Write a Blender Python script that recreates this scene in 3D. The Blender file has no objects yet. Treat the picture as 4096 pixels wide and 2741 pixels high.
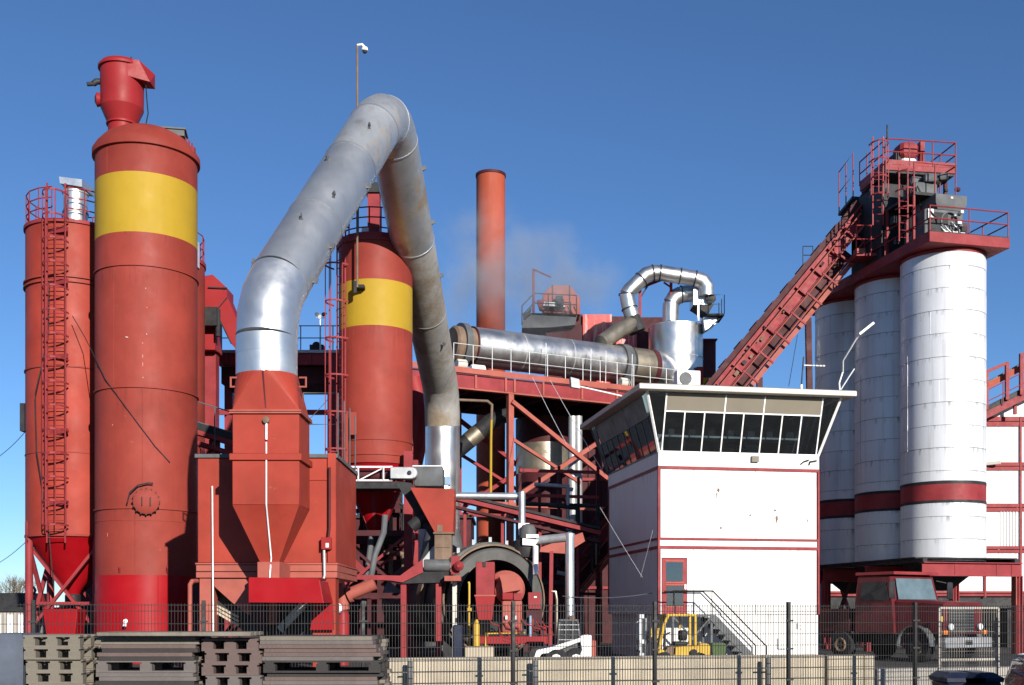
import bpy, math, random
from mathutils import Vector as V, Matrix
random.seed(7)
R = math.radians
pi = math.pi
scene = bpy.context.scene
col = scene.collection

# ---------------------------------------------------------------- camera
F, CX, HY, EYE = 4545.0, 2048.0, 2455.0, 1.64
cam_d = bpy.data.cameras.new('camera')
cam = bpy.data.objects.new('camera', cam_d)
col.objects.link(cam)
cam.location = (0, 0, EYE)
cam.rotation_euler = (R(90), 0, 0)
cam_d.sensor_width = 36.0
cam_d.lens = 36.0 * F / 4096.0
cam_d.shift_y = (HY - 1370.5) / 4096.0
cam_d.clip_end = 3000
scene.camera = cam

# ---------------------------------------------------------------- light
SUN_AZ, SUN_EL = 24.0, 18.0          # degrees to the right of straight behind the camera / above ground
world = bpy.data.worlds.new('World')
scene.world = world
world.use_nodes = True
wn = world.node_tree.nodes
wl = world.node_tree.links
bg = wn['Background']
sky = wn.new('ShaderNodeTexSky')
sky.sky_type = 'NISHITA'
sky.sun_disc = False
sky.sun_elevation = R(SUN_EL)
sky.sun_rotation = R(180 - SUN_AZ)
sky.air_density = 0.8
sky.dust_density = 0.0
sky.ozone_density = 6.0
sky.altitude = 0
bg.inputs['Strength'].default_value = 0.085
wl.new(sky.outputs[0], bg.inputs['Color'])
sun_d = bpy.data.lights.new('sun', 'SUN')
sun_d.energy = 4.5
sun_d.angle = R(0.5)
sun_d.color = (1.0, 0.94, 0.85)
sun = bpy.data.objects.new('sun', sun_d)
col.objects.link(sun)
sdir = V((math.sin(R(SUN_AZ)) * math.cos(R(SUN_EL)), -math.cos(R(SUN_AZ)) * math.cos(R(SUN_EL)), math.sin(R(SUN_EL))))
sun.rotation_euler = sdir.to_track_quat('Z', 'Y').to_euler()
scene.view_settings.view_transform = 'Standard'
scene.view_settings.look = 'None'
scene.view_settings.exposure = 0.62
scene.view_settings.gamma = 1.0
scene.view_settings.use_curve_mapping = False
scene.cycles.max_bounces = 6
scene.cycles.volume_bounces = 0
scene.cycles.volume_step_rate = 2.0

# ---------------------------------------------------------------- helpers
def at(px, py, Y):
    return V(((px - CX) * Y / F, Y, EYE - (py - HY) * Y / F))
def ax(px, Y): return (px - CX) * Y / F
def az(py, Y): return EYE - (py - HY) * Y / F

def mat(name, c, rough=0.5, metal=0.0, var=0.14, scale=1.2, streak=0.0, sc=(0.05, 0.04, 0.035), spots=0.0,
        spotc=(0.25, 0.1, 0.03), spotscale=3.0, bump=0.05, bscale=18.0, stretch=0.12, coat=0.0, soft=0.06, topstain=None, topamt=0.8):
    m = bpy.data.materials.new(name)
    m.use_nodes = True
    nt = m.node_tree; N = nt.nodes; L = nt.links
    b = N['Principled BSDF']
    b.inputs['Roughness'].default_value = rough
    b.inputs['Metallic'].default_value = metal
    b.inputs['Specular IOR Level'].default_value = 0.5 if metal > 0.3 else 0.2
    if coat: b.inputs['Coat Weight'].default_value = coat
    tc = N.new('ShaderNodeTexCoord')
    def noise(s, det, stretchv=None, rgh=0.6):
        n = N.new('ShaderNodeTexNoise'); n.inputs['Scale'].default_value = s; n.inputs['Detail'].default_value = det
        n.inputs['Roughness'].default_value = rgh
        if stretchv:
            mp = N.new('ShaderNodeMapping'); mp.inputs['Scale'].default_value = stretchv
            L.new(tc.outputs['Object'], mp.inputs[0]); L.new(mp.outputs[0], n.inputs[0])
        else: L.new(tc.outputs['Object'], n.inputs[0])
        return n.outputs[0]
    def ramp(src, lo, hi, a=0.0, z=1.0):
        r = N.new('ShaderNodeMapRange'); r.inputs[1].default_value = lo; r.inputs[2].default_value = hi
        r.inputs[3].default_value = a; r.inputs[4].default_value = z
        L.new(src, r.inputs[0]); return r.outputs[0]
    def mix(fac, a, bcol):
        x = N.new('ShaderNodeMix'); x.data_type = 'RGBA'
        L.new(fac, x.inputs[0])
        for i, s in ((6, a), (7, bcol)):
            if isinstance(s, tuple): x.inputs[i].default_value = (*s, 1)
            else: L.new(s, x.inputs[i])
        return x.outputs[2]
    lo = tuple(max(0, v * (1 - var)) for v in c)
    hi = tuple(min(1, v * (1 + var) + 0.02 * var) for v in c)
    out = mix(ramp(noise(scale, 5), 0.3, 0.7), lo, hi)
    if streak:
        s = ramp(noise(2.6, 4, (1.6, 1.6, stretch)), 0.52, 0.78, 0, streak)
        out = mix(s, out, sc)
    if spots:
        n1 = noise(spotscale, 9, None, 0.7)
        s = ramp(n1, 0.66 - 0.2 * spots, 0.66 - 0.2 * spots + soft, 0, 0.85)
        out = mix(s, out, spotc)
        if metal:
            L.new(ramp(s, 0, 0.85, metal, 0.0), b.inputs['Metallic'])
    if topstain:
        # dirt washed down from the upper edge of each plate
        sp = N.new('ShaderNodeSeparateXYZ'); L.new(tc.outputs['Generated'], sp.inputs[0])
        edge = ramp(noise(1.3, 2), 0.3, 0.7, 0.55, 0.95)
        d_ = N.new('ShaderNodeMath'); d_.operation = 'SUBTRACT'; L.new(sp.outputs[2], d_.inputs[0]); L.new(edge, d_.inputs[1])
        fall = ramp(d_.outputs[0], 0.0, 0.3, 0, 1)
        run = ramp(noise(5.5, 5, (1.6, 1.6, 0.12)), 0.5, 0.72, 0, topamt)
        mu = N.new('ShaderNodeMath'); mu.operation = 'MULTIPLY'; L.new(fall, mu.inputs[0]); L.new(run, mu.inputs[1])
        out = mix(mu.outputs[0], out, topstain)
    L.new(out, b.inputs['Base Color'])
    L.new(ramp(noise(scale * 2.3, 4), 0.3, 0.7, max(0.05, rough - 0.08), min(1, rough + 0.1)), b.inputs['Roughness'])
    if bump:
        bp = N.new('ShaderNodeBump'); bp.inputs['Strength'].default_value = bump; bp.inputs['Distance'].default_value = 0.05
        L.new(noise(bscale, 3), bp.inputs['Height']); L.new(bp.outputs[0], b.inputs['Normal'])
    return m

RUSTC = (0.14, 0.055, 0.022)
m_red = mat('silo_red_paint', (0.245, 0.036, 0.0245), 0.6, 0, 0.2, 0.5, 0.45, (0.17, 0.036, 0.022), 0.35, (0.265, 0.062, 0.047), 0.8, 0.02, 6, soft=0.3, topstain=(0.09, 0.02, 0.014), topamt=0.55)
m_redsat = mat('filter_red_paint', (0.26, 0.017, 0.019), 0.5, 0, 0.12, 0.8, 0.15, (0.30, 0.03, 0.03), bump=0.015)
m_redfresh = mat('fresh_red_paint', (0.29, 0.003, 0.007), 0.42, 0, 0.10, 0.8, 0.12, (0.3, 0.01, 0.02), bump=0.02)
m_redbox = mat('hopper_red_paint', (0.295, 0.036, 0.0215), 0.55, 0, 0.22, 0.55, 0.45, (0.25, 0.055, 0.03), 0.10, (0.29, 0.095, 0.05), 2.5, 0.02, 5)
m_redst = mat('steel_red_paint', (0.235, 0.029, 0.033), 0.55, 0, 0.2, 1.5, 0.25, (0.2, 0.03, 0.03), 0.15, (0.18, 0.05, 0.03), 5)
m_redpink = mat('faded_red_paint', (0.33, 0.088, 0.066), 0.6, 0, 0.15, 1.5, 0.2, (0.3, 0.07, 0.06), 0.15, (0.25, 0.08, 0.05), 6)
m_redskip = mat('skip_red_paint', (0.235, 0.018, 0.025), 0.5, 0, 0.3, 1.6, 0.35, (0.10, 0.02, 0.02), 0.35, (0.10, 0.03, 0.02), 3)
m_maroon = mat('maroon_shade_paint', (0.06, 0.011, 0.014), 0.6, 0, 0.3, 1.0, 0.4, (0.03, 0.015, 0.015))  # dark red with shade put into the colour below decks; also dark trim
m_orange = mat('stack_orange_paint', (0.32, 0.062, 0.030), 0.65, 0, 0.16, 0.35, 0.3, (0.45, 0.12, 0.10), bump=0.02)
m_yellow = mat('yellow_paint', (0.385, 0.245, 0.020), 0.6, 0, 0.09, 0.6, 0.25, (0.48, 0.3, 0.03), 0.03, (0.45, 0.27, 0.03), 5, 0.02, 6)
m_yelmach = mat('machine_yellow_paint', (0.52, 0.33, 0.045), 0.45, 0, 0.15, 2.0, 0.3, (0.35, 0.2, 0.05), 0.18, (0.2, 0.12, 0.04), 5)
m_galv = mat('galvanised_sheet', (0.62, 0.64, 0.66), 0.40, 0.85, 0.10, 0.8, 0.2, (0.45, 0.45, 0.45), bump=0.006, bscale=1.5)
m_galvw = mat('weathered_sheet', (0.47, 0.49, 0.51), 0.44, 0.78, 0.12, 0.35, 0.25, (0.27, 0.27, 0.26), 0.3, (0.24, 0.21, 0.17), 0.4, 0.008, 1.2, soft=0.2)
m_galvt = mat('rust_stained_sheet', (0.45, 0.465, 0.48), 0.46, 0.65, 0.15, 0.4, 0.5, (0.22, 0.18, 0.12), 0.72, (0.20, 0.13, 0.065), 0.55, 0.01, 1.5, soft=0.13)
m_galvr = mat('rusty_sheet', (0.37, 0.355, 0.33), 0.6, 0.3, 0.25, 0.7, 0.5, (0.17, 0.14, 0.10), 0.85, (0.19, 0.13, 0.07), 0.5, 0.015, 2, soft=0.16)
m_alu = mat('insulation_cladding', (0.66, 0.65, 0.63), 0.36, 0.95, 0.06, 0.7, 0.15, (0.5, 0.48, 0.45), bump=0.004, bscale=1.2)
m_aluold = mat('heat_stained_cladding', (0.36, 0.31, 0.235), 0.42, 0.85, 0.25, 0.8, 0.4, (0.22, 0.15, 0.08), 0.2, (0.14, 0.09, 0.05), 1.5, 0.01, 2)
m_steel = mat('grey_steel', (0.40, 0.41, 0.42), 0.5, 0.5, 0.2, 2.0, 0.3, (0.2, 0.18, 0.15), 0.2, RUSTC, 4)
m_rail = mat('galvanised_rail', (0.68, 0.69, 0.70), 0.5, 0.3, 0.15, 3)
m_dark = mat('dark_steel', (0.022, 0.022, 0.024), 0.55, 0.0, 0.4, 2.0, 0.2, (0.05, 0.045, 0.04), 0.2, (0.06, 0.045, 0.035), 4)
m_grey = mat('dark_grey_paint', (0.095, 0.10, 0.105), 0.5, 0, 0.3, 1.5, 0.3, (0.16, 0.14, 0.11))
m_brown = mat('brown_dusty_steel', (0.17, 0.115, 0.08), 0.75, 0, 0.3, 1.5, 0.4, (0.28, 0.22, 0.16))
m_white = mat('white_cladding', (0.72, 0.705, 0.68), 0.5, 0, 0.04, 0.7, 0.25, (0.46, 0.44, 0.40), 0.03, (0.35, 0.32, 0.28), 7, 0.01, topstain=(0.30, 0.27, 0.22))
m_wsilo = mat('white_silo_plate', (0.62, 0.63, 0.65), 0.42, 0.15, 0.06, 0.5, 0.65, (0.33, 0.33, 0.35), 0.05, (0.3, 0.3, 0.3), 5, 0.03, 1.2, 0.06, topstain=(0.09, 0.088, 0.085), topamt=0.95)
m_wworn = mat('worn_white_over_red', (0.52, 0.09, 0.08), 0.6, 0, 0.2, 1.0, 1.0, (0.72, 0.68, 0.63), 0.1, (0.7, 0.6, 0.55), 3, 0.02, 5, 0.16)
m_trim = mat('white_trim', (0.80, 0.78, 0.75), 0.4, 0, 0.04, 2.0)
m_cream = mat('cream_fascia', (0.55, 0.52, 0.46), 0.55, 0, 0.05, 1.5, 0.2, (0.45, 0.4, 0.34))
m_blind = mat('beige_panel', (0.20, 0.175, 0.135), 0.6, 0, 0.06, 1.0, 0.1, (0.27, 0.24, 0.2))
m_conc = mat('cream_concrete', (0.43, 0.37, 0.28), 0.85, 0, 0.14, 1.2, 0.35, (0.42, 0.36, 0.29), 0.12, (0.4, 0.34, 0.27), 5, 0.12, 25)
m_conc2 = mat('grey_concrete', (0.38, 0.35, 0.31), 0.9, 0, 0.2, 1.0, 0.4, (0.22, 0.2, 0.17), 0.2, (0.2, 0.19, 0.17), 4, 0.15, 20)
m_asph = mat('yard_asphalt', (0.060, 0.057, 0.055), 0.92, 0, 0.35, 0.35, 0, spots=0.25, spotc=(0.12, 0.105, 0.09), spotscale=0.9, bump=0.3, bscale=60)
m_rubber = mat('tyre_rubber', (0.02, 0.02, 0.021), 0.85, 0, 0.3, 3, 0, spots=0.2, spotc=(0.07, 0.06, 0.05))
m_wood = [mat('weathered_wood_%s' % n, c, 0.85, 0, 0.28, 1.6, 0.0, bump=0.25, bscale=14, spots=0.25, spotc=tuple(v * 0.5 for v in c), spotscale=4)
          for n, c in (('grey', (0.13, 0.113, 0.105)), ('pale', (0.17, 0.15, 0.12)), ('pink', (0.125, 0.088, 0.08)), ('dark', (0.04, 0.036, 0.035)))]
m_green = mat('green_plastic', (0.075, 0.115, 0.045), 0.5, 0, 0.15, 2)
m_blue = mat('dark_blue_plastic', (0.016, 0.022, 0.045), 0.4, 0, 0.2, 2)
m_bpipe = mat('blue_grey_label', (0.22, 0.33, 0.46), 0.5, 0, 0.1, 2)
m_black = mat('black_coated_wire', (0.012, 0.012, 0.013), 0.5, 0, 0.2, 4, bump=0)
m_carbl = mat('black_car_paint', (0.012, 0.012, 0.014), 0.25, 0, 0.1, 2, bump=0, coat=0.6)
m_bark = mat('bare_twig', (0.16, 0.12, 0.085), 0.9, 0, 0.3, 3)
m_orl = mat('orange_lens', (0.8, 0.22, 0.02), 0.3, 0, 0.1, 2, bump=0)
m_sand = mat('pale_gravel', (0.35, 0.31, 0.25), 0.95, 0, 0.35, 0.8, 0, spots=0.4, spotc=(0.12, 0.1, 0.07), spotscale=1.5, bump=0.4)
m_screen = mat('reflecting_glass', (0.10, 0.145, 0.165), 0.12, 0, 0.3, 1.5, bump=0, coat=0.3)
m_drum = mat('sooty_drum_steel', (0.085, 0.083, 0.078), 0.55, 0.1, 0.3, 1.2, 0.3, (0.15, 0.13, 0.10), 0.15, (0.12, 0.08, 0.05), 3)
m_truck = mat('shaded_truck_red', (0.10, 0.010, 0.014), 0.5, 0, 0.25, 1.5, 0.3, (0.06, 0.02, 0.02), 0.15, (0.07, 0.03, 0.02), 4)  # red darkened so the truck looks shaded
m_lens = mat('lamp_lens', (0.75, 0.77, 0.78), 0.2, 0.2, 0.05, 2, bump=0)

def glassmat(name, tint, mixv):
    m = bpy.data.materials.new(name); m.use_nodes = True
    nt = m.node_tree; N = nt.nodes; L = nt.links
    for n in list(N):
        if n.type == 'BSDF_PRINCIPLED': N.remove(n)
    o = [n for n in N if n.type == 'OUTPUT_MATERIAL'][0]
    t = N.new('ShaderNodeBsdfTransparent'); t.inputs[0].default_value = (*tint, 1)
    g = N.new('ShaderNodeBsdfGlossy'); g.inputs['Roughness'].default_value = 0.03; g.inputs[0].default_value = (0.9, 0.93, 0.95, 1)
    fr = N.new('ShaderNodeFresnel'); fr.inputs[0].default_value = 1.5
    nz = N.new('ShaderNodeTexNoise'); nz.inputs['Scale'].default_value = 2.0
    bp = N.new('ShaderNodeBump'); bp.inputs['Strength'].default_value = 0.04
    L.new(nz.outputs[0], bp.inputs['Height']); L.new(bp.outputs[0], g.inputs['Normal'])
    ad = N.new('ShaderNodeMath'); ad.operation = 'ADD'; ad.inputs[1].default_value = mixv
    L.new(fr.outputs[0], ad.inputs[0])
    mx = N.new('ShaderNodeMixShader')
    L.new(ad.outputs[0], mx.inputs[0]); L.new(t.outputs[0], mx.inputs[1]); L.new(g.outputs[0], mx.inputs[2])
    L.new(mx.outputs[0], o.inputs[0])
    return m
m_glass = glassmat('tinted_window_glass', (0.55, 0.6, 0.62), 0.08)
m_glassb = glassmat('windscreen_glass', (0.45, 0.52, 0.55), 0.10)

class MB:
    """collects shapes of one part; fr = (origin, yaw) puts local a, b, z into the world"""
    def __init__(s, o=None, yaw=0.0):
        s.v = []; s.f = []
        s.o = V(o) if o is not None else None
        s.c, s.s = math.cos(yaw), math.sin(yaw)
    def T(s, p):
        p = V(p)
        if s.o is None: return p
        return V((s.o.x + p.x * s.c - p.y * s.s, s.o.y + p.x * s.s + p.y * s.c, s.o.z + p.z))
    def add(s, vs, fs):
        k = len(s.v)
        s.v += [s.T(p) for p in vs]
        s.f += [tuple(i + k for i in f) for f in fs]
        return s
    def hexa(s, p):
        return s.add(p, [(0, 3, 2, 1), (4, 5, 6, 7), (0, 1, 5, 4), (1, 2, 6, 5), (2, 3, 7, 6), (3, 0, 4, 7)])
    def box(s, x0, x1, y0, y1, z0, z1):
        return s.hexa([(x0, y0, z0), (x1, y0, z0), (x1, y1, z0), (x0, y1, z0), (x0, y0, z1), (x1, y0, z1), (x1, y1, z1), (x0, y1, z1)])
    def bbox(s, x0, x1, y0, y1, z0, z1, c=0.03):
        """box with chamfered vertical and top edges"""
        def ring(i, z): 
            return [(x0 + i, y0 + i + c, z), (x0 + i + c, y0 + i, z), (x1 - i - c, y0 + i, z), (x1 - i, y0 + i + c, z),
                    (x1 - i, y1 - i - c, z), (x1 - i - c, y1 - i, z), (x0 + i + c, y1 - i, z), (x0 + i, y1 - i - c, z)]
        return s.loft([ring(c * .6, z0), ring(0, z0 + c), ring(0, z1 - c), ring(c * .6, z1)])
    def loft(s, rings, cap=True):
        n = len(rings[0]); vs = [p for r in rings for p in r]; fs = []
        for i in range(len(rings) - 1):
            for j in range(n):
                a = i * n + j; b = i * n + (j + 1) % n
                fs.append((a, b, b + n, a + n))
        if cap:
            fs.append(tuple(reversed(range(n)))); fs.append(tuple(range((len(rings) - 1) * n, len(rings) * n)))
        return s.add(vs, fs)
    def prism(s, pts, vec):
        vec = V(vec); n = len(pts); pts = [V(p) for p in pts]
        nrm = V((0, 0, 0))
        for i in range(n): nrm += pts[i].cross(pts[(i + 1) % n])
        if nrm.dot(vec) < 0: pts = pts[::-1]
        return s.loft([pts, [p + vec for p in pts]])
    def bar(s, p, q, w, h=None, up=(0, 0, 1)):
        p, q = V(p), V(q); h = h or w; d = (q - p).normalized(); up = V(up)
        if abs(d.dot(up)) > 0.98: up = V((0, 1, 0)) if abs(d.y) < 0.9 else V((1, 0, 0))
        a = d.cross(up).normalized() * w / 2; b = a.cross(d).normalized() * h / 2
        return s.loft([[e + a + b, e - a + b, e - a - b, e + a - b][::-1] for e in (p, q)])
    def tube(s, p, q, r, r2=None, n=12):
        return s.path([p, q], [r, r if r2 is None else r2], n)
    def path(s, pts, r, n=12, cap=True):
        pts = [V(p) for p in pts]; k = len(pts)
        rr = r if isinstance(r, (list, tuple)) else [r] * k
        ds = [(pts[i + 1] - pts[i]).normalized() for i in range(k - 1)]
        ts = [ds[0]] + [(ds[i] + ds[i + 1]).normalized() for i in range(k - 2)] + [ds[-1]]
        up = V((0, 0, 1)) if abs(ds[0].z) < 0.9 else V((0, 1, 0))
        rings = []; a = ds[0].cross(up).normalized()
        for i in range(k):
            d = ds[min(i, k - 2)]
            # carry the frame along the last straight piece, then slide it onto the mitre plane
            a = (a - d * a.dot(d)).normalized(); b = d.cross(a).normalized()
            t = ts[i]; ring = []
            for j in range(n):
                w = 2 * pi * j / n
                e = (a * math.cos(w) + b * math.sin(w)) * rr[i]
                e = e - d * (e.dot(t) / max(0.25, d.dot(t)))
                ring.append(pts[i] + e)
            rings.append(ring)
        return s.loft(rings, cap)
    def lathe(s, prof, cx=0, cy=0, n=64, cap=True):
        rings = [[(cx + r * math.cos(2 * pi * j / n), cy + r * math.sin(2 * pi * j / n), z) for j in range(n)] for r, z in prof]
        return s.loft(rings, cap)
    def lathe_ax(s, prof, o, d, n=48, cap=True):
        """profile (radius, distance) swept about the axis through o along d"""
        o = V(o); d = V(d).normalized(); a = d.cross(V((0, 0, 1))).normalized(); b = d.cross(a)
        return s.loft([[o + d * t + (a * math.cos(2 * pi * j / n) + b * math.sin(2 * pi * j / n)) * r for j in range(n)] for r, t in prof], cap)
    def ball(s, c, r, n=12, sz=1.0):
        c = V(c); m = n // 2
        return s.loft([[c + V((r * math.sin(pi * i / m) * math.cos(2 * pi * j / n), r * math.sin(pi * i / m) * math.sin(2 * pi * j / n), -r * sz * math.cos(pi * i / m))) for j in range(n)]
                       for i in range(m + 1)] if False else
                      [[c + V((max(.02 * r, r * math.sin(pi * i / m)) * math.cos(2 * pi * j / n), max(.02 * r, r * math.sin(pi * i / m)) * math.sin(2 * pi * j / n), -r * sz * math.cos(pi * i / m))) for j in range(n)]
                       for i in range(m + 1)])
    def mesh(s, name, m, off, sharp=32):
        me = bpy.data.meshes.new(name)
        me.from_pydata([p - off for p in s.v], [], s.f)
        me.materials.append(m)
        me.shade_smooth()
        me.set_sharp_from_angle(angle=R(sharp))
        return me
    def build(s, name, m, parent=None, label=None, bevel=0, sharp=32):
        off = root_loc(parent)
        o = bpy.data.objects.new(name, s.mesh(name, m, off, sharp))
        col.objects.link(o)
        if parent is not None: o.parent = parent
        if label: o['label'] = label
        if bevel:
            b = o.modifiers.new('edge', 'BEVEL'); b.width = bevel; b.segments = 1; b.limit_method = 'ANGLE'; b.angle_limit = R(40)
        return o

def root_loc(o):
    if o is None: return V((0, 0, 0))
    while o.parent is not None: o = o.parent
    return V(o.location)
def tag(o, label, cat, group=None, kind=None):
    if label: o['label'] = label
    if cat: o['category'] = cat
    if group: o['group'] = group
    if kind: o['kind'] = kind
    return o
def thing(name, label, cat, loc=(0, 0, 0), group=None):
    o = bpy.data.objects.new(name, None); col.objects.link(o)
    o.location = loc; o.empty_display_size = 0.2
    return tag(o, label, cat, group)
def inst(name, me, parent, pos, rot=(0, 0, 0), scale=None):
    o = bpy.data.objects.new(name, me); col.objects.link(o)
    o.parent = parent; o.location = V(pos) - root_loc(parent); o.rotation_euler = rot
    if scale: o.scale = scale
    return o
def copy_tree(o, parent=None):
    c = o.copy(); col.objects.link(c); c.parent = parent
    for ch in [x for x in o.children]: copy_tree(ch, c)
    return c
Z0 = V((0, 0, 0))

def railing(parent, pts, h=1.05, mids=1, spacing=1.2, r=0.022, m=None, closed=False, kick=0.0, name='railing'):
    """handrail along pts (bottom line) with posts as sub-parts"""
    m = m or m_redst
    pts = [V(p) for p in pts]
    b = MB()
    hs = [h * (i + 1) / (mids + 1) for i in range(mids + 1)]
    loop = pts + [pts[0]] if closed else pts
    for q in hs: b.path([p + V((0, 0, q)) for p in loop], r, 6)
    if kick:
        for a, c in zip(loop, loop[1:]): b.bar(a + V((0, 0, kick / 2)), c + V((0, 0, kick / 2)), 0.012, kick)
    o = b.build(name, m, parent)
    pm = MB().tube((0, 0, 0), (0, 0, h), r, n=6).mesh('post', m, Z0)
    spots = []
    for a, c in zip(loop, loop[1:]):
        n = max(1, round((c - a).length / spacing))
        spots += [a.lerp(c, i / n) for i in range(n)]
    if not closed: spots.append(pts[-1])
    for p in spots: inst('post', pm, o, p)
    return o

def ladder(parent, p, z1, out, w=0.45, cage=True, m=None, cage_from=2.2, hoop_gap=0.9, r=0.022, rise=1.0, rr=0.38):
    """ladder at p (foot) up to z1; out = direction away from the wall; rungs and hoops are sub-parts"""
    m = m or m_redst
    p = V(p); out = V(out).normalized(); side = V((-out.y, out.x, 0)); h = z1 - p.z
    b = MB()
    for s in (-1, 1): b.bar(p + side * w / 2 * s, p + side * w / 2 * s + V((0, 0, h + rise)), 0.05, 0.05)
    L = b.build('ladder', m, parent)
    ang = math.atan2(side.y, side.x)
    rm = MB().tube((-w / 2, 0, 0), (w / 2, 0, 0), 0.016, n=6).mesh('rung', m, Z0)
    for i in range(int(h / 0.3)): inst('rung', rm, L, p + V((0, 0, 0.3 * (i + 0.6))), (0, 0, ang))
    if cage:
        k = 9
        arc = [V((-math.cos(pi * j / (k - 1)) * rr, -math.sin(pi * j / (k - 1)) * rr * 1.55, 0)) for j in range(k)]
        hm = MB()
        for a, c in zip(arc, arc[1:]): hm.bar(a, c, 0.02, 0.06)
        hme = hm.mesh('hoop', m, Z0)
        # local +x = side, local -y = out
        flip = ang if V((math.sin(ang), -math.cos(ang), 0)).dot(out) > 0 else ang + pi
        zs = []; z = cage_from
        while z < h + rise: zs.append(z); z += hoop_gap
        c = MB()
        Rm = Matrix.Rotation(flip, 3, 'Z')
        for j in (1, 3, 5, 7):
            q = Rm @ arc[j]
            c.bar(p + q + V((0, 0, zs[0])), p + q + V((0, 0, zs[-1])), 0.035, 0.015)
        C = c.build('safety_cage', m, parent)
        for z in zs: inst('hoop', hme, C, p + V((0, 0, z)), (0, 0, flip))
    return L

# ================================================================ setting
g = MB(); g.add([(-1500, -200, 0), (1500, -200, 0), (1500, 2500, 0), (-1500, 2500, 0)], [(0, 1, 2, 3)])
tag(g.build('ground', m_asph), 'dark asphalt yard under the whole plant', None, kind='structure')
b = MB()
prev = None
rings = []
random.seed(3)
for i in range(25):
    x = -95 + i * 3.0
    h = 1.7 + 0.7 * math.sin(i * 0.7) + random.uniform(-.35, .35)
    rings.append([(x, 92, -.1), (x, 94, h * .8), (x, 97, h), (x, 101, h * .7), (x, 104, -.1)])
b.loft(rings)
tag(b.build('gravel_bank', m_sand), 'low pale gravel bank on the horizon', None, kind='structure')

# ================================================================ tall silo with yellow band
def shell_parts(t, cx, cy, r, secs, n=72):
    """stacked cylinder sections: (z0, z1, material, name)"""
    for z0, z1, m, nm in secs:
        MB().lathe([(r, z0), (r, z1)], cx, cy, n).build(nm, m, t)
def flange(t, cx, cy, r, z, h=0.07, out=0.05, m=None, n=72):
    return MB().lathe([(r - .02, z - h / 2), (r + out, z - h / 2), (r + out, z + h / 2), (r - .02, z + h / 2)], cx, cy, n).build('flange_ring', m or m_red, t)

Sx, Sy, Sr = ax(587, 38.5), 38.5, 1.66
t = thing('storage_silo', 'tallest red silo with broad yellow band and bright red foot', 'silo', (Sx, Sy, 0))
shell_parts(t, Sx, Sy, Sr, [(0, 2.9, m_redfresh, 'foot_section'), (2.9, 5.07, m_red, 'shell_section'), (5.07, 9.0, m_red, 'shell_section'),
                            (9.0, 12.96, m_red, 'shell_section'), (12.96, 14.04, m_red, 'shell_section'), (14.04, 16.0, m_yellow, 'yellow_band'), (16.0, 16.95, m_red, 'shell_section')])
for z in (5.07, 9.0, 12.96): flange(t, Sx, Sy, Sr, z, 0.05, 0.045)
flange(t, Sx, Sy, Sr, 4.68, 0.03, 0.012)
MB().lathe([(Sr, 16.9), (Sr + .09, 16.92), (Sr + .09, 17.12), (Sr - .03, 17.32), (Sr - .3, 17.62), (Sr - .7, 17.85), (.5, 17.98), (.05, 18.02)], Sx, Sy, 72).build('lid', m_red, t)
hb = MB((Sx + .55, Sy - .25, 17.86), R(10)); hb.box(-.15, .85, -.35, .45, 0, .05); hb.box(-.1, .8, -.3, .4, -.2, 0)
hb.build('hatch', m_grey, t)
lug = MB()
for k in range(3): lug.tube((Sx + 1.42 + .1 * k, Sy - .3, 17.2), (Sx + 1.42 + .1 * k, Sy - .3, 17.62 - .08 * k), .03, n=6)
lug.box(Sx + 1.36, Sx + 1.72, Sy - .38, Sy - .22, 17.1, 17.3)
lug.build('bracket', m_redst, t)
# manhole facing the camera
va = V((-Sx, -Sy, 0)).normalized(); vs_ = V((-va.y, va.x, 0))
mc = V((Sx, Sy, 5.27)) + va * (Sr - .04) + vs_ * -.02
mh = MB(); mh.lathe_ax([(.36, 0), (.36, .16), (.3, .16), (.3, .05)], mc, va, 32); mh.build('manhole_neck', m_red, t)
mh = MB(); mh.lathe_ax([(.41, .16), (.41, .20), (.38, .22), (.1, .24), (.02, .24)], mc, va, 32)
MH = mh.build('manhole_cover', m_red, t)
bm_ = MB().lathe_ax([(.028, 0), (.028, .1)], (0, 0, 0), va, 6).mesh('bolt', m_dark, Z0)
for k in range(16):
    w = 2 * pi * k / 16
    inst('bolt', bm_, MH, mc + va * .13 + (vs_ * math.cos(w) + V((0, 0, 1)) * math.sin(w)) * .42)
h_ = MB()
for s in (-.13, .13): h_.path([mc + va * .23 + vs_ * s + V((0, 0, z)) + va * e for z, e in ((-.13, 0), (-.13, .07), (.13, .07), (.13, 0))], .016, 6)
h_.build('handle', m_dark, MH)
h_ = MB(); h_.path([mc + va * .18 + V((0, 0, .4)) + vs_ * x + V((0, 0, z)) for x, z in ((.22, .2), (.05, .2), (-.25, .12), (-.5, -.12), (-.58, -.45))], .025, 6)
h_.build('davit_arm', m_dark, t)
for k, (px, py) in enumerate(((494, 2275), (678, 2275))):
    q = at(px, py, 37.1); q = V((Sx, Sy, q.z)) + (V((q.x, q.y, 0)) - V((Sx, Sy, 0))).normalized() * Sr
    MB().bar(q + V((0, 0, -.1)), q + va * .14 + V((0, 0, .06)), .05, .12).build('lifting_lug', m_redst, t)
w0 = at(412, 2300, 38.0)
MB().box(w0.x - .05, w0.x + .03, w0.y - .25, w0.y + .1, 0.6, 2.9).build('service_pipe', m_rail, t)
q = at(505, 2492, 36.9)
b = MB(); b.tube(q, q + V((.06, -.25, .06)), .07, n=10); b.tube(q + V((.06, -.25, .06)), q + V((.05, -.32, -.12)), .06, n=10); b.build('drain_valve', m_rail, t)

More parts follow.
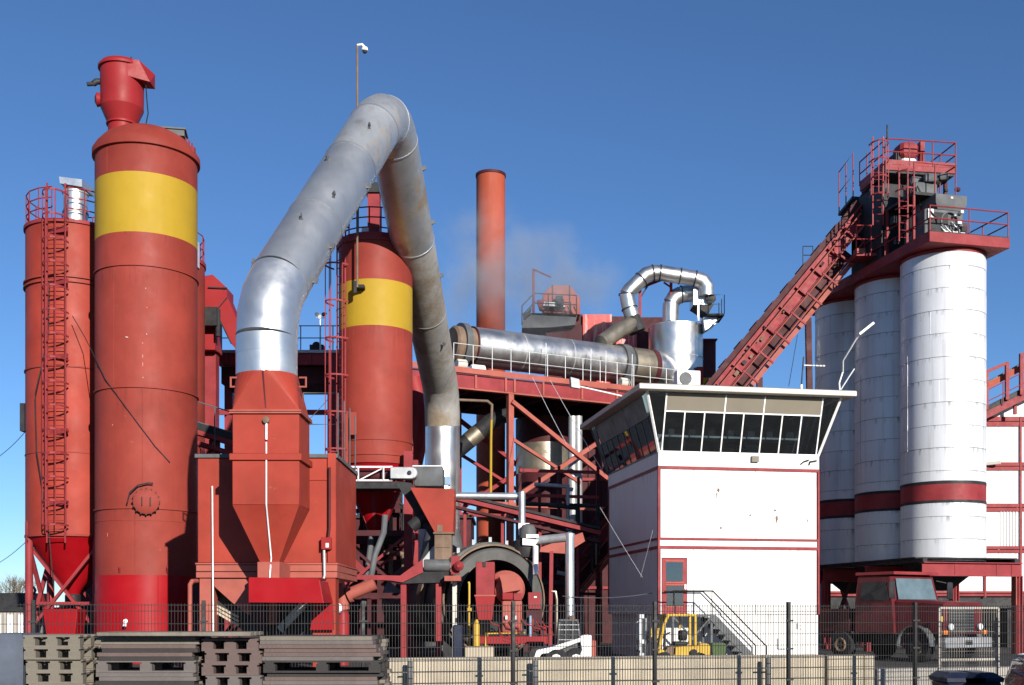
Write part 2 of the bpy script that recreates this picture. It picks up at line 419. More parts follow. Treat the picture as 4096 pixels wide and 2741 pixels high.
def onsilo(px, py, out=.02):
    # where the sight line through this picture point meets the tall silo's wall
    k = (px - CX) / F
    a_, b_, c_ = k * k + 1, -2 * (k * Sx + Sy), Sx * Sx + Sy * Sy - (Sr + out) ** 2
    Y = (-b_ - math.sqrt(max(0, b_ * b_ - 4 * a_ * c_))) / (2 * a_)
    return at(px, py, Y)
for px, py, w, h in ((507, 1349, .08, .02), (583, 1154, .014, .035), (588, 1231, .012, .03), (587, 1337, .014, .05), (571, 1373, .012, .03), (571, 1425, .008, .1), (571, 1458, .008, .12), (572, 1510, .012, .04), (526, 1769, .1, .02), (450, 1700, .03, .05), (500, 1665, .02, .04), (640, 2200, .03, .04), (430, 2140, .02, .12)):
    q = onsilo(px, py, .004); e = V((-q.y, q.x, 0)).normalized() * -1
    MB().prism([q - e * w / 2 - V((0, 0, h / 2)), q + e * w / 2 - V((0, 0, h / 2)), q + e * w / 2 + V((0, 0, h / 2)), q - e * w / 2 + V((0, 0, h / 2))], (q.x * -.0003, q.y * -.0003, 0)).build('paint_chip', m_cream if py < 1600 else m_redpink, t)
for w, za, zb in ((250, 9.05, 12.9), (283, 5.1, 8.95), (262, 13.0, 14.0), (275, 2.95, 5.0), (240, 16.05, 16.85), (300, .1, 2.85)):
    x, y = Sx + math.cos(R(w)) * (Sr + .002), Sy + math.sin(R(w)) * (Sr + .002)
    MB().bar((x, y, za), (x, y, zb), .018, .012).build('weld_seam', m_red if za > 2.9 else m_redfresh, t)

# filter on its roof
fx, fy, fr_ = ax(489, 38.5), 38.5, .70
t = thing('roof_filter', 'bright red dust filter drum on top of the tallest silo', 'filter', (fx, fy, 17.6))
MB().lathe([(.46, 17.55), (.46, 18.2)], fx, fy, 40).build('neck', m_redsat, t)
MB().lathe([(.44, 18.14), (.52, 18.16), (.52, 18.22), (.44, 18.24)], fx, fy, 40).build('clamp_ring', m_redsat, t)
MB().lathe([(.48, 18.22), (fr_, 18.72)], fx, fy, 48).build('cone', m_redsat, t)
MB().lathe([(fr_, 18.72), (fr_ + .015, 20.05)], fx, fy, 48).build('drum', m_redsat, t)
MB().lathe([(fr_ + .01, 20.0), (fr_ + .08, 20.02), (fr_ + .08, 20.1), (fr_ - .02, 20.22), (.35, 20.34), (.03, 20.36)], fx, fy, 48).build('lid', m_redsat, t)
b = MB(); b.hexa([(fx + .3, fy - .62, 19.6), (fx + 1.05, fy - .35, 19.5), (fx + 1.05, fy + .2, 19.5), (fx + .3, fy + .3, 19.6),
                  (fx + .3, fy - .62, 20.12), (fx + .72, fy - .5, 20.16), (fx + 1.08, fy + .1, 19.95), (fx + .3, fy + .3, 20.16)])
b.build('outlet_hood', m_redsat, t)
b = MB(); b.path([(fx - .6, fy - .1, 19.62), (fx - .82, fy - .15, 19.6), (fx - .9, fy - .2, 19.5)], .10, 12); b.tube((fx - .86, fy - .2, 19.5), (fx - 1.08, fy - .3, 19.44), .07, n=10)
b.build('inlet_pipe', m_dark, t)
b = MB(); b.lathe_ax([(.02, 0), (.2, .03), (.24, .15), (.1, .22)], (fx - .62, fy - .2, 18.95), (-1, -.25, 0), 20); b.build('side_cap', m_redsat, t)
b = MB(); b.path([(fx + .86, fy - .2, 19.55), (fx + .9, fy - .22, 19.0), (fx + .94, fy - .2, 18.5), (fx + .84, fy - .2, 18.0), (fx + .75, fy - .2, 17.9)], .02, 6); b.build('hose', m_black, t)
b = MB(); b.tube((fx + .3, fy, 20.3), (fx + .3, fy, 20.5), .03, n=8); b.build('vent_pin', m_dark, t)

# ================================================================ ladder silo at the left
Lx, Ly, Lr = ax(292, 41.3), 41.3, 1.6
t = thing('storage_silo', 'red silo with caged ladder at the left edge, standing on braced legs', 'silo', (Lx, Ly, 0))
shell_parts(t, Lx, Ly, Lr, [(4.35, 7.3, m_redbox, 'shell_section'), (7.3, 10.3, m_redbox, 'shell_section'), (10.3, 13.35, m_redbox, 'shell_section'), (13.35, 15.4, m_redbox, 'shell_section')])
flange(t, Lx, Ly, Lr, 13.45, .06, .07); flange(t, Lx, Ly, Lr, 13.28, .06, .07); flange(t, Lx, Ly, Lr, 10.3, .05, .04); flange(t, Lx, Ly, Lr, 7.3, .03, .02); flange(t, Lx, Ly, Lr, 4.4, .08, .03)
MB().lathe([(Lr + .06, 15.34), (Lr + .06, 15.46), (Lr - .1, 15.5), (.6, 15.75), (.03, 15.78)], Lx, Ly, 64).build('roof', m_redst, t)
MB().lathe([(.22, 2.3), (.3, 2.5), (Lr - .04, 4.36)], Lx, Ly, 48).build('cone', m_redfresh, t)
b = MB(); b.lathe([(.16, 1.6), (.28, 1.75), (.28, 2.3), (.2, 2.4)], Lx, Ly, 20); b.lathe_ax([(.16, -.4), (.2, 0), (.2, .5), (.12, .55)], (Lx - .1, Ly - .2, 1.9), (.6, -.6, 0), 16); b.build('discharge_valve', m_dark, t)
lp = [(Lx + math.cos(R(a)) * 1.52, Ly + math.sin(R(a)) * 1.52) for a in (218, 322, 142, 38)]
for i, (x, y) in enumerate(lp): MB().tube((x, y, 0), (x, y, 4.9), .135, n=14).build('leg', m_redst, t); 
for i, j in ((0, 1), (2, 0), (1, 3), (3, 2)):
    (x0, y0), (x1, y1) = lp[i], lp[j]
    MB().bar((x0, y0, 1.0), (x1, y1, 4.0), .14, .10).build('brace', m_redst, t); MB().bar((x0, y0 + .13, 4.0), (x1, y1 + .13, 1.0), .14, .10).build('brace', m_redst, t)
    MB().bar((x0, y0, 2.0), (x1, y1, 2.0), .12, .12).build('tie_beam', m_redst, t)
la = V((-Lx, -Ly, 0)).normalized()
la = (la + V((-.30, 0, 0))).normalized()
lpt = V((Lx, Ly, 4.1)) + la * (Lr + .22)
ladder(t, lpt, 15.6, la, .62, True, m_redst, 0.6, 0.82, rise=1.0, rr=.42)
for z in (5.5, 8.0, 10.6, 13.2, 15.0): MB().bar(lpt + V((0, 0, z - 4.1)) - la * .25 + V((-.3, 0, 0)), lpt + V((0, 0, z - 4.1)) + V((.4, 0, 0)), .06, .16).build('ladder_bracket', m_redst, t)
railing(t, [(Lx + math.cos(R(a)) * (Lr - .03), Ly + math.sin(R(a)) * (Lr - .03), 15.48) for a in range(285, 285 + 341, 20)], 1.1, 2, 1.1, .022, m_redst)
b = MB(); b.path([lpt + V((-.5, .05, z)) + V((dx, 0, 0)) for dx, z in ((.25, 9.1), (.2, 7.2), (-.25, 5.2), (-.2, 3.2), (.2, .6), (.4, -1.6))], .02, 6); b.build('cable', m_dark, t)
b = MB(); b.box(Lx - Lr - .12, Lx - Lr + .05, Ly - .5, Ly + .1, 8.2, 9.2); b.build('junction_box', m_dark, t)
# silver vent on its roof
vx, vy = ax(302, 41.0), 41.0
t = thing('roof_filter', 'silver drum filter with tilted cowl on the ladder silo roof', 'filter', (vx, vy, 15.7))
MB().lathe([(.42, 15.6), (.42, 16.85)], vx, vy, 36).build('drum', m_galv, t)
for z in (16.05, 16.75): MB().lathe([(.4, z), (.45, z), (.45, z + .05), (.4, z + .05)], vx, vy, 36).build('clamp_ring', m_steel, t)
b = MB(); b.hexa([(vx - .36, vy - .5, 16.98), (vx + .42, vy - .5, 16.86), (vx + .5, vy + .5, 16.86), (vx - .36, vy + .5, 16.98), (vx - .4, vy - .5, 17.22), (vx + .42, vy - .5, 17.12), (vx + .5, vy + .5, 17.12), (vx - .4, vy + .5, 17.22)])
b.build('cowl', m_galv, t)
b = MB(); b.box(vx - .3, vx + .3, vy - .3, vy + .3, 16.85, 16.97); b.build('motor_base', m_dark, t)

# rear silo, a sliver right of the tall one
Rx, Ry, Rr = ax(652, 45.5), 45.5, 1.62
t = thing('storage_silo', 'red silo almost hidden behind the tallest silo', 'silo', (Rx, Ry, 0))
shell_parts(t, Rx, Ry, Rr, [(0, 8, m_red, 'shell_section'), (8, 15.6, m_red, 'shell_section')])
flange(t, Rx, Ry, Rr, 8, .05, .04); MB().lathe([(Rr + .05, 15.55), (Rr + .05, 15.7), (.1, 15.95)], Rx, Ry, 48).build('roof', m_redst, t)
railing(t, [(Rx + math.cos(R(a)) * (Rr - .03), Ry + math.sin(R(a)) * (Rr - .03), 15.65) for a in range(-60, 61, 20)], 1.1, 1, .8)
b = MB(); b.box(Rx + 1.25, Rx + 1.6, Ry - .9, Ry - .5, 15.3, 16.3); b.build('vent_box', m_rail, t)
ladder(t, (Rx + 1.45, Ry - 1.15, 6), 15.6, (.8, -.6, 0), .45, False)

# rear red chute beside it
t = thing('elevator_chute', 'red folded sheet chute between the tallest silo and the silver duct', 'chute', (ax(850, 47), 47, 0))
b = MB(); P_ = [(812, 1105), (850, 1098), (908, 1152), (908, 1185), (965, 1320), (965, 1420), (925, 1375), (862, 1245), (862, 1400), (812, 1400)]
b.prism([at(x, y, 46.6) for x, y in P_], (0, 1.1, 0)); b.build('chute_body', m_redsat, t, bevel=.02)
b = MB()
b.bar(at(832, 1150, 46.55), at(908, 1153, 46.55), .06, .05); b.bar(at(862, 1245, 46.55), at(908, 1190, 46.55), .04, .03); b.bar(at(862, 1245, 46.55), at(925, 1375, 46.55), .05, .05)
b.build('seam', m_dark, t)
b = MB(); q = at(845, 1260, 46.3); b.box(q.x - .25, q.x + .3, q.y - .3, q.y + .2, q.z - .5, q.z + .25); b.tube(q + V((.3, -.1, -.9)), q + V((.3, -.1, .2)), .1, n=10); b.build('drive_motor', m_dark, t)
b = MB(); c0 = at(862, 1460, 47); b.box(ax(806, 47), ax(862, 47), 47.05, 47.6, 0, az(1395, 47)); b.build('leg', m_redst, t)

# ================================================================ rear gantry on the left
gz = az(1400, 49)
t = thing('rear_gantry', 'dark red gantry deck behind the silver duct and the big red hopper', 'gantry', (ax(1080, 50), 50, 0))
xa, xb = ax(815, 49), ax(1460, 49)
MB().box(xa, xb, 49, 52.5, gz - .12, gz).build('deck', m_steel, t)
MB().box(xa, xb, 49.1, 49.3, gz - .62, gz - .12).build('front_girder', m_redst, t)
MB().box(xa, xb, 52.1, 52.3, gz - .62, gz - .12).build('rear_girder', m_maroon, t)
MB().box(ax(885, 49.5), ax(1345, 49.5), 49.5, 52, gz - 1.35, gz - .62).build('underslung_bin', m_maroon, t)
for px in (850, 1330):
    for y in (49.2, 52.2): MB().box(ax(px, 49.3) - .18, ax(px, 49.3) + .18, y - .15, y + .15, 0, gz - .62).build('column', m_redst, t)
MB().box(ax(868, 49.3), ax(1330, 49.3), 49.15, 49.25, az(1660, 49.2), az(1640, 49.2)).build('tie_beam', m_redst, t)
MB().box(ax(868, 49.3), ax(1330, 49.3), 49.15, 49.25, az(2010, 49.2), az(1985, 49.2)).build('tie_beam', m_redst, t)
for y in (49.2, 52.0): MB().bar((ax(868, 49.3), y, 0.3), (ax(1330, 49.3), y, az(1990, 49.2)), .12, .12).build('brace', m_maroon, t)
railing(t, [(xa, 49.05, gz), (xb, 49.05, gz)], 1.05, 1, 1.5, .022, m_dark)
b = MB(); q = at(1281, 1380, 49.6); b.box(q.x - .45, q.x + .15, 49.5, 50.1, gz, gz + .35); b.ball((q.x - .2, 49.8, gz + .35), .2); b.build('gear_motor', m_dark, t)
for px in (905, 1010, 1120, 1240): MB().box(ax(px, 49.1) - .05, ax(px, 49.1) + .05, 49.04, 49.1, gz - .62, gz - .12).build('stiffener', m_redst, t)
# small flood light mast on the gantry
q = at(1281, 1395, 49.4)
t = thing('light_mast', 'thin white mast with three small lamps above the rear gantry', 'light mast', (q.x, q.y, gz))
MB().tube((q.x, q.y, gz), (q.x, q.y, az(1272, 49.4)), .035, n=8).build('pole', m_rail, t)
for dx, a in ((-.14, .5), (.0, 0), (.17, -.6)):
    b = MB((q.x + dx, q.y - .05, az(1268, 49.4) + (.1 if dx else 0)), a); b.lathe_ax([(.04, .15), (.09, 0), (.09, -.06)], (0, 0, 0), (0, 1, .5), 12); b.build('lamp', m_lens if dx == 0 else m_grey, t)
b = MB(); b.bar((q.x - .18, q.y, az(1270, 49.4)), (q.x + .2, q.y, az(1272, 49.4)), .03); b.build('cross_arm', m_rail, t)

# conveyor glimpsed between tall silo and hopper
t = thing('belt_conveyor', 'dark sloping conveyor glimpsed between tallest silo and red hopper', 'conveyor', at(870, 2400, 42.5))
p, q = at(780, 1705, 42.5), at(960, 1760, 42.5)
for dz, nm, m in ((0, 'belt_cover', m_dark), (-.22, 'side_channel', m_redst), (-.62, 'lower_channel', m_redst)):
    MB().bar(p + V((0, 0, dz)), q + V((0, 0, dz)), .8, .16 if dz else .25).build(nm, m, t)
for k, px in enumerate((845, 872)): 
    e = at(px, 1790, 42.6); MB().bar(V((e.x, e.y, 0)), V((e.x, e.y, az(1760, 42.6))), .14, .14).build('leg', m_redst, t)
railing(t, [p + V((0, -.4, -.6)), q + V((0, -.4, -.6))], 1.5, 1, 1.0, .025, m_grey)

# ================================================================ red filter house (the big box)
BY = 31.35
bx0, bx1 = ax(790, BY), ax(1345, BY)
bt = az(1832, BY)
zf1, zf0 = az(2252, BY), az(2312, BY)
t = thing('filter_house', 'wide red steel filter house behind the funnel hopper', 'filter house', ((bx0 + bx1) / 2, BY + 2, 0))
MB().box(bx0, bx1, BY, BY + 4.0, zf1, bt).build('body', m_redbox, t, bevel=.02)
MB().box(bx0 - .06, bx1 + .05, BY - .06, BY + 4.06, bt, bt + .1).build('roof_rim', m_grey, t)
b = MB(); b.box(bx0 - .05, bx1 + .05, BY - .07, BY + 4.05, zf1 - .05, zf1); b.box(bx0 - .03, bx1 + .03, BY - .04, BY + 4.03, (zf0 + zf1) / 2 - .03, zf1 - .06)
b.box(bx0 - .03, bx1 + .03, BY - .05, BY + 4.03, zf0, (zf0 + zf1) / 2 - .045); b.build('base_frame', m_redpink, t, bevel=.01)
MB().box(ax(1313, BY), bx1, BY - .09, BY - .003, zf1, bt + .12).build('corner_post', m_redbox, t)
MB().box(ax(1205, BY), ax(1308, BY), BY - .03, BY - .003, bt - .62, bt - .55).build('stiffener', m_redbox, t)
MB().box(ax(797, BY), ax(852, BY), BY + .02, BY + .5, 0, zf0).build('leg', m_redpink, t, bevel=.01)
MB().box(ax(1250, BY), ax(1342, BY), BY + .0, BY + .6, 0, zf0).build('leg', m_redbox, t, bevel=.01)
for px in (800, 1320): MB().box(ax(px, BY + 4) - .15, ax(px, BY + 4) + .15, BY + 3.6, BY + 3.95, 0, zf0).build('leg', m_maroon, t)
b = MB(); b.prism([at(x, y, BY + .05) for x, y in ((856, 2314), (1000, 2314), (1000, 2462), (985, 2455), (926, 2408), (856, 2345))], (0, .08, 0)); b.build('hopper_skirt', m_redpink, t)
b = MB(); b.prism([at(x, y, BY + .1) for x, y in ((1000, 2314), (1060, 2314), (1060, 2520), (1035, 2520), (1000, 2462))], (0, .08, 0)); b.build('hopper_skirt', m_maroon, t)
b = MB(); b.prism([at(x, y, BY + .6) for x, y in ((860, 2420), (1010, 2560), (1250, 2540), (1250, 2330), (860, 2330))], (0, 2.6, 0)); b.build('dust_hopper', m_dark, t)
b = MB()
for k in range(3): b.bar(at(862, 2420 + 14 * k, BY + .45), at(955, 2470 + 16 * k, BY + .45), .05, .06)
b.build('screw_trough', m_conc, t)
b = MB(); b.bar(at(1120, 2520, BY + .5), at(1215, 2420, BY + .5), .2, .22); b.build('screw_tube', m_cream, t)
b = MB(); b.box(ax(1045, BY), ax(1103, BY), BY + .3, BY + .5, az(2500, BY), az(2320, BY)); b.build('access_door', m_redpink, t)
for px in (1062, 1100, 1132): MB().box(ax(px, BY) - .015, ax(px, BY) + .015, BY + .2, BY + .25, 0, az(2400, BY)).build('bar', m_black, t)
# bright red deflector plate
fy0 = BY - 1.98
b = MB(); b.prism([at(995, 2314, fy0), at(1275, 2320, fy0), at(1292, 2412, fy0), at(995, 2410, fy0)], (0, .05, 0)); b.prism([at(1275, 2320, fy0), at(1292, 2412, fy0), V((ax(1330, BY), BY - .05, az(2412, BY))), V((ax(1310, BY), BY - .05, az(2330, BY)))], (.02, .01, 0))
b.prism([at(995, 2314, fy0) + V((0, .05, 0)), at(1275, 2320, fy0) + V((0, .05, 0)), V((ax(1308, BY), BY - .06, az(2318, BY))), V((ax(1010, BY), BY - .06, az(2318, BY)))], (0, 0, .03))
b.build('deflector_plate', m_redfresh, t)
b = MB(); b.prism([at(x, y, BY - .25) for x, y in ((1262, 2412), (1330, 2412), (1335, 2520), (1240, 2520))], (0, .06, 0)); b.build('discharge_flap', m_redfresh, t)
# pipes and boxes on the face
b = MB(); b.path([at(849, 1945, BY - .1), at(851, 2240, BY - .12), at(853, 2560, BY - .15)], .024, 8); b.build('down_pipe', m_rail, t)
b = MB(); b.path([at(1318, 1870, BY - .15), at(1318, 2110, BY - .15), at(1312, 2160, BY - .16)], .035, 8); b.build('conduit', m_maroon, t)
b = MB(); b.path([at(1296, 2200, BY - .16), at(1298, 2300, BY - .16), at(1288, 2345, BY - .2)], .04, 8); b.build('conduit', m_steel, t)
MB().box(ax(1290, BY), ax(1330, BY), BY - .25, BY - .1, az(2200, BY), az(2152, BY)).build('switch_box', m_redsat, t, bevel=.01)
MB().box(ax(1303, BY - .25), ax(1315, BY - .25), BY - .26, BY - .252, az(2190, BY - .25), az(2173, BY - .25)).build('notice', m_trim, t)
railing(t, [(ax(1205, BY), BY + .3, bt + .1), (bx1, BY + .3, bt + .1), (bx1, BY + 3.8, bt + .1)], 1.75, 1, 1.1, .02, m_grey)
b = MB(); b.path([(ax(760, 30.9), 30.9, 0), (ax(760, 30.9), 30.9, az(2340, 30.9)), (ax(764, 30.9), 31.0, az(2325, 30.9)), (ax(768, 30.9), 31.4, az(2322, 30.9))], .06, 10); b.build('vent_pipe', m_redpink, t)

# ================================================================ funnel hopper under the silver duct
HX, HYf, HYb, hw = -6.38, 29.45, 30.95, .865
HC = 30.2
def zh(y): return az(y, HYf)
t = thing('duct_hopper', 'tall red funnel hopper that carries the silver exhaust duct', 'hopper', (HX, HC, 2.2))
def rect(x0, x1, y0, y1, z): return [(x0, y0, z), (x1, y0, z), (x1, y1, z), (x0, y1, z)]
b = MB()
n = 32; top = []; botr = []
ztr = zh(1480)
for j in range(n):
    w = 2 * pi * j / n + pi / 4 * 0
    cx_, sx_ = math.cos(w), math.sin(w)
    top.append((HX - .13 + .805 * cx_, HC + .805 * sx_, ztr))
    k = 1 / max(abs(cx_), abs(sx_)); 
    botr.append((HX + hw * max(-1, min(1, cx_ * k * 1.0)), HC + .75 * max(-1, min(1, sx_ * k)), zh(1640)))
cor = [(HX + hw, HYb, zh(1640)), (HX - hw, HYb, zh(1640)), (HX - hw, HYf, zh(1640)), (HX + hw, HYf, zh(1640))]
fs_ = []
for j in range(n):
    q_ = (j // (n // 4)) % 4; fs_.append((j, n + q_, (j + 1) % n))
    if (j + 1) % (n // 4) == 0: fs_.append(((j + 1) % n, n + q_, n + (q_ + 1) % 4))
b.add(top + cor, [f[::-1] for f in fs_]); b.build('transition', m_redbox, t, sharp=9)
MB().box(HX - hw, HX + hw, HYf, HYb, zh(1815), zh(1655)).build('upper_chest', m_redbox, t, bevel=.015)
MB().box(HX - hw - .005, HX + hw + .005, HYf - .005, HYb, zh(2020), zh(1842)).build('lower_chest', m_redbox, t, bevel=.015)
b = MB(); b.box(HX - hw - .07, HX + hw + .07, HYf - .07, HYb + .07, zh(1655), zh(1649)); b.box(HX - hw - .06, HX + hw + .06, HYf - .06, HYb + .06, zh(1646), zh(1640)); b.build('flange', m_redpink, t)
b = MB(); b.box(HX - hw - .07, HX + hw + .07, HYf - .07, HYb + .07, zh(1842), zh(1815)); b.build('flange', m_redbox, t, bevel=.012)
b = MB(); b.loft([rect(HX - .26, HX + .24, HC - .25, HC + .3, zh(2245)), rect(HX - hw, HX + hw, HYf, HYb, zh(2020))]); b.build('funnel', m_redbox, t)
b = MB(); b.box(HX - .3, HX + .28, HC - .4, BY - .1, zh(2320), zh(2245)); b.build('outlet', m_redpink, t, bevel=.01)
b = MB(); b.path([(HX + .02, HYf - .04, zh(y)) for y in (1690, 1760)], .034, 8); b.path([(HX + .02, HYf - .04, zh(y)) for y in (1770, 2020)], .022, 8)
b.path([(HX + .02, HYf - .04, zh(2020)), (HX + .05, HC - .33, zh(2230)), (HX + .04, HC - .5, zh(2320))], .022, 8); b.build('sampling_pipe', m_rail, t)
b = MB(); b.lathe_ax([(.06, 0), (.09, .03), (.09, .1), (.03, .12)], (HX + .02, HYf, zh(1682)), (0, -1, 0), 12); b.build('sight_port', m_brown, t)
for s in (-1, 1):
    b = MB(); x = HX + s * (hw - .06); z = zh(1520)
    b.path([(x, HYf + .3, z - .12), (x + s * .18, HYf + .3, z - .12), (x + s * .18, HYf + .3, z + .12), (x, HYf + .3, z + .12)], .025, 6); b.build('lifting_lug', m_redpink, t)
MB().bar((HX + .0, HYf + .02, zh(1645)), (HX - .06, HC - .83, zh(1485)), .03, .03).build('seam', m_maroon, t)

# ================================================================ silver exhaust duct
LB = V((ax(1067, 30.2), 30.2, az(1209, 30.2))); AP = at(1548, 432, 36.8); BB = at(1770, 1590, 51.3)
t = thing('exhaust_duct', 'huge silver duct arching from red hopper over the middle silo', 'duct', (LB.x, LB.y, ztr))
up = V((0, 0, 1)); d1 = (AP - LB).normalized(); d2 = (BB - AP).normalized()
def arc(c, da, db, rad, n):
    """points of a rounded corner at c between directions da (in) and db (out)"""
    tlen = rad; p0, p1 = c - da * tlen, c + db * tlen
    return [((1 - s) ** 2) * p0 + 2 * s * (1 - s) * c + s * s * p1 for s in [i / n for i in range(n + 1)]]
A = arc(LB, up, d1, .95, 3); B = arc(AP, d1, d2, 1.4, 6); C = arc(BB, d2, -up, 1.3, 3)
def seg(pts, rr, nm, m, n=56): return MB().path(pts, rr, n).build(nm, m, t)
base = V((LB.x, LB.y, ztr - .02))
zj = az(1250, 29.4)
seg([base, V((LB.x, LB.y, az(1395, 29.4)))], .805, 'lower_section', m_galv); seg([V((LB.x, LB.y, az(1395, 29.4))), A[0]], .81, 'lower_section', m_galv)
seg(A, [.81] * 4, 'lower_elbow', m_galv)
k1, k2 = A[-1].lerp(B[0], .34), A[-1].lerp(B[0], .72)
seg([A[-1], k1], [.81, .81], 'rising_section', m_galvw); seg([k1, k2], [.81, .81], 'rising_section', m_galvw); seg([k2, B[0]], [.81, .81], 'rising_section', m_galvt)
seg(B, [.81] * 7, 'top_elbow', m_galvt)
f1, f2 = B[-1].lerp(C[0], .35), B[-1].lerp(C[0], .66)
seg([B[-1], f1], [.81, .81], 'falling_section', m_galvt); seg([f1, f2], [.81, .80], 'falling_section', m_galvr); seg([f2, C[0]], [.80, .79], 'falling_section', m_galvr)
seg(C, [.79, .79, .79, .79], 'outlet_elbow', m_galvr)
zo = az(2120, 51.3)
seg([C[-1], V((C[-1].x, C[-1].y, az(1640, 51.3)))], .785, 'outlet_section', m_galvr); seg([V((C[-1].x, C[-1].y, az(1640, 51.3))), V((C[-1].x, C[-1].y, zo))], .78, 'outlet_section', m_alu)
def seam(c, d, r, m=None): return MB().lathe_ax([(r - .02, -.03), (r + .012, -.03), (r + .012, .03), (r - .02, .03)], c, d, 56, False).build('seam', m or m_galvw, t)
for c, d, r in ((V((LB.x, LB.y, az(1395, 29.4))), up, .812), (A[0], up, .812), (A[-1], d1, .812), (k1, d1, .812), (k2, d1, .812), (B[0], d1, .812), (B[3], (B[4] - B[2]).normalized(), .812), (B[-1], d2, .812), (f1, d2, .812), (f2, d2, .802), (C[-1], up, .792), (V((C[-1].x, C[-1].y, az(1825, 51.3))), up, .782)): seam(c, d, r)
lm = MB(); lm.box(-.02, .02, 0, .16, -.07, .07); lm.prism([(-.06, 0, -.1), (.06, 0, -.1), (.0, .14, -.05)], (0, 0, .04)); lme = lm.mesh('lifting_lug', m_grey, Z0)
random.seed(5)
for q, d, r, wa in [(A[-1].lerp(B[0], f), d1, .805, w) for f, w in ((.05, 2.6), (.05, -.4), (.2, 3.0), (.22, 1.2), (.22, -.2), (.4, .7), (.43, 2.9), (.47, 2.9), (.6, 1.6), (.62, -.3), (.85, .9))] + [(A[0] + V((0, 0, .4)), up, .805, w) for w in (-2.1, -1.0)] + [(B[-1].lerp(C[0], f), d2, .8, w) for f, w in ((.1, .2), (.3, .3), (.5, .1), (.75, -.8))]:
    e = d.cross(V((0, 0, 1))).normalized() if abs(d.z) < .95 else V((1, 0, 0)); f_ = e.cross(d)
    nrm = (e * math.cos(wa) + f_ * math.sin(wa))
    o = inst('lifting_lug', lme, t, q + nrm * (r - .02)); o.rotation_euler = nrm.to_track_quat('Y', 'Z').to_euler()
b = MB(); b.lathe_ax([(.09, 0), (.03, .25)], B[3] + V((-.1, -.1, .8)), (0, 0, 1), 8); b.build('top_lug', m_trim, t)
MB().box(C[-1].x + .12, C[-1].x + .42, C[-1].y - .83, C[-1].y - .77, az(1940, 50.5), az(1907, 50.5)).build('label_plate', m_bpipe, t)
b = MB(); b.lathe([(1.0, 0), (1.0, zo - 1.2), (.78, zo)], C[-1].x, C[-1].y, 32); b.build('fan_base', m_grey, t)

# ================================================================ middle silo
Mx, My, Mr = ax(1503, 43), 43.0, 1.385
t = thing('storage_silo', 'middle red silo with yellow band standing between the duct legs', 'silo', (Mx, My, 0))
shell_parts(t, Mx, My, Mr, [(8.05, 12.22, m_red, 'shell_section'), (12.22, 13.92, m_yellow, 'yellow_band'), (13.92, 15.4, m_red, 'shell_section')])
MB().lathe([(Mr - .05, 7.2), (Mr - .01, 7.45), (Mr - .0, 8.06)], Mx, My, 64).build('skirt', m_red, t); flange(t, Mx, My, Mr, 8.05, .05, .03); flange(t, Mx, My, Mr, 7.5, .04, .03)
MB().lathe([(.25, 4.7), (.9, 6.1), (Mr - .25, 6.95), (Mr - .06, 7.25)], Mx, My, 48).build('cone', m_redfresh, t)
MB().lathe([(Mr + .04, 15.35), (Mr + .04, 15.46), (.6, 15.62), (.03, 15.65)], Mx, My, 64).build('roof', m_redst, t)
for k in range(6):
    w = R(30 + 60 * k); MB().bar((Mx + math.cos(w) * .3, My + math.sin(w) * .3, 4.9), (Mx + math.cos(w) * 1.25, My + math.sin(w) * 1.25, 7.0), .12, .12).build('cone_rib', m_redst, t)
leg = [(Mx - 1.35, My - 1.2), (Mx + 1.35, My - 1.2), (Mx - 1.35, My + 1.2), (Mx + 1.35, My + 1.2)]
for x, y in leg: MB().box(x - .16, x + .16, y - .16, y + .16, 0, 7.6).build('leg', m_redst, t)
for i, j in ((0, 1), (2, 3), (0, 2), (1, 3)):
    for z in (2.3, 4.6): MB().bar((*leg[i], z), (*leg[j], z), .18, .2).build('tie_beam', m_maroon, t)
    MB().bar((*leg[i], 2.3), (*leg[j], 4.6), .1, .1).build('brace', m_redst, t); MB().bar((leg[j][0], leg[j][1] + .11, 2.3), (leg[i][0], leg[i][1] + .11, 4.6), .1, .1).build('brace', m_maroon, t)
MB().tube((Mx - .1, My - .2, 4.75), (Mx - .35, My - 1.0, 1.9), .11, n=10).build('discharge_hose', m_grey, t)
b = MB(); b.lathe([(.3, 3.9), (.32, 4.7)], Mx, My, 20); b.lathe_ax([(.25, 0), (.25, .7), (.15, .8)], (Mx + .3, My - .2, 4.5), (1, -.3, 0), 16); b.build('slide_valve', m_dark, t)
la = (V((-Mx, -My, 0)).normalized() * .75 + V((-.8, 0, 0))).normalized()
lp_ = V((Mx, My, 5.5)) + la * (Mr + .25)
ladder(t, lp_, 15.5, la, .5, True, m_redst, .8, 1.35, rise=1.1, rr=.42)
MB().box(ax(1385, 41.8), ax(1397, 41.8), 41.5, 41.6, az(1890, 41.6), az(1650, 41.6)).build('ladder_guard', m_red, t)
MB().box(ax(1402, 41.5), ax(1428, 41.5), 41.45, 41.55, az(1740, 41.5), az(1650, 41.5)).build('inspection_plate', m_red, t)
railing(t, [(Mx + math.cos(R(a)) * (Mr - .02), My + math.sin(R(a)) * (Mr - .02), 15.45) for a in range(195, 306, 18)], 1.1, 2, .8, .025, m_redst, kick=.2)
tw = ax(1497, 43.2)
MB().box(tw - .23, tw + .22, 43.0, 43.5, 15.5, az(735, 43)).build('mast', m_redst, t); MB().box(tw - .3, tw + .3, 42.9, 43.6, az(772, 43), az(735, 43) + .02).build('mast_cap', m_dark, t)
b = MB(); b.lathe_ax([(.13, 0), (.16, .1), (.16, .4), (.1, .5)], (tw, 42.75, 15.95), (0, 0, 1), 14); b.box(tw - .2, tw + .2, 42.6, 42.9, 15.6, 15.95); b.build('gear_motor', m_redpink, t)
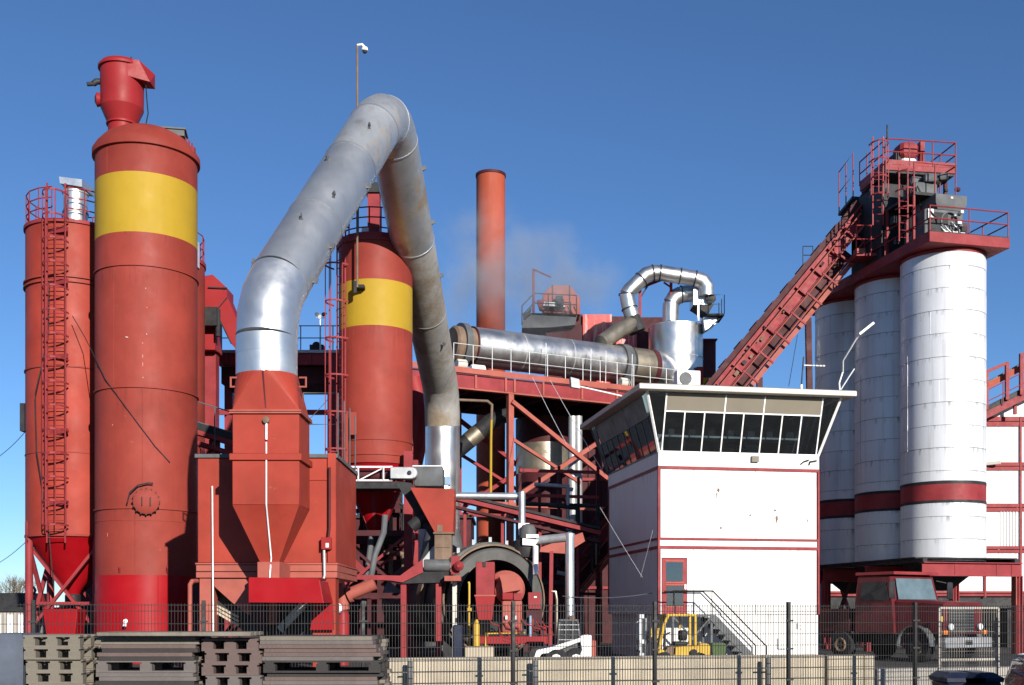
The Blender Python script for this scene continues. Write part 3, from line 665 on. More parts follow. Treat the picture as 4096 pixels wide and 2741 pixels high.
MB().box(ax(1445, 42), ax(1472, 42), 42.1, 42.15, az(925, 42), az(905, 42)).build('notice', m_trim, t)
gx0, gx1, gz0, gz1 = ax(1556, 42.3), ax(1642, 42.3), az(965, 42.3), az(788, 42.3)
for nm, p, q in (('davit_post', (gx0, 42.3, gz0), (gx0, 42.3, gz1 - .1)), ('davit_post', (gx1, 42.3, gz0), (gx1, 42.3, gz1)), ('davit_beam', (gx0, 42.3, gz1 - .06), (gx1, 42.3, gz1)), ('davit_beam', (gx0, 42.3, gz1 - .42), (gx1, 42.3, gz1 - .4)), ('davit_brace', (gx0 + .1, 42.3, gz0), (gx1 - .1, 42.3, gz1 - .45))):
    MB().bar(p, q, .1, .1).build(nm, m_redst, t)
MB().box(gx0, gx1, 42.2, 43.2, gz0 - .12, gz0).build('side_platform', m_maroon, t)
MB().box(gx0 + .05, gx1 - .05, 42.45, 42.5, gz1 - .38, gz1 - .08).build('winch_guard', m_brown, t)
# camera pole fixed to the silo
px_ = ax(1429, 41.3); pz1 = az(178, 41.3)
t = thing('camera_pole', 'thin rusty pole with white dome camera rising above the silver duct', 'camera pole', (px_, 41.3, az(1150, 41.3)))
MB().tube((px_, 41.3, az(1150, 41.3)), (px_, 41.3, pz1), .04, n=10).build('pole', m_brown, t)
b = MB(); b.box(px_ - .12, px_ + .25, 41.3, 41.7, az(1150, 41.3), az(1138, 41.3)); b.box(px_ - .12, px_ - .02, 41.25, 41.35, az(1172, 41.3), az(1125, 41.3)); b.build('bracket', m_dark, t)
b = MB(); b.path([(px_, 41.3, pz1 - .03), (px_ + .18, 41.28, pz1 - .02), (px_ + .27, 41.26, pz1 - .12)], .045, 8); b.build('camera_arm', m_trim, t)
b = MB(); b.lathe([(.03, pz1 - .1), (.1, pz1 - .14), (.12, pz1 - .24), (.1, pz1 - .26)], px_ + .28, 41.26, 16); CM = b.build('camera_housing', m_trim, t)
MB().lathe([(.02, pz1 - .36), (.07, pz1 - .32), (.09, pz1 - .25)], px_ + .28, 41.26, 16).build('dome', m_dark, CM)

# ================================================================ truss walkway and screw conveyor below the silo
TY = 40.4
t = thing('truss_bridge', 'galvanised truss frame running below the middle silo', 'truss', at(1340, 1925, TY))
x0, x1, z0, z1 = ax(1338, TY), ax(1570, TY), az(1922, TY), az(1868, TY)
for y in (TY, TY + 1.0):
    MB().bar((x0, y, z1), (x1, y, z1), .06, .06).build('chord', m_rail, t); MB().bar((x0, y, z0), (x1, y, z0), .06, .06).build('chord', m_rail, t)
for px in (1376, 1388, 1434, 1535):
    MB().bar((ax(px, TY), TY - .04, z0), (ax(px, TY), TY - .04, z1), .05, .05).build('post', m_rail, t)
for a_, c_ in ((1342, 1376), (1388, 1434), (1440, 1532)): MB().bar((ax(a_, TY), TY + .05, z0 + .03), (ax(c_, TY), TY + .05, z1 - .03), .04, .04).build('diagonal', m_rail, t)
b = MB(); b.lathe_ax([(.22, 0), (.22, 2.1)], (x0, TY + .5, (z0 + z1) / 2), (1, 0, 0), 20); b.build('screw_tube', m_maroon, t)
MB().box(x0, x1 + .3, TY + .05, TY + 1, z0 - .28, z0 - .04).build('catch_tray', m_dark, t)
t = thing('drive_housing', 'grey round-ended drive housing at the end of the truss', 'machine housing', at(1615, 1925, TY))
b = MB(); cz = (az(1868, TY - .2) + az(1915, TY - .2)) / 2; hr = abs(az(1868, TY - .2) - az(1915, TY - .2)) / 2
pts = [(ax(1563, TY), TY - .2, cz - hr), (ax(1648, TY), TY - .2, cz - hr)] + [(ax(1648, TY) + math.sin(R(a)) * hr, TY - .2, cz - math.cos(R(a)) * hr) for a in range(20, 180, 20)] + [(ax(1648, TY), TY - .2, cz + hr), (ax(1563, TY), TY - .2, cz + hr)]
b.prism(pts, (0, .5, 0)); b.build('cover', m_steel, t, bevel=.02)
b = MB(); b.lathe_ax([(.075, 0), (.075, .05), (.03, .06)], (ax(1640, TY), TY - .2, cz), (0, -1, 0), 14); b.build('bearing', m_dark, t)
b = MB(); b.bbox(ax(1655, TY + .4), ax(1772, TY + .4), TY + .32, TY + 1.5, az(1945, TY + .4), az(1866, TY + .4), .04); b.build('rear_casing', m_grey, t)
MB().box(ax(1650, TY + .3), ax(1766, TY + .3), TY + .3, TY + 1.5, az(1866, TY + .3), az(1862, TY + .3)).build('lid', m_rail, t)

# ================================================================ red feed hopper with brown chute
FY = 38.6
t = thing('feed_hopper', 'red one-sided tapering feed hopper above a brown chute', 'hopper', at(1770, 2250, FY + .5))
b = MB(); pp = [at(x, y, FY) for x, y in ((1640, 1950), (1818, 1956), (1813, 2131), (1738, 2131))]
b.prism(pp, (0, 1.3, 0)); b.build('body', m_redbox, t, bevel=.012)
b = MB(); b.box(ax(1738, FY), ax(1806, FY), FY + .05, FY + .7, az(2252, FY), az(2131, FY)); b.build('chute', m_brown, t)
b = MB(); b.box(ax(1733, FY), ax(1816, FY), FY - .03, FY + .8, az(2136, FY), az(2129, FY)); b.box(ax(1745, FY), ax(1800, FY), FY + .02, FY + .05, az(2190, FY), az(2186, FY)); b.build('flange', m_brown, t)
MB().box(ax(1748, FY), ax(1770, FY), FY - .02, FY, az(2128, FY), az(2100, FY)).build('patch_plate', m_brown, t)
# dark elevator guard along the hopper's sloping side
t = thing('bucket_elevator', 'black slanted elevator casing left of the red feed hopper', 'elevator', at(1700, 2300, 39.6))
b = MB(); b.prism([at(x, y, 39.2) for x, y in ((1580, 1925), (1645, 1932), (1760, 2120), (1800, 2160), (1700, 2250), (1668, 2270), (1722, 2150))], (0, .9, 0)); b.build('casing', m_dark, t)
b = MB(); b.prism([at(x, y, 39.1) for x, y in ((1730, 2190), (1755, 2160), (1755, 2230), (1690, 2272), (1668, 2268))], (0, .3, 0)); b.build('guide_plate', m_steel, t)
b = MB(); b.path([at(1645, 2110, 39.3), at(1690, 2072, 39.3), at(1720, 2070, 39.3)], .22, 12); b.build('bend', m_dark, t)

# belt with tail roller in front of the drum
t = thing('belt_conveyor', 'low conveyor with dark grey tail roller beside the mixing drum', 'conveyor', at(1700, 2560, 37.2))
b = MB(); b.lathe_ax([(.17, 0), (.2, .05), (.2, .8), (.17, .85)], at(1695, 2262, 37.0), (1, .05, 0), 24); b.build('tail_roller', m_grey, t)
b = MB(); b.prism([at(x, y, 36.9) for x, y in ((1345, 2298), (1600, 2303), (1690, 2238), (1692, 2290), (1610, 2330), (1560, 2322), (1345, 2316))], (0, .12, 0)); b.build('side_frame', m_redst, t)
b = MB(); b.prism([at(x, y, 37.0) for x, y in ((1500, 2318), (1600, 2322), (1700, 2268), (1800, 2285), (1790, 2330), (1600, 2335))], (0, .9, 0)); b.build('belt', m_dark, t)
b = MB(); b.box(ax(1805, 36.9), ax(1838, 36.9), 36.8, 37.0, az(2298, 36.9), az(2225, 36.9)); b.lathe_ax([(.05, -.1), (.16, 0), (.16, .2), (.05, .3)], at(1836, 2265, 36.8), (0, -1, 0), 14); b.build('bearing_block', m_redst, t)
MB().box(ax(1780, 36.9), ax(1845, 36.9), 36.6, 37.1, az(2325, 36.9), az(2305, 36.9)).build('pedestal', m_redpink, t)
for px, m in ((1615, m_redst), (1755, m_redst)): MB().box(ax(px, 37.2) - .09, ax(px, 37.2) + .09, 37.1, 37.3, 0, az(2325, 37.2)).build('leg', m, t)
MB().box(ax(1819, 37.2) - .07, ax(1819, 37.2) + .07, 37.1, 37.3, 0, az(2325, 37.2)).build('leg', m_cream, t)
b = MB(); b.bar(at(1345, 2178, 36.9), at(1460, 2290, 36.9), .2, .14, (0, 1, 0)); b.build('knee_brace', m_redst, t)
b = MB(); b.path([at(1540, 2060, 38.0), at(1535, 2130, 38.0), at(1500, 2220, 38.0), at(1484, 2310, 37.6)], .1, 10); b.build('filler_hose', m_grey, t)
# screw auger below the hopper on the right of the filter house
t = thing('screw_auger', 'faded red screw pipe rising from the filter house foot', 'screw conveyor', at(1375, 2480, 36.0))
b = MB(); b.tube(at(1395, 2378, 36.2), at(1500, 2335, 36.2), .2, n=20); b.build('auger_tube', m_redpink, t)
b = MB(); b.lathe_ax([(.27, -.05), (.27, .05)], at(1397, 2378, 36.2), (1, 0, .4), 20); b.build('flange', m_redpink, t)
b = MB(); b.ball(at(1362, 2355, 36.2), .2); b.tube(at(1365, 2360, 36.2), at(1375, 2440, 36.2), .19, n=16); b.build('inlet_elbow', m_redpink, t)
b = MB(); b.lathe([(.22, 0), (.22, az(2460, 36.2)), (.15, az(2440, 36.2))], ax(1370, 36.2), 36.2, 20); b.build('stand_pipe', m_redsat, t)
b = MB(); b.lathe_ax([(.12, 0), (.16, .1), (.16, .3)], at(1355, 2440, 36.0), (0, -1, .2), 14); b.build('motor', m_rail, t)

# ================================================================ lower mixing drum
DO = V((ax(1985, 38.4), 38.4, 2.1)); dd = V((-.42, .9, .0)).normalized()
t = thing('mixing_drum', 'big grey rotary drum lying open-ended behind the red burner', 'drum', (DO.x, DO.y, 0))
MB().lathe_ax([(1.55, .9), (1.55, 7.5), (.2, 7.6)], DO, dd, 56, False).build('shell', m_drum, t)
MB().lathe_ax([(1.86, .25), (1.98, .3), (2.0, .75), (1.86, .95), (1.55, 1.0)], DO, dd, 64, False).build('hood_ring', m_drum, t)
MB().lathe_ax([(1.36, -.05), (1.7, -.05), (1.76, .02), (1.76, .22), (1.7, .26)], DO, dd, 64, False).build('front_tyre', m_drum, t)
MB().lathe_ax([(1.84, .1), (1.9, .12), (1.9, .24), (1.84, .26)], DO, dd, 64, False).build('seal_ring', m_brown, t)
MB().lathe_ax([(1.36, -.05), (1.34, .2), (1.3, 3.0), (1.3, 7.0), (.1, 7.0)], DO, dd, 48, False).build('inner_lining', m_dark, t)
MB().lathe_ax([(1.62, 2.6), (1.78, 2.6), (1.78, 3.0), (1.62, 3.0)], DO, dd, 64, False).build('girth_gear', m_brown, t)
pc = DO + dd * 1.0
for s in (-1, 1):
    sd = V((dd.y, -dd.x, 0)) * s
    for k in (1.0, 5.5): q = DO + dd * k + sd * 1.2; MB().box(q.x - .3, q.x + .3, q.y - .3, q.y + .3, 0, 1.0).build('roller_block', m_dark, t)
tm = MB().box(-.05, .05, -.05, .05, 0, .18).mesh('rim_bracket', m_steel, Z0)
for k in range(-3, 4):
    w = k * .32; e = V((dd.y, -dd.x, 0)); q = DO + dd * .5 + (e * math.sin(w) + V((0, 0, 1)) * math.cos(w)) * 1.97
    inst('rim_bracket', tm, t, q, (0, 0, 0))

# burner set in front of the drum
UY = 36.2
t = thing('burner_unit', 'red drum burner with tall air box and cabinet on a skid', 'burner', at(2040, 2640, UY))
MB().box(ax(1903, UY), ax(1978, UY), UY, UY + 1.0, az(2382, UY), az(2248, UY)).build('air_box', m_redst, t, bevel=.015)
b = MB(); b.loft([rect(ax(1912, UY), ax(1968, UY), UY + .0, UY + .9, az(2480, UY)), rect(ax(1901, UY), ax(1980, UY), UY - .02, UY + 1.02, az(2384, UY))]); b.build('air_box_base', m_redsat, t)
MB().box(ax(1898, UY), ax(1983, UY), UY - .04, UY + 1.04, az(2386, UY), az(2380, UY)).build('flange', m_redpink, t)
MB().box(ax(1932, UY), ax(1943, UY), UY - .04, UY, az(2268, UY), az(2248, UY)).build('latch', m_dark, t)
b = MB(); b.lathe_ax([(.32, -.4), (.45, -.3), (.48, .4), (.62, .6), (.62, 1.2), (.5, 2.0)], at(2032, 2360, UY + .5), V((-.1, 1, .05)), 28); b.build('burner_head', m_redpink, t)
b = MB(); b.prism([at(x, y, UY - .3) for x, y in ((1996, 2300), (2058, 2297), (2082, 2360), (2012, 2372), (2006, 2330))], (0, .9, 0)); b.build('hood_plate', m_redpink, t)
MB().box(ax(2010, UY), ax(2052, UY), UY - .35, UY + .4, az(2400, UY), az(2372, UY)).build('motor_box', m_redsat, t, bevel=.01); MB().box(ax(2054, UY), ax(2086, UY), UY - .3, UY + .4, az(2402, UY), az(2374, UY)).build('motor_box', m_redst, t, bevel=.01)
b = MB(); b.bbox(ax(2008, UY), ax(2088, UY), UY - .25, UY + .5, az(2530, UY), az(2403, UY), .04); b.build('gear_case', m_redpink, t)
MB().box(ax(2112, UY), ax(2163, UY), UY - .2, UY + .3, az(2437, UY), az(2370, UY)).build('control_cabinet', m_redst, t, bevel=.012)
MB().box(ax(2136, UY - .2), ax(2147, UY - .2), UY - .212, UY - .203, az(2392, UY), az(2386, UY)).build('nameplate', m_trim, t)
MB().box(ax(2107, UY), ax(2168, UY), UY - .1, UY + .2, az(2560, UY), az(2437, UY)).build('cabinet_stand', m_maroon, t)
MB().box(ax(1915, UY), ax(2190, UY), UY - .35, UY + 1.2, az(2575, UY), az(2545, UY)).build('skid_beam', m_redsat, t, bevel=.01)
for px in (1930, 2050, 2170): MB().box(ax(px, UY) - .1, ax(px, UY) + .1, UY - .3, UY + 1.1, 0, az(2575, UY)).build('skid_foot', m_dark, t)
b = MB(); b.path([at(1942, 2590, UY - .4), at(1942, 2528, UY - .4), at(2230, 2528, UY - .4), at(2230, 2590, UY - .4)], .03, 6); b.build('guard_rail', m_yelmach, t)
b = MB(); b.path([at(1950, 2590, UY - .2), at(1950, 2535, UY - .2), at(2100, 2532, UY - .2)], .025, 6); b.build('guard_rail', m_yelmach, t)
random.seed(11)
for k in range(16):
    p = at(random.uniform(1930, 2180), random.uniform(2470, 2545), UY + random.uniform(-.2, .3)); s = random.uniform(.05, .14)
    MB().box(p.x - s, p.x + s, p.y - .1, p.y + .1, p.z - s, p.z + s * 1.4).build('valve', random.choice((m_dark, m_dark, m_grey, m_redsat)), t)
b = MB()
for k in range(10):
    p = at(random.uniform(1940, 2170), random.uniform(2470, 2545), UY - .3); b.path([p, p + V((.1, -.05, -.15)), p + V((.3, -.05, -.2)), p + V((.35, 0, -.45))], .02, 6)
b.build('hydraulic_hose', m_redsat, t)
for px, m in ((2020, m_lens), (2055, m_lens), (2116, m_bpipe)): MB().box(ax(px, UY - .3), ax(px + 10, UY - .3), UY - .36, UY - .3, az(2478 if px < 2100 else 2545, UY), az(2463, UY)).build('gauge', m, t)
b = MB(); b.lathe([(.03, az(2585, UY)), (.1, az(2582, UY)), (.1, az(2500, UY)), (.06, az(2485, UY)), (.03, az(2478, UY))], ax(1906, UY - .6), UY - .6, 16)
tag(b.build('gas_cylinder', m_yelmach), 'yellow gas cylinder standing left of the red burner', 'gas cylinder')
b = MB(); b.path([at(1877, 2630, UY), at(1877, 2335, UY), at(1874, 2328, UY)], .035, 8); b.tube(at(1877, 2432, UY - .05), at(1877, 2446, UY - .05), .08, n=10)
tag(b.build('gas_pipe', m_yelmach), 'thin yellow upright pipe left of the red burner', 'pipe')
b = MB(); b.path([at(2227, 2640, UY), at(2227, 2400, UY), at(2222, 2368, UY), at(2205, 2366, UY)], .04, 8); tag(b.build('gas_pipe', m_aluold), 'tarnished brass upright pipe right of the drum', 'pipe')
b = MB(); b.box(ax(1860, 35), ax(1975, 35), 35, 36, 0, az(2588, 35)); tag(b.build('concrete_block', m_conc, bevel=.02), 'pale concrete block below the yellow gas cylinder', 'concrete block')
b = MB(); b.bbox(ax(1812, 35.2), ax(1850, 35.2), 35, 35.6, 0, az(2500, 35.2), .04); tag(b.build('oil_tank', m_blue), 'dark upright tank left of the concrete block', 'tank')
b = MB(); b.bar(at(2200, 2640, 37.4), at(2206, 2205, 37.4), .12, .12); tag(b.build('red_post', m_redst), 'slim red post right of the mixing drum', 'post')

# ================================================================ silver pipe run and white fan
t = thing('steam_pipe', 'bright silver pipe running right from the feed hopper then down', 'pipe', at(2090, 2100, 40.5))
b = MB(); b.path([at(1790, 1984, 40.6), at(2086, 1986, 40.6)], .13, 20); b.build('pipe_run', m_galv, t)
b = MB(); b.path([at(2088, 1968, 40.4), at(2088, 2100, 40.4)], .125, 20); b.build('drop_pipe', m_galv, t)
t = thing('exhaust_fan', 'white and grey extraction fan on top of the mixing drum', 'fan', at(2110, 2190, 39.0))
b = MB(); b.prism([at(x, y, 38.7) for x, y in ((2090, 2153), (2155, 2160), (2140, 2183), (2090, 2180))], (0, .6, 0)); b.build('fan_body', m_trim, t)
MB().box(ax(2104, 38.9), ax(2154, 38.9), 38.75, 39.2, az(2153, 38.9), az(2139, 38.9)).build('fan_cover', m_trim, t)
b = MB(); b.lathe([(.3, az(2153, 39.1)), (.26, az(2115, 39.1)), (.2, az(2102, 39.1)), (.05, az(2096, 39.1))], ax(2112, 39.1), 39.1, 20); b.build('motor_dome', m_grey, t)
MB().box(ax(2074, 39.2), ax(2118, 39.2), 39.3, 39.6, az(2140, 39.2), az(2092, 39.2)).build('back_plate', m_trim, t)
b = MB(); b.lathe([(.42, az(2230, 39.2)), (.5, az(2190, 39.2)), (.45, az(2165, 39.2)), (.2, az(2150, 39.2))], ax(2105, 39.3), 39.3, 24); b.build('volute', m_dark, t)
b = MB(); b.path([at(2142, 2185, 38.7), at(2142, 2300, 38.5)], .1, 14); b.build('drain_pipe', m_rail, t)
t = thing('flue_pipe', 'thick silver upright pipe between mixing drum and control tower', 'pipe', (ax(2279, 38.5), 38.5, 0))
b = MB(); b.path([V((ax(2279, 38.5), 38.5, 0)), at(2279, 2140, 38.5)], .155, 24); b.build('riser', m_galv, t)
b = MB(); b.path([at(2150, 2162, 38.9), at(2268, 2150, 38.55)], .15, 20); b.build('cross_pipe', m_steel, t)
b = MB(); b.lathe([(.165, az(2150, 38.5)), (.165, az(2135, 38.5)), (.05, az(2128, 38.5))], ax(2279, 38.5), 38.5, 20); b.build('elbow_cap', m_galv, t)

# ================================================================ chimney
t = thing('chimney', 'tall round orange-red chimney rising behind the silver dryer drum', 'chimney', (ax(1963, 66), 66, 0))
cxm = ax(1963, 66); ctop = az(703, 66)
MB().lathe([(.84, 0), (.84, 14.0)], cxm, 66, 56).build('lower_shaft', m_orange, t); MB().lathe([(.84, 14.0), (.84, 20.5)], cxm, 66, 56).build('shaft_section', m_orange, t)
MB().lathe([(.72, ctop - 1), (.72, ctop), (.84, ctop), (.84, 20.5), (.80, 20.5)], cxm, 66, 56, False).build('shaft_section', m_orange, t)
MB().lathe([(.82, ctop - .1), (.88, ctop - .1), (.88, ctop + .05), (.72, ctop + .05), (.72, ctop - .1)], cxm, 66, 56, False).build('top_ring', m_maroon, t)
b = MB(); b.path([(cxm - .1, 65.05, 15.2), (cxm - .1, 64.9, 17.0), (cxm + .4, 64.95, 17.15), (cxm + .75, 65.1, 17.0)], .05, 6); b.bar((cxm - .1, 65.0, 15.6), (cxm + .4, 64.95, 17.1), .05); b.build('guy_frame', m_redst, t)

# ================================================================ dryer gantry
D0 = V((ax(1865, 54), 54.0, 0)); yawd = math.atan2(.465, .886); dz1 = 13.34
u = V((math.cos(yawd), math.sin(yawd), 0)); v = V((-u.y, u.x, 0))
def tpx(px, off=0.0):
    """distance along the gantry of the point that shows at column px, off metres behind its front edge"""
    k = (px - CX) / F; o = D0 + v * off
    return (k * o.y - o.x) / (u.x - u.y * k)
def DM(): return MB(D0, yawd)
t0, t1 = tpx(1560), 13.6
t = thing('dryer_gantry', 'long red steel gantry with white-edged walkway under the silver dryer drum', 'gantry', tuple(D0 + u * 6))
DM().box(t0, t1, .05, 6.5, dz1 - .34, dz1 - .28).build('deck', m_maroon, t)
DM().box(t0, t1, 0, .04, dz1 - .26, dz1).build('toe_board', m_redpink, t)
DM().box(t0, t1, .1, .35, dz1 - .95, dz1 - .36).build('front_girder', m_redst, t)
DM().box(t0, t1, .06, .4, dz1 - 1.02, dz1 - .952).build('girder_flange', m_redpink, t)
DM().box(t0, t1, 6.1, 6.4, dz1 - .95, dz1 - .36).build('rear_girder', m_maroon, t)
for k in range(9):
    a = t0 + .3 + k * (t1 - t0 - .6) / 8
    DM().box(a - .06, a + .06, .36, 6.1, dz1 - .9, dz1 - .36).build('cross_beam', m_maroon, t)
for px in (1780, 1905, 2025, 2060, 2175, 2330, 2470): 
    a = tpx(px); DM().box(a - .05, a + .05, .02, .1, dz1 - .95, dz1 - .3).build('stiffener', m_redpink, t)
cols = [tpx(1720, .2), tpx(2041, .2), tpx(2560, .2)]
for a in cols:
    for bb in (.22, 6.2): DM().box(a - .14, a + .14, bb - .14, bb + .14, 0, dz1 - 1.02).build('column', m_redpink if bb < 1 else m_redst, t)
zt = az(2010, 55.3)
for i in (0, 1):
    a0, a1 = cols[i], cols[i + 1]
    for bb, m in ((.22, m_redpink), (6.2, m_redst)):
        DM().box(a0, a1, bb - .1, bb + .1, zt - .2, zt).build('tie_beam', m, t)
        if i == 1:
            DM().bar((a0, bb - .2, dz1 - 1.4), (a1, bb - .2, zt + .1), .2, .2).build('brace', m, t)
            DM().bar((a0, bb - .02, zt + .1), (a1, bb - .02, dz1 - 1.4), .2, .2).build('brace', m, t)
            DM().bar((a0, bb + .3, dz1 - 3.0), (a0 + (a1 - a0) * .55, bb + .3, zt + 1.2), .15, .15).build('brace', m, t)
railing(t, [D0 + u * a + V((0, 0, dz1)) for a in (tpx(1815), t1)], 1.1, 1, 1.05, .016, m_rail)
for px in (2180, 2360, 2420, 2525):
    a = tpx(px, .3); DM().tube((a, .25, dz1), (a + .03, .25, dz1 + 1.7), .02, n=6).build('mast_rod', m_rail, t)
for bb, px in ((.9, 1840), (.9, 2490)):
    a = tpx(px, bb); DM().box(a - .5, a + .5, bb - .4, bb + 1.4, dz1 - .28, dz1 + .1).build('roller_cradle', m_redst, t)
    b = DM(); b.lathe_ax([(.22, -.25), (.25, -.2), (.25, .2), (.22, .25)], (a, bb - .15, dz1 + .3), (1, 0, 0), 20); b.build('support_roller', m_cream, t)
b = DM(); a = tpx(1900, .7); b.lathe_ax([(.18, 0), (.22, .1), (.22, .7), (.15, .75)], (a - .3, .55, dz1 + .1), (1, 0, 0), 16); b.box(a - .6, a + .6, .3, .8, dz1 - .27, dz1 - .1); b.build('drive_motor', m_trim, t)

# dryer drum
DC = 1.75; zc = 14.82
def dpt(px): return tpx(px, DC)
t = thing('dryer_drum', 'long shiny silver dryer drum lying on the red gantry', 'drum', tuple(D0 + u * 6 + v * DC + V((0, 0, dz1))))
def dring(nm, m, prof, cap=True, n=64): 
    b = DM(); b.lathe_ax(prof, (0, DC, zc), (1, 0, 0), n, cap); return b.build(nm, m, t)
ts = [dpt(x) for x in (1805, 1835, 1858, 1888, 2075, 2265, 2470, 2500, 2512, 2590, 2607, 2622, 2692)]
dring('inlet_ring', m_brown, [(.80, ts[0]), (.90, ts[0] + .1), (.90, ts[1])]); dring('tyre', m_grey, [(.95, ts[1]), (1.07, ts[1]), (1.07, ts[2]), (.95, ts[2])])
dring('gear_ring', m_brown, [(.90, ts[2]), (.90, ts[3] - .05)])
dring('joint_ring', m_maroon, [(.92, ts[3] - .08), (.98, ts[3] - .08), (.98, ts[3]), (.92, ts[3])])
for i in (3, 4, 5): dring('cladding_section', m_alu, [(.96, ts[i] + .01), (.96, ts[i + 1] - .01)])
for i in (4, 5): dring('seam', m_steel, [(.94, ts[i] - .03), (.972, ts[i] - .03), (.972, ts[i] + .03), (.94, ts[i] + .03)])
dring('tyre', m_grey, [(.95, ts[6]), (1.07, ts[6]), (1.07, ts[7]), (.95, ts[7])]); dring('joint_ring', m_dark, [(.9, ts[7]), (.99, ts[7] + .02), (.99, ts[8]), (.9, ts[8])])
dring('outlet_section', m_aluold, [(.96, ts[8]), (.97, ts[9])]); dring('joint_ring', m_maroon, [(.9, ts[9]), (1.0, ts[9]), (1.0, ts[10]), (.9, ts[10])])
dring('end_cap', m_alu, [(.95, ts[10]), (.97, ts[11]), (.90, ts[11] + .3), (.75, ts[11] + .7), (.45, ts[12]), (.05, ts[12] + .05)])

# cyclone and its looping pipes
KX, KY, Kr = ax(2703, 62.5), 62.5, 1.48
t = thing('cyclone', 'wide silver cyclone tank at the end of the dryer drum', 'cyclone', (KX, KY, dz1))
MB().lathe([(Kr, 15.6), (Kr, az(1285, 61))], KX, KY, 64).build('upper_body', m_alu, t); MB().lathe([(Kr, 14.3), (Kr, 15.58)], KX, KY, 64).build('upper_body', m_alu, t); MB().lathe([(.85, 10.8), (1.1, 13.0), (Kr - .01, 14.29)], KX, KY, 64).build('lower_cone', m_alu, t)
MB().lathe([(Kr + .02, az(1287, 61)), (Kr + .02, az(1284, 61) + .02), (.1, az(1284, 61) + .12)], KX, KY, 64).build('top_plate', m_galv, t)
for z in (14.29, 15.59): flange(t, KX, KY, Kr, z, .04, .02, m_steel, 64)
MB().box(KX + .95, KX + 1.3, KY - 1.3, KY - .9, dz1 - .2, dz1 + 1.6).build('door', m_redsat, t)
for k in range(4): w = R(45 + 90 * k); MB().box(KX + math.cos(w) * 1.2 - .1, KX + math.cos(w) * 1.2 + .1, KY + math.sin(w) * 1.2 - .1, KY + math.sin(w) * 1.2 + .1, 0, 13.6).build('leg', m_maroon, t)
t = thing('loop_pipe', 'slender silver pipe looping up from the dryer to the fan box', 'pipe', tuple(at(2440, 1370, 60)))
PY = 61.2
lpz = [(2405, 1372, 59.6), (2478, 1322, 60.4), (2538, 1291, PY), (2518, 1235, PY), (2507, 1180, PY), (2520, 1160, PY), (2565, 1118, PY), (2585, 1100, PY), (2612, 1092, PY), (2640, 1092, PY), (2720, 1105, PY), (2780, 1115, PY), (2812, 1126, PY), (2826, 1150, PY), (2826, 1185, PY)]
L_ = [at(*p) for p in lpz]
MB().path(L_[:2] + [L_[2]], [.42, .42, .42], 28).build('rusty_elbow', m_aluold, t)
for i, j in ((2, 4), (4, 6), (6, 9), (9, 11), (11, 14)): MB().path(L_[i:j + 1], .41, 28).build('pipe_section', m_alu, t)
for i in (3, 4, 6, 8, 9, 10, 11):
    d = (L_[i + 1] - L_[i - 1]).normalized(); b = MB(); b.lathe_ax([(.40, -.03), (.445, -.03), (.445, .03), (.40, .03)], L_[i], d, 28, False); b.build('clamp_ring', m_dark, t)
b = MB(); b.lathe_ax([(.46, -.42), (.48, 0), (.46, .42)], at(2538, 1300, PY - .05), (L_[3] - L_[2] + V((-.3, 0, .6))).normalized(), 10); b.build('rubber_sleeve', m_dark, t)
t = thing('outlet_pipe', 'short fat silver bend on top of the cyclone', 'pipe', (KX - .3, KY, 17.6))
c_ = [at(2682, 1290, KY - .3), at(2682, 1240, KY - .3), at(2684, 1215, KY - .3), at(2700, 1190, KY - .3), at(2725, 1178, KY - .3), at(2790, 1172, KY - .3)]
MB().path(c_[:3], .45, 28).build('pipe_section', m_alu, t); MB().path(c_[2:5], .45, 28).build('bend', m_alu, t); MB().path(c_[4:], .45, 28).build('pipe_section', m_alu, t)
for i, d in ((1, (0, 0, 1)), (2, (0, 0, 1)), (4, (1, 0, .1))):
    b = MB(); b.lathe_ax([(.44, -.03), (.485, -.03), (.485, .03), (.44, .03)], c_[i], d, 28, False); b.build('clamp_ring', m_dark, t)
FX0, FX1 = ax(2772, 61.4), ax(2852, 61.4)
t = thing('fan_box', 'ribbed silver fan box beside a small railed platform', 'fan box', ((FX0 + FX1) / 2, 61.8, az(1240, 61.4)))
MB().box(FX0, FX1, 61.3, 62.6, az(1222, 61.4), az(1158, 61.4)).build('casing', m_galv, t, bevel=.02)
for k in range(4): x = FX0 + .2 + k * .25; MB().box(x, x + .05, 61.24, 61.31, az(1222, 61.4), az(1160, 61.4)).build('rib', m_rail, t)
b = MB(); b.prism([(FX0, 61.3, az(1222, 61.4)), (FX1, 61.3, az(1222, 61.4)), (FX0 + .8, 61.3, az(1260, 61.4))], (0, 1.2, 0)); b.build('hopper', m_dark, t)
b = MB(); b.lathe_ax([(.1, 0), (.28, .02), (.28, .1), (.1, .14)], at(2842, 1195, 61.2), (0, -1, 0), 16); b.build('fan_hub', m_dark, t)
px0, px1, pz = ax(2828, 61), ax(2892, 61), az(1262, 61)
MB().box(px0, px1, 60.6, 62.2, pz - .1, pz).build('platform', m_dark, t)
railing(t, [(px0, 60.62, pz), (px1, 60.62, pz), (px1, 62.2, pz)], 1.0, 1, .8, .025, m_dark)
MB().box(ax(2788, 61.3), ax(2796, 61.3), 61.15, 61.25, az(1285, 61.2), az(1215, 61.2)).build('stay', m_trim, t)
b = MB(); b.bar((px0 - .1, 60.9, pz - .9), (px1 - .1, 60.9, pz - .1), .06); b.build('knee_brace', m_dark, t)
b = MB(); b.prism([(px0 - .2, 61, pz - .1), (px1 - .3, 61, pz - .1), (px1 - .4, 61, pz - .45), (px0 - .1, 61, pz - .8)], (0, .9, 0)); b.build('lower_chute', m_galv, t)
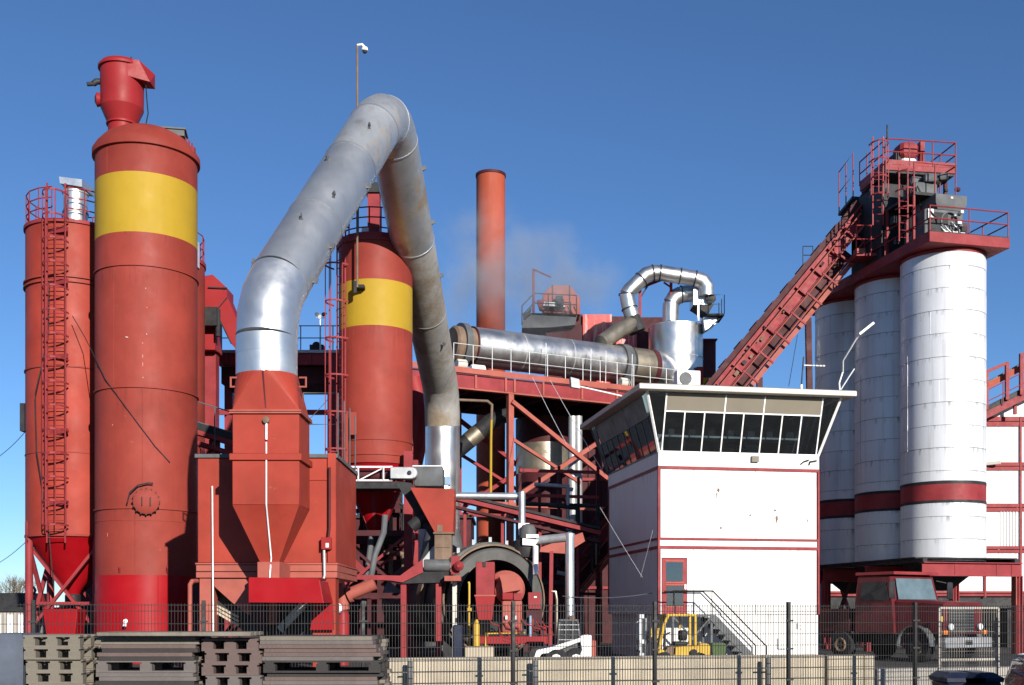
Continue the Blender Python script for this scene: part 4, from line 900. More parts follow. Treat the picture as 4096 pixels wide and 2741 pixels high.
t = thing('pipe_support', 'red cantilever frame holding up the looping silver pipe', 'pipe support', tuple(at(2560, 1290, 61.9)))
MB().bar(at(2560, 1150, 61.9), at(2560, 1330, 61.9), .14, .14).build('post', m_redst, t)
MB().bar(at(2560, 1152, 61.9), at(2684, 1104, 61.9), .14, .14).build('arm', m_redst, t)
MB().bar(at(2684, 1098, 61.9), at(2684, 1180, 61.9), .14, .14).build('post', m_redst, t)
MB().bar(at(2562, 1190, 61.9), at(2590, 1145, 61.9), .08, .08).build('brace', m_dark, t)
MB().bar(at(2655, 1130, 61.9), at(2684, 1150, 61.9), .08, .08).build('brace', m_redst, t)

# red baghouse block behind
t = thing('baghouse', 'long red baghouse block with whitish worn panel behind the dryer', 'baghouse', (ax(2430, 66), 68, dz1 - .3))
GY = 66.5
for x0, x1, m in ((2185, 2330, m_maroon), (2330, 2446, m_wworn), (2446, 2560, m_maroon), (2560, 2680, m_maroon)):
    MB().box(ax(x0, GY) + .01, ax(x1, GY) - .01, GY - (.25 if x0 == 2330 else 0), GY + 4, 8, az(1258 + (x0 - 2180) * .03, GY)).build('wall_panel', m, t)
MB().box(ax(2462, GY), ax(2545, GY), GY - .3, GY - .02, 13, az(1330, GY)).build('worn_plate', m_wworn, t)
MB().box(ax(2812, 63.5), ax(2862, 63.5), 63.4, 65.5, 9, az(1362, 63.5)).build('end_block', m_maroon, t); MB().box(ax(2812, 63.5) - .02, ax(2862, 63.5) + .02, 63.34, 63.4, az(1560, 63.4), az(1512, 63.4)).build('yellow_band', m_yellow, t)
MB().box(ax(2806, 63.5), ax(2868, 63.5), 63.3, 65.6, az(1362, 63.5), az(1358, 63.5)).build('coping', m_redst, t)
for px in (2200, 2450, 2660, 2835):
    MB().box(ax(px, GY + 2) - .2, ax(px, GY + 2) + .2, GY + 1, GY + 1.4, 0, 9).build('leg', m_maroon, t)

# fan house with railed platform
NY = 62.8
t = thing('fan_house', 'faded red eight-sided fan housing on a railed grey platform', 'fan housing', (ax(2200, NY), NY, az(1310, NY)))
b = MB(); b.prism([at(x, y, NY + .6) for x, y in ((2170, 1250), (2172, 1175), (2210, 1140), (2280, 1142), (2321, 1192), (2321, 1258))], (0, 1.6, 0)); b.build('housing', m_redpink, t, bevel=.02)
for p in ((2210, 1140, 2212, 1250), (2279, 1142, 2279, 1256)): b = MB(); b.bar(at(p[0], p[1], NY + .58), at(p[2], p[3], NY + .58), .05, .05); b.build('seam', m_maroon, t)
b = MB(); b.bbox(ax(2222, NY), ax(2248, NY), NY + .1, NY + .5, az(1205, NY), az(1180, NY), .05); b.lathe_ax([(.12, 0), (.18, .05), (.18, .4)], at(2226, 1210, NY + .1), (1, 0, 0), 14); b.build('fan_motor', m_dark, t)
b = MB(); b.prism([at(x, y, NY + .2) for x, y in ((2176, 1206), (2250, 1212), (2262, 1228), (2172, 1224))], (0, .4, 0)); b.build('belt_guard', m_steel, t)
b = MB(); b.prism([at(x, y, NY + .3) for x, y in ((2148, 1200), (2178, 1198), (2178, 1240), (2158, 1232))], (0, .6, 0)); b.build('inlet_box', m_redst, t)
for px in (2180, 2215, 2270, 2295): b = MB(); b.bar(at(px, 1226, NY + .25), at(px + 8, 1245, NY + .25), .06); b.build('strut', m_dark, t)
p1, p2, p3 = at(2134, 1250, NY), at(2305, 1260, NY), at(2087, 1312, NY - 2.2)
p3 = V((ax(2087, NY - 1.6) , NY - 1.6, p1.z)); p3b = V((p2.x - 1.0, NY - 1.6, p1.z))
b = MB(); b.prism([p1 + V((-.5, 0, 0)), p2, p2 + V((0, 2.4, 0)), p1 + V((-.5, 2.4, 0))], (0, 0, -.12)); b.build('platform', m_dark, t)
b = MB(); b.prism([at(2134, 1252, NY), at(2308, 1262, NY), at(2300, 1300, NY), at(2200, 1310, NY), at(2088, 1312, NY), at(2088, 1290, NY)], (0, 1.8, 0)); b.build('under_casing', m_grey, t)
railing(t, [at(2088, 1300, NY - .05), at(2136, 1250, NY - .05), at(2306, 1258, NY - .05)], 1.05, 1, .9, .03, m_dark)
b = MB(); b.prism([at(x, y, NY - .1) for x, y in ((2092, 1262), (2126, 1228), (2126, 1245), (2092, 1285))], (0, .03, 0)); b.build('side_screen', m_dark, t)
b = MB(); b.path([at(2134, 1250, NY - .1), at(2134, 1076, NY - .1)], .07, 8); b.build('davit_post', m_redst, t)
b = MB(); b.bar(at(2134, 1078, NY - .1), at(2204, 1110, NY - .9), .09, .09); b.build('davit_arm', m_redst, t)
b = MB(); b.box(ax(2185, NY), ax(2330, NY), NY + .5, NY + 3, dz1 - .3, az(1300, NY + .5)); b.build('support_casing', m_maroon, t)
for px in (2190, 2300): MB().box(ax(px, NY + 3) - .15, ax(px, NY + 3) + .15, NY + 2.6, NY + 2.9, 0, dz1 - .3).build('leg', m_maroon, t)

# structures in the shade below the gantry
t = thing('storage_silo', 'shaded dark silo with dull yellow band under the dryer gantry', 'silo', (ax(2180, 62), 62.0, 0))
shell_parts(t, ax(2180, 62), 62.0, 1.6, [(0, 9.2, m_maroon, 'shell_section'), (9.2, 10.8, m_aluold, 'yellow_band'), (10.8, 12.2, m_maroon, 'shell_section')])  # dull band and dark shell carry the gantry's shade in their colours
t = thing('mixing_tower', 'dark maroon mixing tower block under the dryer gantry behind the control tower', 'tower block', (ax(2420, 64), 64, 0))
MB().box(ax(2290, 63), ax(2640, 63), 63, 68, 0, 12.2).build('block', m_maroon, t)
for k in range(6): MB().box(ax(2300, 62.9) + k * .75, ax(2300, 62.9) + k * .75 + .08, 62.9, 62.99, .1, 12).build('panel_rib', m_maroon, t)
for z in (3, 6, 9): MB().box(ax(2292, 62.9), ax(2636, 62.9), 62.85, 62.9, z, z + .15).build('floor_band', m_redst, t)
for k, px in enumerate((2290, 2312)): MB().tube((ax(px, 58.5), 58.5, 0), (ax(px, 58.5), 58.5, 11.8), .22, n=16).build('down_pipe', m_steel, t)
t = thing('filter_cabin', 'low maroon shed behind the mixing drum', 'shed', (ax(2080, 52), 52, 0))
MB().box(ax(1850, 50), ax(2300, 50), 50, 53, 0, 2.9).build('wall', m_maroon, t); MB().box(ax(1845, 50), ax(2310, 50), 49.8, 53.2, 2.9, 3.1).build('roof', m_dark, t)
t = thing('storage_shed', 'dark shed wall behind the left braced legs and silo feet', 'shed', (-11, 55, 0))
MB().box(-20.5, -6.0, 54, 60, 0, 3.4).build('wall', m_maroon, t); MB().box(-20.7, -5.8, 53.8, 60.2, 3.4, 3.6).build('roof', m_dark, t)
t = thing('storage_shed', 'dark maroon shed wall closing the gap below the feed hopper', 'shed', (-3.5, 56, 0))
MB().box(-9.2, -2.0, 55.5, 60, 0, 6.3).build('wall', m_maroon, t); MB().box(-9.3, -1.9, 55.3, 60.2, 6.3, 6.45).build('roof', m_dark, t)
t = thing('storage_tank', 'narrow white tank showing between the legs below the middle silo', 'tank', (-7.95, 62, 0))
MB().lathe([(.42, 0), (.42, 7.9), (.3, 8.1), (.03, 8.15)], -8.05, 62, 32).build('tank_body', m_trim, t)
for k in range(5): MB().lathe([(.41, 5.9 + .4 * k), (.45, 5.9 + .4 * k), (.45, 5.95 + .4 * k), (.41, 5.95 + .4 * k)], -8.05, 62, 32, False).build('hoop', m_dark, t)
t = thing('bulk_bag', 'white bulk bag hanging left of the feed hopper', 'bag', (-4.25, 53.5, 3.4))
b = MB(); b.loft([[(x * f - 4.25, 53.5 + y * f, zz) for x, y in ((-.36, -.4), (.36, -.4), (.42, 0), (.36, .4), (-.36, .4), (-.42, 0))] for f, zz in ((.7, 3.4), (1, 3.6), (1.05, 4.4), (1, 5.2), (.75, 5.6))]); b.build('bag_body', m_trim, t)
for x in (-4.5, -4.0): MB().bar((x, 53.3, 5.5), (x + .1, 53.3, 6.2), .05).build('sling', m_dark, t)
MB().bar((-5.2, 53.4, 6.2), (-3.3, 53.4, 6.2), .12, .14).build('hanging_beam', m_maroon, t)
for x in (-5.1, -3.4): MB().bar((x, 53.4, 0), (x, 53.4, 6.15), .12, .12).build('frame_post', m_maroon, t)
# red duct leg behind the middle silo
t = thing('red_duct', 'dark red round duct slanting behind the middle silo', 'duct', tuple(at(1680, 1900, 51)))
MB().path([at(1630, 1900, 53.2), at(1682, 1640, 53.2), at(1650, 1520, 53.2)], .6, 24).build('duct_body', m_redsat, t)
t = thing('flue_pipe', 'black tar-stained pipe slanting between outlet duct and chimney', 'pipe', tuple(at(1900, 1760, 57)))
MB().path([at(1820, 1810, 57), at(1960, 1690, 57), at(2030, 1650, 57)], .42, 24).build('pipe_body', m_dark, t)
MB().lathe_ax([(.43, -.5), (.43, .2)], at(1905, 1737, 57), (at(1960, 1690, 57) - at(1820, 1810, 57)), 24, False).build('worn_band', m_aluold, t)
t = thing('gas_line', 'brown and yellow gas line bending down beside the chimney foot', 'pipe', tuple(at(1963, 1980, 53)))
MB().path([at(1835, 1600, 53), at(1950, 1605, 53), at(1968, 1620, 53), at(1966, 1680, 53)], .062, 10).build('upper_run', m_brown, t)
MB().path([at(1966, 1680, 53), at(1964, 1760, 53), at(1963, 1980, 53)], .058, 10).build('drop_pipe', m_yellow, t)
t = thing('belt_conveyor', 'dark red feeder conveyor sloping down behind the silver pipe run', 'conveyor', tuple(at(2060, 2100, 46)))
p, q = at(1800, 1990, 46), at(2400, 2135, 46)
MB().bar(p, q, .9, .16).build('frame', m_redst, t); MB().bar(p + V((0, 0, -.35)), q + V((0, 0, -.35)), .7, .1).build('lower_rail', m_maroon, t); MB().bar(p + V((0, .1, .2)), q + V((0, .1, .2)), .6, .1).build('belt', m_dark, t)
for f in (.1, .35, .6, .85): e = p.lerp(q, f); MB().bar(V((e.x, e.y, 0)), e + V((0, 0, -.1)), .12, .12).build('leg', m_redst, t)
b = MB(); b.prism([at(x, y, 45) for x, y in ((2120, 2205), (2330, 2130), (2340, 2165), (2260, 2215))], (0, .6, 0)); tag(b.build('red_plate', m_redpink), 'faded red sloping guard plate behind the thick upright pipe', 'guard plate')

# ================================================================ control tower
AO = V((5.18, 40.1, 0)); ty = R(10)
TW, TD, E, RO = 6.0, 6.85, .6, 1.0
def TM(): return MB(AO, ty)
t = thing('control_tower', 'white control tower of stacked cabins with flared window storey', 'control tower', tuple(AO + V((2.4, 3.9, 0))))
z = dict(base=1.62, l1=3.93, m0=4.02, m1=4.27, l2=4.33, p2=6.75, f0=6.86, f1=7.34, w1=9.36)
TM().box(.12, TW + .02, .06, TD - .1, 0, z['base']).build('plinth', m_white, t)
def cabin(z0, z1, nm):
    # front in three sheets, side in two, each its own panel
    for a0, a1 in ((.07, 1.27), (1.285, 3.6), (3.615, TW - .07)): 
        if nm == 'low' and a0 < .1:
            TM().box(a0, .1, .0, .05, z0, z1).build('wall_panel', m_white, t); TM().box(1.05, a1, .0, .05, z0, z1).build('wall_panel', m_white, t); TM().box(.1, 1.05, .0, .05, 3.62, z1).build('wall_panel', m_white, t)
        else: TM().box(a0, a1, 0, .05, z0, z1).build('wall_panel', m_white, t)
    for b0, b1 in ((.07, 3.4), (3.41, TD - .02)): TM().box(0, .05, b0, b1, z0, z1).build('wall_panel', m_white, t)
    TM().box(TW - .05, TW, .07, TD, z0, z1).build('wall_panel', m_white, t); TM().box(.06, TW - .06, TD - .05, TD, z0, z1).build('wall_panel', m_white, t)
cabin(z['base'], z['l1'], 'low'); cabin(z['l2'], z['p2'], 'up')
TM().box(.06, TW - .06, .3, TD - .06, z['base'] - .01, z['l1']).build('inner_core', m_grey, t)
TM().box(.0, TW, .012, TD, z['m0'] + .02, z['m1'] - .02).build('floor_band', m_white, t)
for z0, z1 in ((z['l1'], z['m0'] + .02), (z['m1'] - .02, z['l2'])): TM().box(-.025, TW + .025, -.03, TD + .02, z0, z1).build('red_rail', m_redst, t)
TM().box(-.03, TW + .03, -.035, TD + .02, z['p2'], z['f0']).build('red_rail', m_redst, t)
for a in (0, TW): TM().box(a - .035, a + .035, -.04, .06, z['base'], z['p2']).build('red_corner', m_redst, t)
TM().box(-.035, .035, TD - .07, TD, z['base'], z['p2']).build('red_corner', m_redst, t)
TM().box(-.02, TW + .02, -.025, TD + .02, z['f0'], z['f1']).build('fascia', m_white, t)
# chips and scuffs on the front
random.seed(21)
for a, zz, w, h in ((3.4, 5.15, .09, .12), (4.4, 5.05, .10, .36), (4.35, 5.35, .12, .1), (2.3, 4.7, .1, .12), (.85, 6.0, .03, .1), (.95, 5.98, .02, .08), (2.15, 5.85, .07, .25), (2.2, 6.05, .12, .2), (5.6, 5.0, .07, .16), (5.75, 4.6, .02, .09), (5.48, 4.7, .03, .1), (3.75, 4.85, .02, .1), (2.0, 6.4, .03, .06), (.7, 6.5, .02, .07), (1.1, 5.2, .1, .03)):
    b = TM(); n = 9; ring = [(a + math.cos(2 * pi * k / n) * w / 2 * random.uniform(.5, 1.1), -.004, zz + math.sin(2 * pi * k / n) * h / 2 * random.uniform(.5, 1.1)) for k in range(n)]
    b.prism(ring, (0, .003, 0)); b.build('paint_chip', m_brown if w > .085 else m_grey, t)
# flared window storey: floor, back walls, corner posts
z0, z1 = z['f1'], z['w1']; zt = z0 + (z1 - z0) * .69
def lean(a, b_, zz, da, db):   # lean outwards with height
    f = (zz - z0) / (z1 - z0); return (a + da * f, b_ + db * f, zz)
TM().box(.05, TW - .05, .05, TD - .05, z0, z0 + .04).build('room_floor', m_grey, t)
TM().box(.3, TW - .3, TD - .3, TD - .2, z0 + .04, z1 - .02).build('room_wall', m_grey, t); TM().box(TW - .12, TW - .02, 2.5, TD - .2, z0 + .04, z1 - .02).build('room_wall', m_grey, t)
TM().box(-.4, TW + .4, -.3, TD + .4, z1 - .06, z1 - .003).build('room_ceiling', m_grey, t)
RF = TM().box(-RO, TW + RO, -RO, TD + RO, z1, z1 + .18).build('roof', m_cream, t, bevel=.015)
TM().box(-RO + .02, TW + RO - .02, -RO + .02, TD + RO - .02, z1 + .18, z1 + .2).build('roof_sheet', m_grey, RF)
def quad(nm, m, p, th=.012):
    b = TM(); p = [V(q) for q in p]; nn = (p[1] - p[0]).cross(p[2] - p[0]).normalized() * th; b.prism(p, nn); return b.build(nm, m, t)
def front(a, f): return lean(a, 0, z0 + (z1 - z0) * f, 0, -E)
def side(bb, f): return lean(0, bb, z0 + (z1 - z0) * f, -E, 0)
def rside(bb, f): return lean(TW, bb, z0 + (z1 - z0) * f, E, 0)
def bk(a, f): return lean(a, TD, z0 + (z1 - z0) * f, 0, E)
def bar_(p, q, w=.05, m=m_trim, nm='mullion'): b = TM(); b.bar(p, q, w, w); return b.build(nm, m, t)
fa = [.1 + (TW - .2) * k / 8 for k in range(9)]
for i in range(8): quad('window_pane', m_glass, [front(fa[i] + .02, .03), front(fa[i + 1] - .02, .03), front(fa[i + 1] - .02, .67), front(fa[i] + .02, .67)])
for i, j in ((0, 3), (3, 5), (5, 8)): quad('blind_panel', m_blind, [front(fa[i] + .02, .70), front(fa[j] - .02, .70), front(fa[j] - .02, .985), front(fa[i] + .02, .985)])
for i in range(9): bar_(front(fa[i], .0), front(fa[i], .68), .045)
for i in (0, 3, 5, 8): bar_(front(fa[i], .68), front(fa[i], .98), .05)
bar_(front(fa[0] - .02, .685), front(fa[8] + .02, .685), .045, nm='transom'); bar_(front(-.02, .01), front(TW + .02, .01), .06, nm='sill_rail')
c00, c0 = (0, 0, z0), (-E, -E, z1); c10, c1 = (TW, 0, z0), (TW + E, -E, z1); cl0, cl = (0, TD, z0), (-E, TD + E, z1)
quad('corner_pane', m_glass, [front(fa[0] - .03, 0.02), front(fa[0] - .03, .98), (-E + .05, -E, z1 - .03)]); quad('corner_pane', m_glass, [front(fa[8] + .03, .02), front(fa[8] + .03, .98), (TW + E - .05, -E, z1 - .03)])
bar_(c00, c0, .07, nm='corner_post'); bar_(c10, c1, .07, nm='corner_post'); bar_(cl0, cl, .07, m_grey, 'corner_post')
sb = [.12 + (TD - .24) * k / 8 for k in range(9)]
for i in range(8): quad('window_pane', m_glass, [side(sb[i] + .02, .03), side(sb[i + 1] - .02, .03), side(sb[i + 1] - .02, .60), side(sb[i] + .02, .60)])
for i, j in ((0, 3), (3, 5), (5, 8)): quad('blind_panel', m_grey, [side(sb[i] + .02, .63), side(sb[j] - .02, .63), side(sb[j] - .02, .985), side(sb[i] + .02, .985)])
for i in range(9): bar_(side(sb[i], .0), side(sb[i], .61), .045, m_grey)
bar_(side(0, .615), side(TD, .615), .045, m_grey, 'transom'); bar_(side(0, .01), side(TD, .01), .06, m_grey, 'sill_rail')
quad('corner_pane', m_glass, [side(sb[0] - .03, .02), side(sb[0] - .03, .98), (-E, -E + .05, z1 - .03)]); quad('corner_pane', m_glass, [side(sb[8] + .03, .02), side(sb[8] + .03, .98), (-E, TD + E - .05, z1 - .03)])
for i in range(4): quad('window_pane', m_glass, [rside(.12 + .6 * i, .03), rside(.68 + .6 * i, .03), rside(.68 + .6 * i, .97), rside(.12 + .6 * i, .97)])
quad('corner_pane', m_glass, [rside(.1, .02), rside(.1, .98), (TW + E, -E + .05, z1 - .03)])
quad('rear_wall', m_grey, [bk(0, .0), bk(TW, 0), bk(TW, .98), bk(0, .98)]); quad('rear_wall', m_grey, [rside(2.6, 0), rside(TD, 0), rside(TD, .98), rside(2.6, .98)])
# things in the control room seen through the glass
DK = TM().box(.4, TW - .5, .6, 1.3, z0 + .65, z0 + .72).build('desk', m_steel, t)
random.seed(4)
for k in range(7):
    a = .6 + k * .75; w = random.uniform(.2, .32)
    TM().box(a, a + w, .75, .82, z0 + .75, z0 + .75 + random.uniform(.2, .38)).build('monitor', random.choice((m_dark, m_steel, m_blue, m_grey)), t)
for a in (2.6, 3.4): TM().bbox(a, a + .45, 1.5, 1.6, z0 + .45, z0 + 1.05, .04).build('chair_back', m_blue, t)
for k in range(5): TM().box(.5 + k * 1.0, 1.2 + k * 1.0, 3.6, 4.2, z0 + .04, z0 + random.uniform(.5, 1.3)).build('cabinet', random.choice((m_steel, m_cream, m_grey)), t)
for k in range(4): TM().box(.28, .5, 1.0 + 1.4 * k, 1.5 + 1.4 * k, z0 + .05, z0 + random.uniform(.6, 1.4)).build('cabinet', random.choice((m_cream, m_steel, m_grey)), t)
# door
b = TM(); b.box(.11, 1.04, -.012, .045, z['base'], 3.6); DR = b.build('door', m_redst, t, bevel=.01)
TM().box(.26, .88, -.02, -.013, 2.78, 3.46).build('door_pane', m_glassb, DR); TM().box(.28, .9, -.02, -.013, 1.92, 2.62).build('door_pane', m_glass, DR)
for zz in (2.74, 3.5, 1.88, 2.66): TM().box(.24, .92, -.03, -.014, zz - .02, zz + .02).build('glazing_bead', m_redpink, DR)
TM().box(.93, .99, -.07, -.013, 2.5, 2.68).build('handle', m_rail, DR)
for px, zz in ((3.55, 7.22),): TM().box(px - .13, px + .13, -.14, -.03, zz - .16, zz + .05).build('outdoor_lamp', m_blind, t)
b = TM(); b.path([(5.3, -.03, 7.02), (5.42, -.06, 7.12), (5.6, -.08, 7.18)], .03, 6); b.path([(5.62, -.03, 7.0), (5.66, -.06, 7.12), (5.9, -.08, 7.16)], .03, 6); b.build('wall_hook', m_dark, t)
TM().box(5.2, 5.4, -.01, .055, 1.1, 1.3).build('sign', m_rail, t); b = TM(); b.box(5.22, 5.38, -.016, -.011, 1.19, 1.21); b.box(5.29, 5.31, -.016, -.011, 1.12, 1.28); b.build('sign_mark', m_green, t)
b = TM(); b.box(4.45, 4.48, .04, .055, .35, .75); b.box(4.45, 4.75, .04, .055, .35, .38); b.build('wall_mark', m_grey, t)

# stairs to the door
st = thing('steel_stair', 'dark steel stair with handrail leading up to the red tower door', 'stair', tuple(AO + V((3, 0, 0))))
TM().box(.1, 1.62, -1.15, -.12, 1.54, 1.6).build('landing', m_grey, st)
s0, s1 = 1.62, 3.05
for bb in (-1.15, -.2): b = TM(); b.bar((s0 - .05, bb, 1.52), (s1, bb, .05), .05, .26); b.build('stringer', m_grey, st)
for k in range(8): f = (k + .5) / 8; TM().box(s0 + (s1 - s0) * f - .13, s0 + (s1 - s0) * f + .13, -1.13, -.22, 1.58 * (1 - f) - .03, 1.58 * (1 - f) + .01).build('step', m_grey, st)
for bb in (-1.15, -.16): b = TM(); b.path([(.15, bb, 2.42), (1.58, bb, 2.42), (3.54, bb, .5), (3.54, bb, 0)], .025, 8); b.build('handrail', m_black, st)
for a, zz in ((.2, 1.6), (.9, 1.6), (1.55, 1.6)): TM().tube((a, -1.15, zz), (a, -1.15, 2.42), .015, n=6).build('baluster', m_black, st)
for a in (.15, 1.55):
    for bb in (-1.1, -.2): TM().box(a - .04, a + .04, bb - .04, bb + .04, 0, 1.54).build('leg', m_grey, st)
b = TM(); b.bar((.2, -1.12, .1), (1.5, -1.12, 1.5), .06); b.bar((1.5, -1.10, .1), (.2, -1.10, 1.5), .06); b.build('cross_brace', m_grey, st)

# roof-top kit
zr = z['w1'] + .2
q = TM().T((1.05, -.1, zr))
a_ = thing('air_conditioner', 'white air conditioner with round fan grille on tower roof', 'air conditioner', tuple(q))
TM().box(.55, 1.4, -.4, .0, zr + .05, zr + .62).build('casing', m_trim, a_, bevel=.02)
b = TM(); b.lathe_ax([(.22, 0), (.22, .03), (.03, .04)], (.85, -.405, zr + .33), (0, -1, 0), 24); b.build('fan_grille', m_grey, a_)
for x in (.65, 1.3): TM().box(x - .03, x + .03, -.4, 0, zr, zr + .05).build('foot', m_dark, a_)
q = TM().T((4.6, .2, zr)); a_ = thing('roof_vent', 'low white roof box near the mast on the tower roof', 'roof vent', tuple(q)); TM().bbox(4.0, 5.15, 0, .6, zr, zr + .14, .03).build('vent_box', m_trim, a_)
q = TM().T((5.35, .0, zr)); a_ = thing('radio_mast', 'small antenna mast with horizontal aerial on the tower roof', 'antenna', tuple(q))
MB().tube(q, q + V((0, 0, .35)), .05, n=8).build('foot', m_trim, a_); MB().tube(q + V((0, 0, .3)), q + V((.08, 0, 1.35)), .025, n=6).build('mast', m_black, a_)
b = MB(); b.bar(q + V((.1, 0, 1.05)), q + V((.85, 0, 1.02)), .03); b.build('boom', m_trim, a_)
for k in range(4): b = MB(); b.bar(q + V((.4 + .13 * k, -.1, 1.04)), q + V((.4 + .13 * k, .1, 1.08)), .02); b.build('element', m_trim, a_)
q = TM().T((TW + .55, -.6, zr - .02)); a_ = thing('flood_light', 'white flood lamp on a bent arm over the right tower corner', 'flood light', tuple(q))
tip = at(3395, 1345, 39.5); MB().path([q, q + V((-.03, 0, .35)), q + V((.1, 0, .75)), q.lerp(tip, .35) + V((0, 0, .45)), tip + V((.35, 0, .05))], .03, 8).build('arm', m_trim, a_)
hd = tip + V((.6, 0, .25)); b = MB(); b.bar(hd + V((-.25, 0, -.2)), hd + V((.25, 0, .2)), .2, .08); b.build('lamp_head', m_trim, a_)
b = MB(); b.path([q + V((.02, -.02, .1)), q + V((.3, -.05, .55)), q + V((.5, -.05, .85))], .025, 6); b.build('stay', m_rail, a_)
q = TM().T((-.9, 1.4, zr - .02)); a_ = thing('flood_light', 'grey flood lamp on a long arm at the left roof edge', 'flood light', tuple(q))
tip = at(2312, 1545, 39.8); MB().path([q, tip], .03, 8).build('arm', m_trim, a_); b = MB((tip.x - .1, tip.y, tip.z + .12), .4); b.hexa([(-.17, -.06, -.17), (.17, -.06, -.2), (.17, .08, -.2), (-.17, .08, -.17), (-.2, -.06, .17), (.13, -.06, .12), (.13, .08, .12), (-.2, .08, .17)]); b.build('lamp_head', m_steel, a_)

# ================================================================ skip hoist incline
KYs = 51.0
p0, p1 = at(2905, 1550, KYs), at(3520, 800, KYs)
sd = (p1 - p0).normalized(); pn = V((-sd.z, 0, sd.x)); foot = p0 - sd * (p0.z / sd.z) ; foot.z = .1
t = thing('skip_hoist', 'steep red skip incline with ladder climbing to the white silo tops', 'skip hoist', (foot.x, KYs, 0))
def along(s, h=0, dy=0): return p0 + sd * s + pn * h + V((0, dy, 0))
Ls = (p1 - p0).length; s_lo = -(p0 - foot).length
def beam(nm, m, sa, sb_, h0, h1, y0, y1):
    b = MB(); b.hexa([along(sa, h0, y0), along(sb_, h0, y0), along(sb_, h0, y1), along(sa, h0, y1), along(sa, h1, y0), along(sb_, h1, y0), along(sb_, h1, y1), along(sa, h1, y1)]); return b.build(nm, m, t)
beam('side_plate', m_redskip, s_lo, Ls, -.12, .5, -.05, .05); beam('side_plate', m_maroon, s_lo, Ls, -.12, .75, 1.4, 1.5)
beam('floor_plate', m_maroon, s_lo, Ls, -.18, -.12, -.05, 1.5); beam('lower_flange', m_redpink, s_lo, Ls - 2.6, -.92, -.72, -.06, .1)
beam('lower_web', m_maroon, s_lo, Ls - 2.6, -.72, -.18, .3, .36)
beam('cover', m_maroon, s_lo, Ls + .6, .52, .80, .1, 1.6); beam('upper_flange', m_redst, s_lo, Ls, .46, .53, -.25, -.051)  # cover coloured dark as its shaded side, away from the sun
beam('mid_flange', m_redst, s_lo, Ls, -.16, -.1, -.22, -.051)
k = 0; s = s_lo + .4
while s < Ls:
    beam('rib', m_redskip, s, s + .07, -.1, .46, -.2, -.051)
    if s > -2: beam('tie', m_redst, s, s + .08, -.95, -.1, -.45, -.36)
    beam('cover_joint', m_maroon, s, s + .12, .80, .85, .08, 1.62)
    s += 1.12
for h in (-.62, -.18, .28):
    b = MB(); b.path([along(s_lo + 3, h, -.42), along(Ls - 1.2, h, -.42)], .03, 6); b.build('hand_rail', m_redpink, t)
random.seed(8)
for k in range(16):
    s = random.uniform(-1, Ls - .5); h = random.uniform(-.05, .3); w = random.uniform(.1, .25)
    beam('cable_clamp', random.choice((m_dark, m_maroon, m_redst, m_brown)), s, s + w, h, h + random.uniform(.06, .2), -.16, -.051)
for s in (-2.5, 1.5, 5.0): e = along(s, -.9, .75); MB().bar(V((e.x + .3, e.y, 0)), e, .25, .25).build('support_leg', m_maroon, t)
q = along(Ls - 4.3, .85, .3); railing(t, [q, q + V((.45, 0, 0))], .8, 1, .5, .02, m_dark)

# ================================================================ white silos
W0 = V((18.2, 48.0, 0)); wy = R(13.3); wr = 1.70
wd = V((-math.sin(wy), math.cos(wy), 0)) * 3.72
zs = [3.78, 4.70, 5.62, 6.18]; zs2 = [7.07, 7.49, 8.43, 9.35, 10.29, 11.22, 12.14, 13.10, 14.05, 14.96, 15.85, 16.45]
names = ('sunlit white plate silo with red band nearest the red steel portal', 'middle shaded white silo with dark red band', 'rear white silo half hidden behind the control tower')
for i in range(3):
    c = W0 + wd * i
    t = thing('storage_silo', names[i], 'silo', (c.x, c.y, 0), 'row of white plate silos')
    for a, (za, zb) in enumerate(list(zip(zs, zs[1:])) + list(zip(zs2, zs2[1:]))):
        dr = .008 if a % 2 else 0
        MB().lathe([(wr - .03, za + .007), (wr + dr, za + .009), (wr + dr, zb - .009), (wr - .03, zb - .007)], c.x, c.y, 72, False).build('plate_ring', m_wsilo, t)
    MB().lathe([(wr - .025, 3.78), (wr - .025, 16.45)], c.x, c.y, 64).build('inner_wall', m_dark, t)
    MB().lathe([(wr, 6.29), (wr + .004, 6.95)], c.x, c.y, 72, False).build('red_band', m_redst, t)
    for za, zb in ((6.18, 6.29), (6.95, 7.07)): MB().lathe([(wr + .012, za), (wr + .012, zb)], c.x, c.y, 72, False).build('black_stripe', m_dark, t)
    MB().lathe([(.3, 2.6), (wr - .05, 3.72), (wr - .02, 3.8)], c.x, c.y, 48).build('cone', m_dark, t)
    MB().lathe([(wr + .02, 16.42), (wr + .03, 16.55), (.1, 16.56)], c.x, c.y, 72).build('collar', m_redst, t)
    b = MB(); w = R(196); b.tube((c.x + math.cos(w) * (wr + .02), c.y + math.sin(w) * (wr + .02), 8.4), (c.x + math.cos(w) * (wr + .02), c.y + math.sin(w) * (wr + .02), 12.4), .012, n=6); b.build('cable', m_steel, t)
    rs = random.Random(60 + i)
    for za, zb in list(zip(zs, zs[1:])) + list(zip(zs2, zs2[1:])):
        for q_ in range(1 if rs.random() < .4 else 0):
            w = R(rs.uniform(190, 330)); MB().bar((c.x + math.cos(w) * (wr + .006), c.y + math.sin(w) * (wr + .006), za + .02), (c.x + math.cos(w) * (wr + .006), c.y + math.sin(w) * (wr + .006), zb - .02), .006, .006).build('weld_seam', m_wsilo, t)

